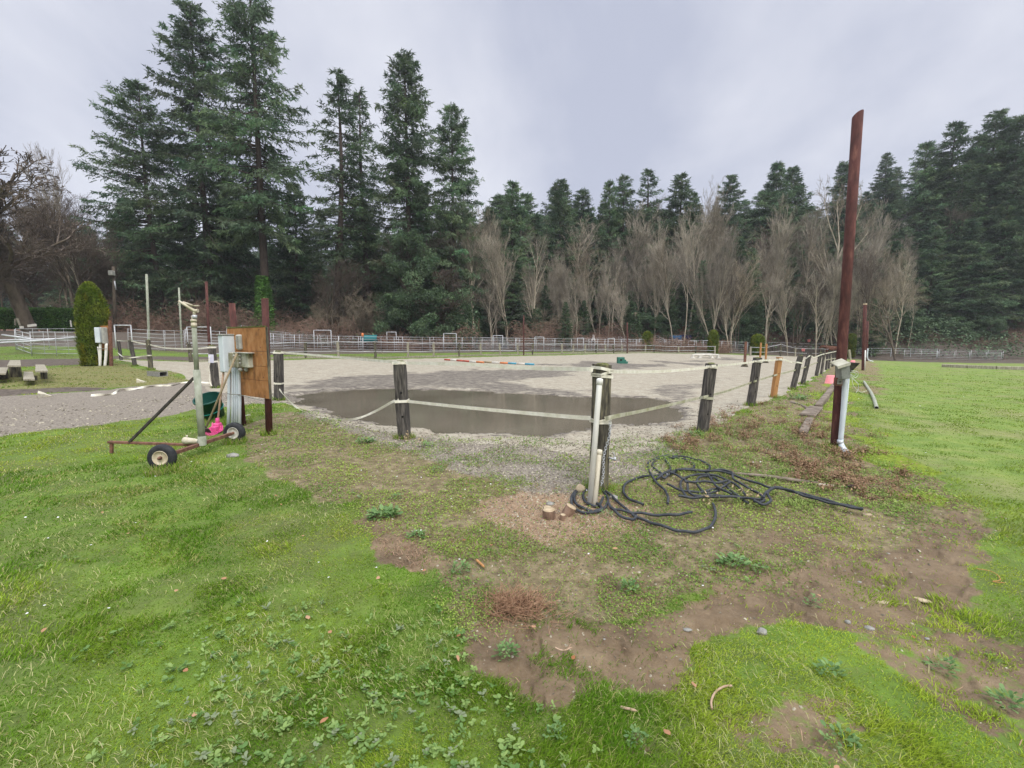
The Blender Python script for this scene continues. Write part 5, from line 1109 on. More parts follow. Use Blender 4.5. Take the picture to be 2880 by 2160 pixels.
def left_board():
    b = G(313, 1030); Y = b.y; e = empty('electric_board', b, 'small orange board with a pale grey box and white conduits beside the large column bush', 'electrical board')
    def rr(u, v, d=0): return P(u, v, Y+d)-b
    m = MB(); tp = rr(309, 900); m.box(tp*.5, (.11, .11, tp.length), Vector((0, 0, 1)).rotation_difference(tp.normalized()).to_matrix(), bev=.01); m.build('post', M['rust2'], e)
    m = MB(); a = rr(283, 1022, .25); c = rr(283, 904, .25); m.box((a+c)/2, (.13, .13, (c-a).length), bev=.01); m.build('post', M['rust2'], e)
    m = MB(); a = rr(281, 916, .05); c = rr(310, 985, .05); m.box((a+c)/2, (abs(c.x-a.x), .04, abs(a.z-c.z)), bev=.005); m.build('plywood_sheet', M['plank'], e)
    m = MB(); a = rr(271, 921, -.15); c = rr(289, 964, -.15); m.box((a+c)/2, (abs(c.x-a.x), .28, abs(a.z-c.z)), bev=.015); m.build('box', M['pvc_blue'], e)
    m = MB(); a = rr(289.5, 921, -.15); c = rr(300, 966, -.15); m.box((a+c)/2, (abs(c.x-a.x), .24, abs(a.z-c.z)), bev=.015); m.build('box', M['box'], e)
    for u0, v0, u1, r in ((282, 966, 281, .05), (299, 966, 295, .055), (275, 975, 280, .03)):
        m = MB(); q = rr(u1, 1031, -.15); m.tube(catmull([rr(u0, v0, -.15), rr((u0+u1)/2+1, 1000, -.15), q], 4), [r]*4+[r]*5, 10); m.build('conduit', M['pvc'], e)
    m = MB(); m.tube([rr(273, 980, -.22), rr(301, 981, -.22)], .012, 6); m.build('tie_wire', M['stone'], e)
left_board()
def stand(label, top, ped, th=.05):
    """pale plank top on a pedestal: top = (u0,u1,vback,vfront), ped=(u0,u1,vbase)"""
    b = G((ped[0]+ped[1])/2, ped[2]); Y = b.y; e = empty('wooden_stand', b, label, 'stand')
    zt = P(top[0], (top[2]+top[3])/2, Y).z
    def at(u, v):   # point on the plane of the top
        d = ray(u, v); t = (zt-EYE)/d.z; return Vector((d.x*t, d.y*t, zt))-b
    A, B_, C_, D = at(top[0]+top[4], top[2]), at(top[1]-top[5], top[2]), at(top[1], top[3]), at(top[0], top[3])
    m = MB(); k = 3
    for i in range(k):
        t0, t1 = i/k+.01, (i+1)/k-.01
        q = [D.lerp(A, t0), C_.lerp(B_, t0), C_.lerp(B_, t1), D.lerp(A, t1)]
        m.add([v-Vector((0, 0, th)) for v in q]+q, [(3, 2, 1, 0), (4, 5, 6, 7)]+[(j, (j+1) % 4, 4+(j+1) % 4, 4+j) for j in range(4)])
    m.build('plank_top', M['post_pale'], e)
    c = (A+B_+C_+D)/4; w = (ped[1]-ped[0])*Y/FPX; hgt = c.z-th
    m = MB(); m.box((0, c.y*.5, hgt*.5), (w, w*.8, hgt+.05), bev=.01); m.build('pedestal', M['post_mossy'], e); return e
stand('pale topped wooden stand at the far left, leftmost tall one', (20, 59, 1013, 1028, 8, 2), (28, 48, 1062))
stand('pale topped wooden stand with a tilted plank, right of the low slab', (99, 135, 1025, 1043, 1, 10), (112, 124, 1067))
stand('low grey two plank slab between the two tall wooden stands', (65, 98, 1045, 1066, 2, 6), (70, 92, 1072))
stand('grey bench top cut by the left edge of the picture', (-40, 16, 1033, 1050, 5, -8), (-30, 6, 1068))
# ------------------------------------------------------------------ arena furniture
def ground_pole(label, a, b, cols):
    A, B_ = G(*a), G(*b); e = empty('ground_pole', A, label, 'ground pole'); d = B_-A; n = len(cols)
    for i, c in enumerate(cols):
        m = MB(); m.tube([d*(i/n)+Vector((0, 0, .06)), d*((i+1)/n)+Vector((0, 0, .06))], .055, 10); m.build('band', M[c], e)
ground_pole('red and white striped jump pole lying on the sand beyond the puddle', (1251, 1014), (1360, 1022), ['red', 'white', 'red', 'red', 'white', 'orange'])
ground_pole('orange, white and blue striped jump pole lying on the sand', (1362, 1021), (1502, 1028), ['handle', 'white', 'orange', 'blue', 'white', 'blue'])
b = G(1752, 1023); w = 28*b.y/FPX; H = 18*b.y/FPX; e = empty('mounting_block', b, 'green stepped mounting block with a square hole standing on the sand', 'mounting block')
m = MB()
for x0, x1, h in ((-.5, .17, 1), (.17, .33, .62), (.33, .5, .36)): m.box(((x0+x1)/2*w, w*.3, h*H/2), ((x1-x0)*w-.002, w*.6, h*H), bev=.008)
m.build('steps', M['green_block'], e); m = MB(); m.box((-.2*w, -.002, .58*H), (w*.19, .012, H*.26)); m.build('hole', M['dark'], e)  # black slab on the front face, shade of the hole painted, not cut
def jump_standard(label, u, vb, vt, wp=7, foot=25):
    b = G(u, vb); Y = b.y; t = P(u-1, vt, Y)-b; e = empty('jump_standard', b, label, 'jump stand'); w = wp*Y/FPX; f = foot*Y/FPX
    m = MB(); m.box((0, 0, t.z/2+.04), (w*.8, w*.8, t.z-.08), bev=.01); m.build('upright', M['rust2'] if wp > 6 else M['post_new'], e)
    for k in range(2):
        R = Matrix.Rotation(k*PI/2+.3, 3, 'Z'); m = MB(); q = [(-f/2, -.03, 0), (f/2, -.03, 0), (f*.12, -.03, .26), (-f*.12, -.03, .26)]; q = q+[(x, .03, z) for x, y, z in q]
        m.add([R @ Vector(v)+Vector((0, 0, .01+.003*k)) for v in q], [(0, 1, 2, 3), (7, 6, 5, 4), (0, 4, 5, 1), (1, 5, 6, 2), (2, 6, 7, 3), (3, 7, 4, 0)]); m.build('foot', M['post_mossy'], e)
jump_standard('rusty brown jump stand with triangular feet, nearest on the sand', 2094, 1032, 961)
jump_standard('slim orange jump stand just behind the grey post with the orange one beside it', 2137, 1022, 964, 5, 18)
jump_standard('slim orange jump stand left of the orange timber post', 2153, 1021, 967, 5, 22)
b = G(1984, 1008); Y = b.y; e = empty('ground_jump', b, 'low white plastic ground jump on small feet near the far side of the arena', 'jump'); s = Y/FPX
m = MB(); m.box((0, 0, 10*s), (76*s, .14, .13), bev=.03); m.box((0, .5, 11*s), (50*s, .12, .1), bev=.03); m.build('rail', M['white'], e)
for x in (-36, -17, 17, 35):
    m = MB(); m.box((x*s, 0, 4.2*s), (.14, .3, 7*s), Matrix.Rotation(.3 if x < 0 else -.3, 3, 'Y'), bev=.03); m.box((x*s, 0, .04), (.3, .4, .07), bev=.02); m.build('foot', M['white'], e)
m = MB(); m.tube(catmull([Vector((-14*s, -.05, .1)), Vector((-8*s, -.05, .28)), Vector((8*s, -.05, .28)), Vector((14*s, -.05, .1))], 4), .05, 8); m.build('arch', M['white'], e)
tub('feed_tub', 'faded pink tub upside down behind the tall rusty pole', 2342, 1079, 38, 23, 'pink_pale', taper=.85, flip=True)
tub('feed_tub', 'small pink tub on the grass between the column bush and second pole', 2398, 1022, 12, 9, 'pink_pale', taper=.85, flip=True)
def hung(label, u, v, w, h, Y): tub('feed_bucket', label, 0, 0, w, h, 'pink_pale', taper=.8, cat='bucket', loc=P(u, v, Y))
hung('pink bucket hanging on the far right paddock fence, lower of two', 2259, 988, 9, 7, 50)
hung('pink bucket on the brown bank behind the far paddock fence, upper of two', 2275, 962, 8, 7, 58.5)
# ------------------------------------------------------------------ arena back fence: posts, tape strands and base board
def fence_line(label, ps, w=.14, mt='post_pale', rails=(.95, .42), board=True, name='tape_fence', rail_r=.022, railm='white_pipe', postm=None):
    g = [G(u, vb) for u, vb, vt in ps]; e = empty(name, g[0], label, 'fence'); o0 = g[0]; tops = []
    for (u, vb, vt), b in zip(ps, g):
        t = P(u, vt, b.y); H = max(.6, min(1.45, t.z-b.z)); tops.append(H)
        m = MB(); R = Matrix.Rotation(random.uniform(-.06, .06), 3, 'Y'); m.box(b-o0+Vector((0, 0, H/2-.03)), (w, w, H+.06), R, bev=.012); m.build('post', M[postm or random.choice(['post_pale', 'post_mossy'])], e)
    for i in range(len(g)-1):
        a, b = g[i]-o0, g[i+1]-o0
        for f in rails:
            m = MB(); pa = a+Vector((0, -w*.55, tops[i]*f)); pb = b+Vector((0, -w*.55, tops[i+1]*f)); mid = (pa+pb)/2-Vector((0, 0, random.uniform(.0, .05)))
            m.tube([pa, mid, pb], rail_r, 6); m.build('tape', M[railm], e)
        if board: m = MB(); d = b-a; m.box((a+b)/2+Vector((0, .0, .05)), (d.length, .05, .16), Vector((1, 0, 0)).rotation_difference(d.normalized()).to_matrix(), jit=.01); m.build('base_board', M['post_pale'], e)
    return e
fence_line('long pale post and tape fence along the back of the arena', [(536, 1019, 962), (700, 1012, 962), (860, 1008, 961), (952, 1008, 959), (1056, 1009, 959), (1148, 1007, 962), (1220, 1005, 963), (1291, 1003, 964), (1352, 1001, 964), (1406, 1000, 965), (1456, 999, 966), (1498, 998, 965), (1580, 997, 966), (1612, 995, 967), (1645, 995, 967), (1676, 994, 967), (1702, 994, 968), (1725, 994, 968), (1749, 993, 969), (1764, 993, 969), (1815, 992, 970), (1839, 992, 970), (1908, 994, 974), (1956, 994, 973), (2010, 996, 973)])
fence_line('pale tape fence right of the broad column bush, at the arena back', [(2110, 1001, 975), (2153, 1001, 976), (2194, 1002, 966), (2236, 1003, 978), (2306, 1004, 980), (2345, 1004, 981)], name='tape_fence', board=False)
fence_line('distant paddock fence with white insulators below the brown bank', [(2010, 985, 959), (2050, 985, 960), (2090, 986, 960), (2130, 986, 961), (2172, 987, 962), (2215, 988, 963), (2260, 989, 965), (2305, 990, 966), (2350, 991, 967), (2400, 992, 968)], name='paddock_fence', rails=(.95, .6), board=False, w=.08, postm='post')
fence_line('long low rail fence far behind the right field', [(2400, 1003, 981), (2450, 1003, 979), (2505, 1003, 979), (2560, 1004, 980), (2635, 1005, 981)], name='rail_fence', rails=(.95, .7, .45), board=False, w=.07, postm='galv', railm='galv')
def low_dark_line(): 
    m = MB(); g = [G(u, v) for u, v in ((770, 1005), (860, 1003), (948, 1001), (1020, 1000))]
low_dark_line()
# ------------------------------------------------------------------ corral panels
def panel_mesh(L, H, rails=6, r=.024):
    m = MB(); m.tube([(0, 0, 0), (0, 0, H)], r, 8); m.tube([(L, 0, 0), (L, 0, H)], r, 8); m.tube([(L*.52, 0, .12), (L*.52, 0, H)], r*.8, 6)
    for i in range(rails): z = .14+(H-.14)*i/(rails-1); m.tube([(0, 0, z), (L, 0, z)], r*.85, 6)
    return m
PL, PH = 3.6, 1.45
pan0 = None
def place_panel(a, b, label, group, H=PH, mt='galv', name='corral_panel'):
    global pan0
    a, b = Vector(a), Vector(b); d = b-a; L = d.length
    if pan0 is None:
        e = empty(name, (0, 0, 0), label, 'corral panel', group)
        m = MB(); m.tube([(0, 0, 0), (0, 0, PH)], .022, 8); m.tube([(PL, 0, 0), (PL, 0, PH)], .022, 8); m.tube([(PL*.52, 0, .12), (PL*.52, 0, PH)], .017, 6); m.build('upright_frame', M['white_pipe'], e)
        m = MB()
        for i in range(6): z = .16+(PH-.19)*i/5; m.tube([(0, 0, z), (PL, 0, z)], .015, 6)
        m.build('rails', M['white_pipe'], e); pan0 = e; r = e
    else:
        r = pan0.copy(); C.objects.link(r)
        for ch in list(pan0.children): c = ch.copy(); C.objects.link(c); c.parent = r
    r['label'] = label; r['group'] = group; r.location = a; r.rotation_euler = (0, -math.atan2(d.z, math.hypot(d.x, d.y)), math.atan2(d.y, d.x)); r.scale = (L/PL, 1, H/PH); return r
def gp(x, y): return Vector((x, y, hz(x, y)))
def pU(u, Y): x = (u-CX)/FPX*Y; return gp(x, Y)
def row(pts, label, group, H=PH, skip=()):
    for i in range(len(pts)-1):
        a, b = pts[i], pts[i+1]; L = (b-a).length; n = max(1, round(L/3.6))
        for j in range(n):
            if (i, j) in skip: continue
            p, q = a.lerp(b, j/n), a.lerp(b, (j+1)/n); place_panel(gp(p.x, p.y), gp(q.x, q.y), label, group, H)
G1 = 'panels of the front corral row'; G2 = 'panels of the middle corral row'; G3 = 'panels of the back corral row'; G4 = 'panels dividing the paddocks'
place_panel(pU(363, 31.5), pU(466, 32), 'nearer left white panel standing behind the arena corner posts', None); pan0['group'] = 'separate panels'
place_panel(pU(466, 32.2), pU(523, 33.5), 'short white panel right of the nearer left one', 'separate panels')
row([pU(523, 35), pU(700, 38), pU(830, 43), pU(1300, 46), pU(1700, 50), pU(2100, 56)], 'white rail panel in the front row of the corral behind the arena', G1, 1.4)
row([pU(640, 42), pU(850, 48), pU(1300, 51.5), pU(1760, 57)], 'white rail panel in the middle row of the corral behind the arena', G2, 1.4)
row([pU(680, 47), pU(900, 53), pU(1350, 57), pU(2000, 62)], 'white rail panel in the back row of the corral behind the arena', G3, 1.4)
for u, y0, y1 in ((700, 38.5, 46), (800, 42, 52), (905, 44, 53), (1010, 44.5, 54), (1110, 45, 55), (1210, 45.5, 56), (1330, 46.5, 57), (1450, 48, 58), (1560, 49, 59), (1680, 50, 60), (1790, 51.5, 61), (1900, 53, 61.5)):
    a = pU(u, y0); b = gp(a.x+random.uniform(-.5, .5), y1); row([a, b], 'white rail panel running back between two paddocks', G4, 1.4)
# tall white gate frames
def gate_frame(label, u0, u1, vt, Y, tilt=0):
    a, b = pU(u0, Y), pU(u1, Y); zt = P(u0, vt, Y).z; e = empty('gateway', a, label, 'gateway'); d = b-a
    for p in (Vector((0, 0, 0)), d): m = MB(); m.tube([p, Vector((p.x+tilt, p.y, zt-a.z))], .035, 8); m.build('upright', M['white_pipe'], e)
    m = MB(); m.tube([Vector((-.02+tilt, 0, zt-a.z)), Vector((d.x+.02+tilt, d.y, zt-a.z))], .035, 8); m.build('crossbar', M['white_pipe'], e)
for l, a in zip(['tall white gate frame beside the large column bush', 'tall white gate frame behind the gate post and rust pole', 'tall white gate frame on the corral right of the orange board', 'narrow white gate frame above the dark horse', 'white gate frame above the broadleaf tree foot', 'white gate frame left of the thin rust pole',
    'white gate frame right of the thin rust pole', 'narrow white gate frame behind the ivy stump and bramble mound', 'white gate frame left of the second thin rust pole', 'white gate frame half hidden by the leftmost distant column bush', 'tilted small white gate frame between two column bushes', 'squat white gate frame between two column bushes', 'white gate frame touching the taller column bush'],
    [(330, 376, 915, 31), (532, 598, 920, 34), (886, 934, 929, 43.5), (1090, 1116, 934, 48), (1249, 1284, 938, 46), (1387, 1414, 944, 47.5), (1504, 1529, 948, 49), (1623, 1640, 951, 53), (1709, 1727, 952, 51), (1796, 1822, 954, 54), (1896, 1908, 958, 57, .5), (1935, 1957, 959, 57), (1976, 2000, 958, 57)]): gate_frame(l, *a)
# left corral and the white poles lying on it
def gpx(u, v): return G(u, v)
A0 = G(90, 1001); row([A0, G(160, 1002), G(226, 1002)], 'white rail panel in the near side of the small corral at far left', 'panels of the left corral', 1.45)
row([G(46, 985), G(90, 1001)], 'white rail panel closing the left side of the small corral at far left', 'panels of the left corral side', 1.3)
row([G(50, 984), G(140, 983), G(226, 981)], 'white rail panel in the far side of the small corral at far left', 'panels of the left corral rear', 1.35)
def lying(label, pts, r=.05, mt='white_pipe'):
    m = MB(); q = [P(*p) for p in pts]; m.tube(q, r, 8); o = m.build('white_pole', M[mt]); tag(o, label, 'pole', 'white poles resting on the left corral')
lying('white pole reaching up to the left behind the left corral rails', [(6, 942, 28.5), (60, 949, 28), (100, 956, 28)])
lying('longest white pole resting across the left corral and past the picture edge', [(-40, 966, 26), (100, 959, 27), (228, 947, 28)])
lying('white pole lying just below the longest one on the left corral', [(-30, 958, 27.5), (60, 956, 27.5), (228, 951, 28)])
# right field panels
place_panel(G(2542, 1010), G(2633, 1012), 'shiny front panel standing alone at the left of the right field pen', 'right field panels', 1.15)
row([G(2636, 1012), G(2815, 1015)], 'galvanised panel in the long receding side of the right field pen', 'right field pen side', 1.1)
row([G(2640, 1007), G(2820, 1011)], 'galvanised panel in the rear side of the right field pen', 'right field pen rear', 1.1)
# orange marker, horses
m = MB(); p = pU(1022, 44.4); m.tube([Vector((0, 0, 0)), Vector((0, 0, 1.5))], .04, 8); e = empty('marker_post', p, 'slim post with an orange cap on the corral left of the blanketed horse', 'post'); m.build('post_shaft', M['white_pipe'], e); m = MB(); m.lathe([(1.32, .0), (1.32, .11), (1.6, .13), (1.72, .06), (1.72, 0)], (0, 0, 0), (0, 0, 1), 12); m.build('cap', M['orange'], e)
def horse(label, p, rz, coat, blanket=None, graze=.0, mane=(.02, .015, .012)):
    e = empty('horse', p, label, 'horse', None, rz); mt = mat('horse_coat', coat, tuple(c*1.35 for c in coat), .7, 3); hm = mat('horse_mane', mane, None, .9)
    # skeleton: x forward, z up, metres
    nz = 1.75-graze; hd = Vector((1.22+.1*graze, 0, nz)); 
    J = {'pel': ((-.5, 0, 1.18), .30), 'mid': ((0, 0, 1.1), .31), 'che': ((.5, 0, 1.13), .30), 'nb': ((.72, 0, 1.3), .2), 'nm': ((.93, 0, 1.5-.45*graze), .15), 'pol': ((1.1+.1*graze, 0, 1.68-.85*graze), .12), 'fac': ((1.27+.08*graze, 0, 1.52-.9*graze), .1), 'muz': ((1.4+.05*graze, 0, 1.34-.95*graze), .07), 'tail': ((-.78, 0, 1.22), .12)}
    E = [('pel', 'mid'), ('mid', 'che'), ('che', 'nb'), ('nb', 'nm'), ('nm', 'pol'), ('pol', 'fac'), ('fac', 'muz'), ('pel', 'tail')]
    for s, n in ((-1, 'l'), (1, 'r')):
        J['e'+n] = ((1.08+.1*graze, s*.06, 1.83-.85*graze), .025); E.append(('pol', 'e'+n))
        J['s'+n] = ((.52, s*.16, .95), .15); J['k'+n] = ((.55, s*.17, .5), .065); J['f'+n] = ((.54, s*.17, .12), .045); J['h'+n] = ((.58, s*.17, .03), .06)
        E += [('che', 's'+n), ('s'+n, 'k'+n), ('k'+n, 'f'+n), ('f'+n, 'h'+n)]
        J['t'+n] = ((-.52, s*.17, .95), .19); J['st'+n] = ((-.42, s*.18, .72), .11); J['ho'+n] = ((-.66, s*.17, .5), .06); J['c'+n] = ((-.6, s*.17, .13), .045); J['hh'+n] = ((-.55, s*.17, .03), .06)
        E += [('pel', 't'+n), ('t'+n, 'st'+n), ('st'+n, 'ho'+n), ('ho'+n, 'c'+n), ('c'+n, 'hh'+n)]
    ks = list(J); me = bpy.data.meshes.new('body'); me.from_pydata([J[k][0] for k in ks], [(ks.index(a), ks.index(b)) for a, b in E], []); me.materials.append(mt)
    o = bpy.data.objects.new('body', me); C.objects.link(o); o.parent = e; md = o.modifiers.new('skin', 'SKIN'); sv = me.skin_vertices[0].data
    for i, k in enumerate(ks): r = J[k][1]; sv[i].radius = (r*.85, r); sv[i].use_root = (k == 'pel')
    md.use_smooth_shade = True; sb = o.modifiers.new('sub', 'SUBSURF'); sb.levels = 1; sb.render_levels = 2
    m = MB()
    a, b_, c = [Vector(J[k][0]) for k in ('nb', 'nm', 'pol')]
    m.ribbon([a+Vector((-.05, 0, .2)), b_+Vector((-.07, 0, .14)), c+Vector((-.06, 0, .1))], .16, .05); m.build('mane', hm, e)
    m = MB(); m.tube([(-.8, 0, 1.28), (-.93, 0, 1.1), (-.95, 0, .8), (-.92, 0, .5)], [.04, .07, .08, .02], 8); m.build('tail', hm, e)
    if blanket:
        m = MB(); vs = []; fs = []; xs = [-.82, -.6, -.3, 0, .3, .6, .74]; n = 12
        for i, x in enumerate(xs):
            for j in range(n+1):
                an = -.25+(PI+.5)*j/n; ry = .36+(.03 if abs(x) < .7 else -.05); top = .38+(.02 if abs(x) > .3 else 0); z = 1.14+math.sin(an)*top if math.sin(an) > 0 else 1.14+math.sin(an)*1.3
                vs.append((x, math.cos(an)*ry, z))
        k = n+1
        for i in range(len(xs)-1):
            for j in range(n): fs.append((i*k+j, i*k+j+1, (i+1)*k+j+1, (i+1)*k+j))
        m.add(vs, fs, 0, True); bo = m.build('blanket', mat('horse_blanket', blanket, None, .8), e); so = bo.modifiers.new('s', 'SOLIDIFY'); so.thickness = .02
    return e
horse('brown horse wearing a teal blanket, behind the corral rails', pU(1042, 46.8), .1, (.1, .045, .03), (.02, .15, .16), .7)
horse('dark brown horse standing behind the corral rails below a white gate frame', pU(1108, 49.5), PI-.25, (.03, .018, .014), None, .2)
horse('chestnut horse with a light blue blanket near the centre of the corral', pU(1325, 53.5), PI-.1, (.15, .07, .04), (.2, .38, .46), .8)
horse('pale tan horse with its head raised, left of the blue blanketed horse', pU(1262, 54.5), .9, (.36, .25, .15), None, -.05, (.4, .34, .25))
horse('white faced pinto horse at the centre right of the corral', pU(1668, 56.5), 1.4, (.5, .47, .44), None, -.1)
horse('dark horse with a bright blue blanket near the two column bushes', pU(1898, 60), .2, (.03, .02, .018), (.03, .1, .2), .75)
horse('black horse with a navy blanket right of the bright blue one', pU(1925, 60.5), PI, (.02, .015, .013), (.02, .02, .06), .75)
horse('dark brown horse right of the brown bank fence near the rusty pole', pU(2338, 57.5), PI-.4, (.12, .05, .03), None, .4)
# boards by the left hedge
def slab(name, label, u0, u1, v0, v1, Y, mt, cat, rot=0):
    a, b = P(u0, v0, Y), P(u1, v1, Y); m = MB(); m.box((0, 0, 0), (abs(b.x-a.x), .12, abs(a.z-b.z)), Matrix.Rotation(rot, 3, 'Y'), bev=.01); o = m.build(name, M[mt], loc=(a+b)/2); tag(o, label, cat); return o
slab('board', 'small white board lying below the clipped hedge', 56, 66, 917, 924, 38, 'white', 'board')
slab('board', 'long white board lying below the clipped hedge', 78, 102, 912, 919, 38, 'white', 'board', -.12)
slab('hedge_post', 'left of two leaning pale posts before the hedge', 41, 45, 896, 915, 38.5, 'post_pale', 'post', .12)
slab('hedge_post', 'right of two leaning pale posts before the hedge', 49, 55, 895, 916, 38.5, 'post_pale', 'post', -.25)
slab('hedge_post', 'white post at the right end of the hedge', 198, 201, 901, 920, 39, 'white', 'post', -.05)
# houses seen through the trees
def house(label, p, w, d, h, rh, mw='wallw', rz=0):
    e = empty('house', p, label, 'house', None, rz)
    m = MB(); m.box((0, 0, h/2-.5), (w, d, h+1)); wl = m.build('wall', M[mw], e)
    m = MB(); o = .5
    for s in (-1, 1):
        q = [(-w/2-o, s*(d/2+o), h-.25), (w/2+o, s*(d/2+o), h-.25), (w/2+o, 0, h+rh), (-w/2-o, 0, h+rh)]
        q2 = [(x, y, z+.2) for x, y, z in q]; m.add(q+q2, [(0, 1, 2, 3), (7, 6, 5, 4), (0, 4, 5, 1), (1, 5, 6, 2), (2, 6, 7, 3), (3, 7, 4, 0)])
    for x in (-w/2, w/2): m.add([(x, -d/2, h), (x, d/2, h), (x, 0, h+rh)], [(0, 1, 2)])
    m.build('roof', M['roof'], e)
    for x in (-w*.3, 0, w*.3):
        for z in (h*.28, h*.72):
            m = MB(); m.box((x, -d/2-.03, z), (1.3, .08, 1.3)); f = m.build('window', M['white'], e); m = MB(); m.box((x, -d/2-.08, z), (1.1, .04, 1.1)); m.build('pane', M['glass'], f)
    return e
house('grey house dimly seen through the trees left of centre', gp(P(1172, 900, 84).x, 86), 9, 7, 5.6, 1.8)
house('white gabled house high on the wooded hillside at the right', gp(P(2556, 620, 98).x, 98), 4.2, 6, 2.6, 1.6, 'white', .9)
# ------------------------------------------------------------------ trees
def tubes_np(segs, n=3):
    """segs: array (k, 8): p0 xyz, p1 xyz, r0, r1 -> V, F (open prisms)"""
    S = np.asarray(segs, float); a = S[:, :3]; b = S[:, 3:6]; r0 = S[:, 6]; r1 = S[:, 7]
    d = b-a; L = np.linalg.norm(d, axis=1, keepdims=True)+1e-9; d = d/L
    ref = np.where(np.abs(d[:, 2:3]) > .9, np.array([[1., 0, 0]]), np.array([[0., 0, 1.]]))
    u = np.cross(d, ref); u /= np.linalg.norm(u, axis=1, keepdims=True)+1e-9; w = np.cross(d, u)
    V = []
    for q, r in ((a, r0), (b, r1)):
        for j in range(n):
            t = 2*PI*j/n; V.append(q+(u*math.cos(t)+w*math.sin(t))*r[:, None])
    V = np.stack(V, 1).reshape(-1, 3); k = np.arange(len(S))[:, None]*2*n
    F = np.vstack([k+np.array([[j, (j+1) % n, n+(j+1) % n, n+j]]) for j in range(n)]); return V, F
def mesh_only(name, V, F, m, col=None, smooth=False):
    o = npmesh(name, V, F, m, col=col, smooth=smooth); me = o.data; bpy.data.objects.remove(o); return me
def conifer_meshes(seed, H=36, R=5.2, cb=.16, nb=210, airy=1.0, topR=.12, lean=0.0, side=None, droop=.35, power=.75, leaf=1.0):
    R *= 1.5; nb = int(nb*1.35); droop *= .8; rg = np.random.default_rng(seed); bend = rg.normal(0, .5, 2)
    def tr(t): return np.array([bend[0]*math.sin(t*2.2)+lean*t*t*H, bend[1]*math.sin(t*1.9), t*H])
    segs = []; N = 16; rb = H*.0125
    for i in range(N):
        t0, t1 = i/N, (i+1)/N; segs.append([*tr(t0), *tr(t1), rb*(1-t0)**.85+.03, rb*(1-t1)**.85+.03])
    tv, tf = tubes_np(segs, 8)
    # flare at the root
    wood = []; LV = []; LC = []
    for i in range(nb):
        t = cb+(1-cb)*(1-rg.random()**1.08)*.995 if i > 12 else cb*.5+cb*.9*rg.random()
        dead = i <= 12
        az = rg.uniform(0, 2*PI); prof = (1-t)**power; prof = prof*(1-topR)+topR*(1-t)**.2
        lowf = min(1, .55+.45*(t-cb)/.18) if t > cb else .4
        L = R*prof*lowf*rg.uniform(.5, 1.2)*(.88 if not dead else .5)
        if side is not None: L *= 1+side[1]*max(0, math.cos(az-side[0]))
        if L < .35: L = .35
        el = .75*t*t-.12-(1-t)*droop*.6+rg.normal(0, .1)
        p = tr(t); d = np.array([math.cos(az)*math.cos(el), math.sin(az)*math.cos(el), math.sin(el)]); K = 6; pts = [p]; dd = d.copy()
        for k in range(K):
            dd = dd+np.array([0, 0, -.055*droop*2+(.085 if k > 2 else 0)]) + rg.normal(0, .05, 3); dd /= np.linalg.norm(dd); pts.append(pts[-1]+dd*L/K)
        pts = np.array(pts); br = max(.02, L*.014)
        for k in range(K): wood.append([*pts[k], *pts[k+1], br*(1-k/K)+.012, br*(1-(k+1)/K)+.01])
        if dead: continue
        # side sprays
        ns = int(max(6, L*4.6*airy))
        s = np.sort(rg.uniform(.14, 1.0, ns)); idx = np.minimum((s*K).astype(int), K-1); fr = s*K-idx
        base = pts[idx]*(1-fr[:, None])+pts[idx+1]*fr[:, None]; dr = pts[idx+1]-pts[idx]; dr /= np.linalg.norm(dr, axis=1, keepdims=True)
        sg = np.where(rg.random(ns) < .5, -1, 1)*rg.uniform(.3, 1.0, ns); lat = np.cross(dr, [0, 0, 1.]); lat /= np.linalg.norm(lat, axis=1, keepdims=True)+1e-9
        sl = (.26*L*(1.05-s)+.55)*rg.uniform(.6, 1.25, ns)
        sdv = dr*.75+lat*sg[:, None]+np.stack([0*sg, 0*sg, rg.uniform(-.55, .08, ns)], 1); sdv /= np.linalg.norm(sdv, axis=1, keepdims=True)
        q = 8; tt = np.tile(np.linspace(.08, 1, q), ns); B = rg.normal(0, .07, (ns*q, 3))+np.repeat(base, q, 0)+np.repeat(sdv, q, 0)*(tt*np.repeat(sl, q))[:, None]; B[:, 2] -= .1*tt**2*np.repeat(sl, q)*3*droop
        m = len(B); ld = np.repeat(sdv, q, 0)*.9+rg.normal(0, .6, (m, 3)); ld[:, 2] -= .35*droop*2; ld /= np.linalg.norm(ld, axis=1, keepdims=True)
        wl = np.cross(ld, rg.normal(0, 1, (m, 3))); wl /= np.linalg.norm(wl, axis=1, keepdims=True)+1e-9; ll = rg.uniform(.24, .58, m)*leaf; ww = ll*rg.uniform(.2, .38, m)
        tri = np.stack([B-wl*ww[:, None]*.5, B+wl*ww[:, None]*.5, B+ld*ll[:, None]], 1); LV.append(tri.reshape(-1, 3))
        c = np.repeat(rg.uniform(.65, 1.4)*rg.uniform(.8, 1.25, (m, 1)), 3, 0)*(np.array([[1, 1, 1]])+rg.normal(0, .06, (1, 3))); LC.append(c)
    # top leader tuft
    LV = np.vstack(LV); LC = np.vstack(LC); F3 = np.arange(len(LV)).reshape(-1, 3)
    wv, wf = tubes_np(wood, 3); V = np.vstack([tv, wv])
    t_me = mesh_only('trunk', V, [np.vstack([tf, wf+len(tv)])], M['bark_fir'], smooth=False)
    c_me = mesh_only('crown', LV, [F3], M['fir'], col=LC)
    return t_me, c_me
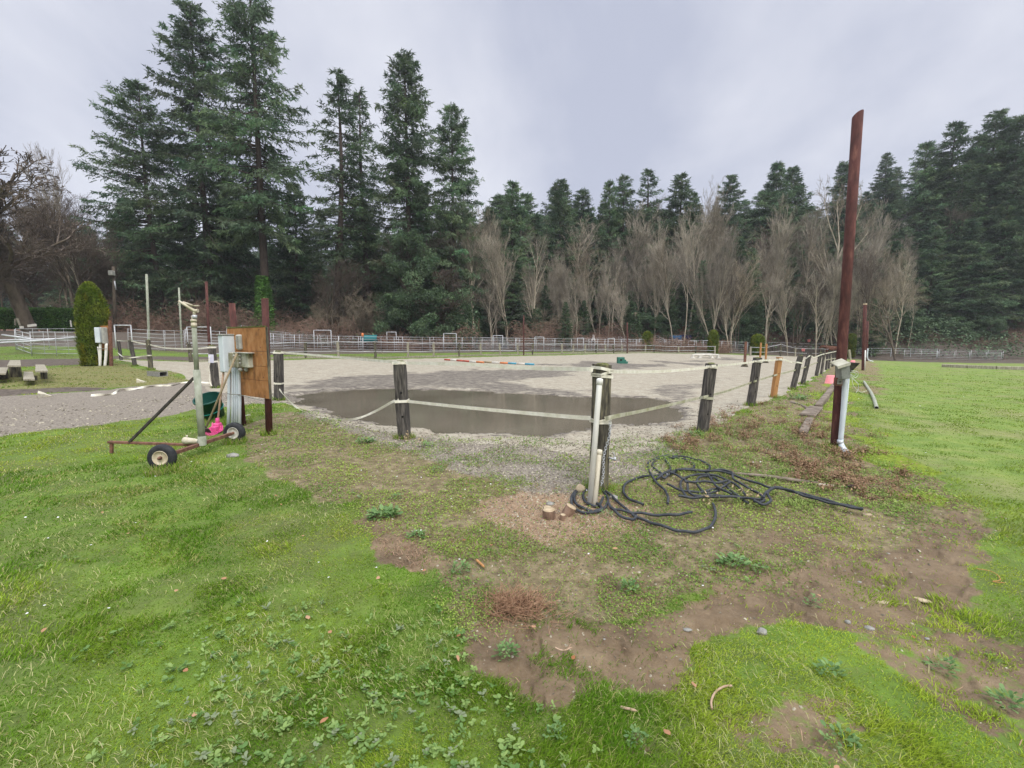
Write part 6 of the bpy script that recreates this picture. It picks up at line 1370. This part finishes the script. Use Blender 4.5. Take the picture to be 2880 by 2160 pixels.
def bare_meshes(seed, H=18, spread=.5, tm='bark_pale', trunk_frac=.35, nst=1, up=.25, twig=1.0, ivy=False, levels=5, wide=1.0, tr=.014, fan=0):
    rg = random.Random(seed); T = []; W_ = []
    def seg(p, q, r0, r1, thick): (T if thick else W_).append([*p, *q, r0, r1])
    def grow_b(p, d, L, r, lv):
        n = 4 if lv < 2 else 3; pts = [Vector(p)]; dirs = []
        d = Vector(d).normalized()
        for i in range(n):
            d = (d+Vector((rg.gauss(0, .11), rg.gauss(0, .11), rg.gauss(0, .06)+up*.16*(1 if lv > 0 else .3)))).normalized(); q = pts[-1]+d*(L/n)
            seg(pts[-1], q, r*(1-.55*i/n), r*(1-.55*(i+1)/n), lv < 2); pts.append(q); dirs.append(d)
        if lv >= levels: return
        k = {0: 9, 1: 6, 2: 4, 3: 4, 4: 2}.get(lv, 3)
        if fan: k = {0: 15, 1: 6, 2: 5, 3: 4}.get(lv, 3)
        for j in range(k):
            s = (trunk_frac if lv == 0 else .22)+(1-(trunk_frac if lv == 0 else .22))*(j+rg.random())/k; i = min(int(s*n), n-1); f = s*n-i; b = pts[i].lerp(pts[i+1], f); dd = dirs[i]
            a = rg.uniform(0, 2*PI); o = dd.orthogonal().normalized(); o = Quaternion(dd, a) @ o
            sp = spread*rg.uniform(.6, 1.5)*(1.35-.5*s if lv == 0 else 1)*wide
            nd = (dd+o*sp*1.3).normalized(); grow_b(b, nd, L*((.62 if lv == 0 else .6) if not fan else (.4 if lv == 0 else .62))*rg.uniform(.65, 1.15)*(1.15-.45*s), max(r*.5*(1-.4*s), .008), lv+1)
    for s in range(nst):
        a = rg.uniform(0, 2*PI); ln = 0 if nst == 1 else .16
        grow_b((math.cos(a)*.3*(nst > 1), math.sin(a)*.3*(nst > 1), -.1), (math.cos(a)*ln+rg.gauss(0, .03), math.sin(a)*ln+rg.gauss(0, .03), 1), H*.74*rg.uniform(.85, 1), H*tr/(nst**.5), 0)
    tv, tf = tubes_np(T, 6); S = np.array(W_); S[:, 6:8] = np.maximum(S[:, 6:8]*1.0, .0095*twig); wv, wf = tubes_np(S, 3)
    zs = wv[:, 2].max(); k = H/zs; tv *= k; wv *= k
    return mesh_only('trunk', tv, [tf], M[tm], smooth=True), mesh_only('crown', wv, [wf], M['twig'])
def leafy_meshes(seed, H=12, R=4, m='leaf', n=26000, leaf=.2):
    rg = np.random.default_rng(seed); B = []; segs = [[0, 0, -.1, .1, .05, H*.55, H*.022, H*.012]]
    k = 42
    for i in range(k):
        z = rg.uniform(.12, .97); rr = R*math.sqrt(max(.02, 1-((z-.42)/.6)**2))*rg.uniform(.35, 1.0); a = rg.uniform(0, 2*PI); c = np.array([rr*math.cos(a), rr*math.sin(a), z*H]); s = R*rg.uniform(.2, .36)
        segs.append([.05, .02, max(.3, z*H*.6), *c, H*.007, .02])
        m_ = n//k; d = rg.normal(0, 1, (m_, 3)); d /= np.linalg.norm(d, axis=1, keepdims=True); B.append(np.hstack([c+d*s*np.array([1, 1, .75])*rg.uniform(.55, 1.08, (m_, 1)), np.full((m_, 1), rg.uniform(.7, 1.3))]))
    B = np.vstack(B); m_ = len(B); ld = rg.normal(0, 1, (m_, 3)); ld[:, 2] -= .3; ld /= np.linalg.norm(ld, axis=1, keepdims=True); wl = np.cross(ld, rg.normal(0, 1, (m_, 3))); wl /= np.linalg.norm(wl, axis=1, keepdims=True)
    ll = rg.uniform(.6, 1.3, (m_, 1))*leaf; P0 = B[:, :3]; V = np.stack([P0, P0+ld*ll*.5+wl*ll*.28, P0+ld*ll, P0+ld*ll*.5-wl*ll*.28], 1).reshape(-1, 3)
    c = np.repeat(B[:, 3:4]*rg.uniform(.7, 1.3, (m_, 1)), 4, 0)*np.ones((1, 3)); tv, tf = tubes_np(segs, 7)
    return mesh_only('trunk', tv, [tf], M['bark_brown']), mesh_only('crown', V, [np.arange(m_*4).reshape(-1, 4)], M[m], col=c)
def tree(name, label, meshes, u, D, vt, H0, cat='tree', group=None, rz=None, wx=1.0, Hm=None, x=None, sink=0.0):
    X = x if x is not None else (P(u, vt, D).x if vt is not None else (u-CX)/FPX*D); b = gp(X, D); b.z -= sink
    H = Hm if Hm else P(u, vt, D).z-b.z
    k = max(.15, H/H0); e = empty(name, b, label, cat, group); e.rotation_euler = (0, 0, random.uniform(0, 6.28) if rz is None else rz); e.scale = (k*wx, k*wx, k)
    for n, me in zip(('trunk', 'crown'), meshes):
        o = bpy.data.objects.new(n, me); C.objects.link(o); o.parent = e
    return e
CA = conifer_meshes(1, 36, 6.0, .14, 250, 1.3, .18, droop=.45, power=.6)
CB = conifer_meshes(2, 36, 6.2, .32, 210, 1.05, .14, droop=.55, power=.62)
CC = conifer_meshes(3, 36, 4.6, .3, 170, .7, .1, droop=.4, power=.6)
CD = conifer_meshes(4, 36, 5.2, .1, 310, 1.25, .2, droop=.45, power=.62)
CE = conifer_meshes(5, 30, 5.2, .1, 240, 1.1, .14, droop=.35, power=.8)
CF = conifer_meshes(6, 26, 5.6, .05, 260, 1.2, .1, droop=.3, power=.85)
CH = conifer_meshes(9, 30, 5.6, .12, 230, 1.1, .2, droop=.55, power=.6, side=(1.0, .5))
CI = conifer_meshes(10, 26, 6.4, .04, 250, 1.1, .22, droop=.4, power=.55)
CG = conifer_meshes(8, 34, 5.6, .2, 220, 1.0, .16, side=(PI, .6), droop=.35, power=.6)
B1 = bare_meshes(11, 18, .5, 'bark_pale', .4, 1, .3)
B2 = bare_meshes(12, 18, .42, 'bark_pale', .3, 2, .45)
B3 = bare_meshes(13, 16, .62, 'bark_brown', .25, 2, .25)
B4 = bare_meshes(14, 18, .38, 'bark_pale', .5, 1, .5)
B5 = bare_meshes(15, 15, .9, 'bark_brown', .18, 1, .12, wide=1.15, tr=.022)
B6 = bare_meshes(16, 9, .7, 'bark_brown', .1, 3, .25, tr=.011)
B7 = bare_meshes(17, 15, .72, 'bark_brown', .22, 1, .3, wide=1.05, tr=.024)
B8 = bare_meshes(18, 18, .3, 'bark_pale', .3, 1, .8, tr=.009)
B9 = bare_meshes(19, 20, .34, 'bark_pale', .45, 2, .6, tr=.011)
BA = bare_meshes(20, 18, .45, 'bark_brown', .4, 3, .4)
B7[1].materials.clear(); B7[1].materials.append(M['twig_dark']); BA[1].materials.clear(); BA[1].materials.append(M['twig_dark'])
BB = bare_meshes(31, 22, .3, 'bark_pale', .3, 2, .75, tr=.0075, levels=4, fan=1)
BC = bare_meshes(32, 22, .36, 'bark_pale', .42, 1, .6, tr=.009, levels=4, fan=1)
BD = bare_meshes(33, 20, .3, 'bark_pale', .25, 3, .85, tr=.009, levels=4, fan=1)
BE = bare_meshes(34, 21, .5, 'bark_pale', .2, 1, .45, tr=.011, levels=4, fan=1)
for b_ in (BB, BC, BD, BE): b_[1].materials.clear(); b_[1].materials.append(M['twig_pale'])
BM = bare_meshes(41, 15, .62, 'bark_brown', .25, 1, .35, tr=.02, levels=5, fan=1, twig=1.8)
BM[1].materials.clear(); BM[1].materials.append(M['twig_dark'])
BF = bare_meshes(42, 18, .3, 'bark_pale', .35, 1, .6, tr=.0045, levels=4, fan=1)
LE = leafy_meshes(21, 12, 4.2); LF = leafy_meshes(22, 8, 3.4)
# --- the tall firs at the left of centre
tree('fir_tree', 'tallest dark fir with a bare lower trunk and its top cut by the picture edge', CB, 698, 50, -60, 36, 'conifer', rz=.4)
tree('fir_tree', 'tall broad fir left of the tallest one, its top near the upper picture edge', CA, 545, 53, 18, 36, 'conifer', rz=2.0, wx=1.0)
tree('fir_tree', 'dark fir reaching far out to the left with a drooping side crown', CG, 415, 52, 250, 34, 'conifer', rz=.15, wx=1.0)
tree('fir_tree', 'open thin topped fir right of the tallest one', CC, 905, 55, 200, 36, 'conifer', rz=1.2, wx=1.25)
tree('fir_tree', 'slender fir between the open fir and the dense dark one', CC, 1028, 58, 245, 36, 'conifer', rz=3.4, wx=1.0)
tree('fir_tree', 'dense dark fir, highest of the group right of the ivy trunk', CD, 1140, 55, 155, 36, 'conifer', rz=5.0, wx=1.0)
tree('fir_tree', 'fir at the right end of the tall left group, two pointed tops', CA, 1272, 58, 298, 36, 'conifer', rz=.8, wx=.9)
tree('fir_tree', 'shorter dark fir under the far left side of the tall group', CF, 330, 57, 560, 26, 'conifer', wx=1.15)
tree('fir_tree', 'bushy dark fir low between the two tallest firs', CF, 620, 58, 500, 26, 'conifer', wx=1.1)
tree('fir_tree', 'dark bushy fir low behind the orange board', CF, 810, 60, 520, 26, 'conifer', wx=1.1)
tree('fir_tree', 'dark bushy fir low behind the slender fir', CF, 1010, 61, 560, 26, 'conifer', wx=1.1)
tree('fir_tree', 'dark bushy fir low at the foot of the double topped fir', CE, 1195, 62, 520, 30, 'conifer', wx=1.1)
tree('fir_tree', 'small dark fir low at the far left behind the bare trees', CF, 250, 66, 640, 26, 'conifer', wx=1.2)
# --- middle skyline
for lab, u, v, D, ms, h0, wx in (
    ('pointed fir standing alone right of the tall left group', 1446, 516, 66, CE, 30, .85), ('blunt topped fir left of the skyline gap', 1580, 508, 70, CD, 36, .85), ('slim fir just right of the skyline gap', 1705, 512, 72, CE, 30, .7),
    ('left of three close firs on the central skyline', 1757, 499, 74, CA, 36, .7), ('tallest of three close firs on the central skyline', 1811, 487, 74, CC, 36, 1.0), ('broad pointed fir left of the tall bare skyline tree', 1906, 490, 72, CE, 30, .95),
    ('small fir beside the tall bare skyline tree', 1950, 545, 74, CE, 30, .7), ('fir with a ragged top right of the tall bare skyline tree', 2062, 494, 78, CA, 36, .8), ('left of the twin dense firs before the rusty pole', 2168, 465, 82, CF, 26, .85),
    ('right of the twin dense firs before the rusty pole', 2245, 467, 84, CF, 26, .9), ('fir right behind the upper rusty pole', 2372, 458, 86, CD, 36, .8), ('low wide fir on the hill right of the rusty pole', 2510, 500, 92, CF, 26, 1.0),
    ('blunt low fir left of the pointed lone fir', 1395, 590, 72, CF, 26, .9), ('blunt low fir between the lone fir and the blunt topped one', 1510, 600, 74, CF, 26, 1.0), ('low broad fir at the bottom of the skyline gap', 1650, 600, 76, CF, 26, .9),
    ('dark green fir low inside the bare wood under the lone fir', 1450, 700, 60, CE, 30, 1.2), ('dark narrow spruce at the foot of the wood, right of the ivy stump', 1590, 850, 54, CE, 30, .9), ('blue green fir halfway along the bare wood', 2110, 700, 63, CE, 30, .9)):
    tree('fir_tree', lab, ms, u, D, v, h0, 'conifer', wx=wx*(1.3 if v < 640 else 1.1))
# --- big right mass
for lab, u, v, D, ms, h0, wx in (
    ('left shoulder fir of the big dark mass at the right', 2610, 402, 76, CG, 34, 1.0), ('round headed fir of the big dark mass at the right', 2687, 352, 76, CE, 30, 1.15), ('highest fir of the big dark mass at the right', 2796, 318, 74, CA, 36, 1.05),
    ('fir at the right picture edge behind the log', 2868, 330, 72, CD, 36, 1.1), ('low sweeping fir in front of the dark right mass', 2720, 620, 70, CF, 26, 1.25), ('second low sweeping fir near the right picture edge', 2850, 560, 69, CF, 26, 1.25),
    ('dark fir filling the left foot of the right mass', 2630, 640, 71, CF, 26, 1.0), ('fir outside the right picture edge', 3010, 330, 68, CD, 36, 1.1)):
    tree('fir_tree', lab, ms, u, D, v, h0, 'conifer', wx=wx)
# --- back rows of conifers filling the wood
random.seed(21)
for i in range(64):
    u = -100+i*48+random.uniform(-16, 16); D = random.uniform(84, 108)
    vt = 650+random.uniform(-50, 40) if u < 1350 else (585 if u < 2480 else 480)+random.uniform(-30, 60)
    tree('fir_tree', 'fir of the dim back row filling the wood behind the nearer trees', random.choice([CE, CF, CH, CI]), u, D, vt, 28, 'conifer', 'back row firs', wx=random.uniform(.95, 1.3))
for i, (u, D, v) in enumerate([(2430, 96, 540), (2475, 100, 545), (2520, 104, 520), (2565, 98, 560), (2600, 100, 470), (2640, 96, 450), (2750, 92, 380), (2840, 90, 370), (2460, 88, 600), (2500, 84, 640)]):
    tree('fir_tree', 'fir of the dim back row filling the wood behind the nearer trees', CF, u, D, v, 26, 'conifer', 'back row firs', wx=1.3)
for i in range(34):
    u = 180+i*80+random.uniform(-25, 25); D = random.uniform(66, 76) if u < 1300 else random.uniform(68, 76)
    tree('fir_tree', 'low dark evergreen growing under the taller trees of the wood', CF, u, D, 700+random.uniform(-50, 50), 26, 'conifer', 'low evergreens of the wood', wx=random.uniform(1.2, 1.7))
for i in range(44):
    u = 1340+i*27+random.uniform(-14, 14); D = random.uniform(76, 92)
    tree('fir_tree', 'fir of the middle rank in the wood, its top below the skyline firs', random.choice([CI, CH, CF, CE]), u, D, 600+random.uniform(-45, 60), 28, 'conifer', 'middle rank firs', wx=random.uniform(1.0, 1.5)).rotation_euler.x = random.uniform(-.03, .03)
# --- ivy on the tallest fir's trunk
def ivy_trunk(label, u, vb, vt, D, r0, r1, n=5200, m='ivy', name='ivy', parent_trunk=True, s=1.0):
    b = pU(u, D); H = P(u, vt, D).z-b.z; e = empty(name, b, label, 'ivy' if not parent_trunk else 'ivy clad trunk')
    t = RNG.random(n); th = RNG.uniform(0, 6.28, n); rad = (r0*(1-t)+r1*t)*(.75+.5*vn(th*1.2, t*6, 4))*(1+.12*RNG.normal(0, 1, n)); x, y, z = rad*np.cos(th), rad*np.sin(th), t*H
    col = RNG.uniform(.6, 1.4, (n, 1))*np.ones((1, 3))
    kites('ivy_leaves', x, y, z, RNG.uniform(.14, .26, n)*s, RNG.uniform(.12, .2, n)*s, RNG.uniform(-.9, .5, n), th+RNG.normal(0, .5, n), col, M[m], parent=e, kind=None)
    if parent_trunk: mm = MB(); mm.tube([Vector((0, 0, -.2)), Vector((0, 0, H*1.02))], [r0*.5, r1*.4], 8); mm.build('stem', M['bark_brown'], e)
    return e
ivy_trunk('bright green ivy climbing the lower trunk of the tallest fir, right of the orange board', 751, 950, 776, 48.8, 1.0, .42, 5600, parent_trunk=False)
ivy_trunk('ivy smothered stump with bare forked tips, right of the thin rust pole', 1508, 960, 868, 57, 1.1, .35, 4200, 'leaf')
ivy_trunk('ivy covered trunk near the broadleaf tree, left of the thin rust pole', 1335, 960, 850, 58, .8, .5, 3600, 'leaf')
ivy_trunk('dark ivy covered trunk right of the second thin rust pole', 1784, 960, 880, 60, .7, .5, 3000, 'leaf')
# --- broadleaf evergreens
tree('broadleaf_tree', 'round broadleaf evergreen tree with glossy grey green leaves left of centre', LE, 1150, 53, 690, 12, 'tree', wx=.95)
tree('broadleaf_tree', 'lower broadleaf evergreen right of the round one, reaching to the corral', LF, 1245, 52, 790, 8, 'tree', wx=1.1)
for i, (u, v, D) in enumerate([(255, 860, 48), (560, 850, 60), (690, 870, 60), (860, 850, 61), (980, 880, 60), (1330, 900, 61), (1400, 900, 62), (1600, 890, 62), (1830, 880, 62), (2030, 860, 64), (2085, 880, 62), (2250, 890, 66), (2490, 870, 66), (2560, 880, 66), (2700, 900, 66), (2790, 890, 66)]):
    tree('evergreen_shrub', 'dark evergreen shrub at the foot of the wood', LF, u, D, v, 8, 'shrub', 'shrubs at the foot of the wood', wx=random.uniform(1.0, 1.6))
# --- bare trees
tree('bare_tree', 'large spreading bare maple at the left picture edge', BM, 30, 40, 410, 15, 'bare tree', rz=1.0, wx=1.6)
tree('bare_tree', 'slender pale birch leaning left between the maple and the firs', BF, 215, 46, 412, 18, 'bare tree', rz=.3, wx=.7).rotation_euler = (.0, -.13, 0)
tree('bare_tree', 'mossy low branching bare tree before the hedge at far left', BM, -90, 38, 600, 15, 'bare tree', rz=2.2)
tree('bare_tree', 'bare tree with thick low limbs right of the large column bush', BM, 345, 50, 700, 15, 'bare tree', rz=.4)
tree('bare_tree', 'tall bare tree rising above the skyline between firs', B2, 1998, 66, 502, 18, 'bare tree', wx=.6)
tree('bare_tree', 'big mossy bare cottonwood directly behind the rusty pole', B1, 2345, 62, 470, 18, 'bare tree', wx=.7)
tree('bare_tree', 'spreading pale bare tree low before the dark right mass', B3, 2548, 56, 745, 16, 'bare tree', rz=.5, wx=1.25)
tree('bare_tree', 'bare tree against the right end of the tall fir group', B2, 1290, 60, 520, 18, 'bare tree', wx=.8)
tree('bare_tree', 'second bare tree right of the tall fir group', B1, 1340, 60, 600, 18, 'bare tree', wx=1.0)
tree('bare_tree', 'small pale bare shrub tree before the open fir, above the corral', B6, 928, 55, 830, 9, 'bare tree', wx=1.0)
tree('bare_tree', 'bare hazel just right of the ivy smothered stump', B6, 1560, 58, 850, 9, 'bare tree', wx=1.3)
tree('bare_tree', 'twin stemmed pale alder between the two jump stands', B4, 2165, 58, 720, 18, 'bare tree', wx=.9)
tree('bare_tree', 'crooked pale alder left of the broad column bush', B2, 2075, 58, 700, 18, 'bare tree', wx=.9)
random.seed(5)
for i in range(76):
    u = 1320+i*17+random.uniform(-10, 10); D = random.uniform(56, 72)
    if u > 2600: continue
    vt = 660+random.uniform(-90, 130)+(35 if u < 1650 else 0)
    tree('bare_tree', 'leafless pale stemmed tree in the bare wood behind the corral', random.choice([BB, BC, BD, BE, BB, BC, B2, BA]), u, D, vt, 21, 'bare tree', 'leafless trees of the wood', wx=random.uniform(.5, .95))
for i in range(10):
    tree('fir_tree', 'slim dark young fir standing between the pale leafless trees', random.choice([CE, CF, CH]), 1390+i*120+random.uniform(-25, 25), random.uniform(60, 66), 790+random.uniform(-70, 60), 28, 'conifer', 'young firs among the leafless trees', wx=random.uniform(.8, 1.2))
for i in range(26):
    u = 1340+i*50+random.uniform(-20, 20); D = random.uniform(72, 84)
    tree('bare_tree', 'leafless tree in the second rank of the bare wood', random.choice([BB, BC, BE, BA]), u, D, 650+random.uniform(-40, 60), 17.5, 'bare tree', 'second rank leafless trees', wx=random.uniform(.9, 1.3))
for i in range(20):
    u = 130+i*60+random.uniform(-25, 25); D = random.uniform(50, 62)
    tree('bare_tree', 'small leafless tree under the tall firs', random.choice([BA, B6, B6, BM]), u, D, 800+random.uniform(-90, 60), 12, 'bare tree', 'small leafless trees under the firs', wx=random.uniform(.9, 1.4))
for i in range(7):
    tree('bare_tree', 'leafless tree behind the hedge at far left', random.choice([BM, BA]), -90+i*62+random.uniform(-10, 10), random.uniform(46, 58), 620+random.uniform(-80, 90), 15.5, 'bare tree', 'leafless trees behind the hedge', wx=1.1)
# --- brambles and undergrowth (uncountable)
def brambles():
    n = 64000; u = RNG.uniform(150, 2880, n); D = RNG.uniform(50, 66, n); D = np.where((u > 300) & (u < 1350), RNG.uniform(46, 60, n), D); D = np.where(u > 2050, RNG.uniform(63, 76, n), D)
    x = (u-CX)/FPX*D; y = D; keep = fbm(x*.16, y*.16, 3, 70) > .3; x, y = x[keep], y[keep]; n = len(x)
    Hh = (1.0+2.6*sst(.35, .7, fbm(x*.22, y*.22, 3, 71)))*np.where(x > 16, .45, 1)
    zb = HS(x, y)+RNG.random(n)**1.3*Hh*.9; L = RNG.uniform(.5, 1.5, n); az = RNG.uniform(0, 6.3, n); el = RNG.normal(.35, .7, n)
    d = np.stack([np.cos(az)*np.cos(el), np.sin(az)*np.cos(el), np.sin(el)], 1); a = np.stack([x, y, zb], 1); b = a+d*(L*.5)[:, None]; c = b+(d*.8+np.array([[0, 0, -.45]]))*(L*.5)[:, None]
    S = np.vstack([np.hstack([a, b, np.full((n, 1), .018), np.full((n, 1), .014)]), np.hstack([b, c, np.full((n, 1), .014), np.full((n, 1), .008)])]); V, F = tubes_np(S, 3)
    o = npmesh('brambles', V, [F], M['twig_red']); tag(o, 'tangled reddish brown brambles along the foot of the wood', 'brambles', kind='stuff')
    n = 42000; u = RNG.uniform(150, 2880, n); D = np.where(u < 1350, RNG.uniform(48, 64, n), RNG.uniform(58, 78, n)); x = (u-CX)/FPX*D; y = D
    keep = fbm(x*.13, y*.13, 3, 72) > np.where(x > 0, .52, .44); x, y = x[keep], y[keep]; n = len(x); z = HS(x, y)+RNG.random(n)*(1.2+3.2*sst(.4, .7, fbm(x*.2, y*.2, 3, 73)))
    col = RNG.uniform(.6, 1.3, (n, 1))*np.ones((1, 3)); kites('undergrowth', x, y, z, RNG.uniform(.2, .45, n), RNG.uniform(.14, .26, n), RNG.uniform(-.8, .8, n), RNG.uniform(0, 6.3, n), col, M['leaf'], 'dark green undergrowth along the foot of the wood', 'undergrowth')
brambles()
# --- clipped hedge at far left
def hedge(label, u0, u1, vt, D, depth=1.6, vb=None):
    a, b = pU(u0, D), pU(u1, D); H = P(u1, vt, D).z-b.z; L = b.x-a.x; e = empty('hedge', a, label, 'hedge'); n = int(L*H*520)
    f = RNG.random(n); x = RNG.random(n)*L; top = f < .3; z = np.where(top, H, RNG.random(n)*H)+RNG.normal(0, .05, n); y = np.where(top, RNG.uniform(0, depth, n), 0)+RNG.normal(0, .06, n); z += .12*vn(x*.6, y, 4)
    end = RNG.random(n) < .12; x = np.where(end, L, x); y = np.where(end, RNG.uniform(0, depth, n), y)
    col = np.where(top, 1.0, .9)[:, None]*RNG.uniform(.65, 1.4, (n, 1))*np.ones((1, 3))
    kites('foliage', x, y, z, RNG.uniform(.1, .2, n), RNG.uniform(.06, .12, n), RNG.uniform(-.5, 1.2, n), RNG.uniform(3.6, 5.8, n), col, M['ivy'], parent=e, kind=None)
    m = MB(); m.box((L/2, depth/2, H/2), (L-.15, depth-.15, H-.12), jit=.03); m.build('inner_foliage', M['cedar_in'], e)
hedge('clipped dark green hedge at far left, nearer part', -260, 145, 876, 41)
hedge('clipped hedge further right, behind the nearer hedge and column bush', 150, 260, 872, 47)
# --- nearby single weed clumps
def rosette(label, u, v, wpx, nl=30, c1=(.08, .17, .045), c2=(.21, .33, .11), h=.05, name='weed_plant', fl=0):
    g = G(u, v); R = wpx*g.y/FPX/2; e = empty(name, (g.x, g.y, float(HF(g.x, g.y))), label, 'weed'); n = nl
    a = RNG.uniform(0, 6.28, n); rr = R*.75*np.sqrt(RNG.random(n)); ll = R*RNG.uniform(.18, .5, n); col = lerp3(c1, c2, RNG.random(n))
    kites('leaves', rr*np.cos(a), rr*np.sin(a)*.75, RNG.uniform(.005, h, n), ll, ll*.5, RNG.uniform(-.1, .9, n), a+RNG.normal(0, .6, n), col, M['leaf2'], parent=e, kind=None)
    if fl: kites('flowers', *(RNG.uniform(-R*.5, R*.5, fl), RNG.uniform(-R*.3, R*.3, fl), np.full(fl, h*1.2)), np.full(fl, .014), np.full(fl, .012), RNG.uniform(0, .5, fl), RNG.uniform(0, 6, fl), np.full((fl, 3), .75), M['straw'], parent=e, kind=None)
for l, a in (('long dark green clover mat at the lawn edge left of the stump', (1078, 1462, 100, 150)), ('grey green weed clump with tiny white buds below the clover mat', (1172, 1518, 66, 70)), ('dark green rosette near the dead fern heap', (1296, 1612, 66, 60)),
    ('large green weed plant alone on the brown mud', (1424, 1855, 84, 80)), ('grey green rosette where lawn meets mud', (1280, 1808, 48, 26)), ('small dark rosette on the green corner, upper left', (1233, 1330, 40, 40)), ('dark rosette near the top of the worn corner', (1115, 1408, 44, 40)),
    ('green weed plant on the weedy ground right of centre', (1768, 1662, 66, 70)), ('round leaved plant under the black hose loop', (1706, 1462, 42, 34)), ('second round leaved plant below the hose loop', (1730, 1494, 26, 20)),
    ('wide weed clump with white flowers at the edge of the worn path', (2060, 1590, 96, 90)), ('dark weed clump right of the flowering one', (2135, 1608, 50, 46)), ('leafy weed clump in the lower right lawn beside two mushrooms', (2335, 1905, 92, 60)), ('weed plant at the bottom right of the mud', (1790, 2095, 80, 60)),
    ('weed clump in the lower right lawn near the picture edge', (2650, 1890, 90, 50)), ('pale green weed clump in the lawn at the bottom right', (2360, 2110, 110, 60)), ('bluish weed clump near the right picture edge', (2830, 2000, 110, 60)), ('green weed tuft beside the first right row post', (1960, 1228, 50, 70)), ('blue green weed patch on the bank below the orange post', (2245, 1126, 60, 60)),
    ('green weed tuft left of the lone grey post foot', (1200, 1262, 46, 50)), ('leafy clump left of the worn path on bright grass', (2285, 1708, 60, 40)), ('green leafy clump before the puddle corner', (1030, 1250, 60, 60)), ('weed clump by the dark mud at bottom centre', (1560, 2080, 70, 60))):
    rosette(l, *a, fl=3 if 'white' in l else 0)
# dead fern heap
g = G(1450, 1745); n = 700; a = RNG.uniform(0, 6.28, n); rr = .2*np.sqrt(RNG.random(n)); x = rr*np.cos(a)*1.1; y = rr*np.sin(a)*.8; x = RNG.normal(0, .1, n); y = RNG.normal(0, .075, n); rr = np.minimum(np.hypot(x, y), .23)
e = empty('dead_fern', (g.x, g.y+.1, hz(g.x, g.y)), 'heap of dead reddish brown fern twigs above the mud', 'dead plant')
segs = []; L = RNG.uniform(.04, .13, n); az = RNG.uniform(0, 6.28, n); el = RNG.normal(.15, .3, n); z0 = RNG.random(n)*.06*(1-rr/.24)
segs = np.stack([x, y, z0+.005, x+np.cos(az)*np.cos(el)*L, y+np.sin(az)*np.cos(el)*L, z0+.02+np.sin(el)*L, np.full(n, .0022), np.full(n, .0012)], 1); V, F = tubes_np(segs, 3)
npmesh('twigs', V, [F], mat('dead_fern_twigs', (.22, .12, .07), (.44, .28, .17), .9, 30), parent=e)
def twig(label, px, r, mt='handle2', name='stick'):
    c = catmull([G(*p) for p in px], 5); o0 = c[0]; m = MB(); q = [Vector((p.x, p.y, float(HF(p.x, p.y))+r*1.5+.012)) for p in c]; m.tube([v-q[0] for v in q], [r]*(len(q)-1)+[r*.6], 6); o = m.build(name, M[mt], loc=q[0]); tag(o, label, 'stick')
twig('curved pale stick in the grass at the bottom right', [(2002, 2005), (2000, 1985), (2012, 1960), (2035, 1946), (2058, 1943)], .005)
twig('short tan wood splinter near the dark rosette', [(1340, 1590), (1362, 1608)], .009, 'post_new')
twig('thin curved twig on the brown mud', [(1560, 1840), (1585, 1845), (1608, 1838)], .004)
twig('orange string curled in the grass near the right edge', [(2745, 1615), (2790, 1622), (2812, 1645), (2790, 1650), (2825, 1655)], .0025, 'post_new', 'string')
twig('pale wood splinter among the weeds at the bottom of the mud', [(1745, 2004), (1790, 2016)], .006)
rock('mushroom_puff', 'small white mushroom in the grass at lower right', 2388, 1956, 16, 14, 'white', cat='mushroom')
rock('mushroom_puff', 'second smaller white mushroom just above the first at lower right', 2367, 1923, 9, 9, 'white', cat='mushroom')

# ------------------------------------------------------------------ the air between here and the wood
def haze():
    m = MB(); m.box((0, 20, 47), (640, 640, 106)); o = m.build('haze', bpy.data.materials.new('haze_air')); mt = o.data.materials[0]; mt.use_nodes = True; nt = mt.node_tree
    for n in list(nt.nodes): nt.nodes.remove(n)
    out = nt.nodes.new('ShaderNodeOutputMaterial'); v = nt.nodes.new('ShaderNodeVolumePrincipled'); v.inputs['Color'].default_value = (.9, .94, 1, 1); v.inputs['Density'].default_value = .0005; v.inputs['Anisotropy'].default_value = .2
    nt.links.new(v.outputs[0], out.inputs['Volume']); tag(o, 'thin pale damp air softening the far trees', 'haze', kind='stuff')
haze()
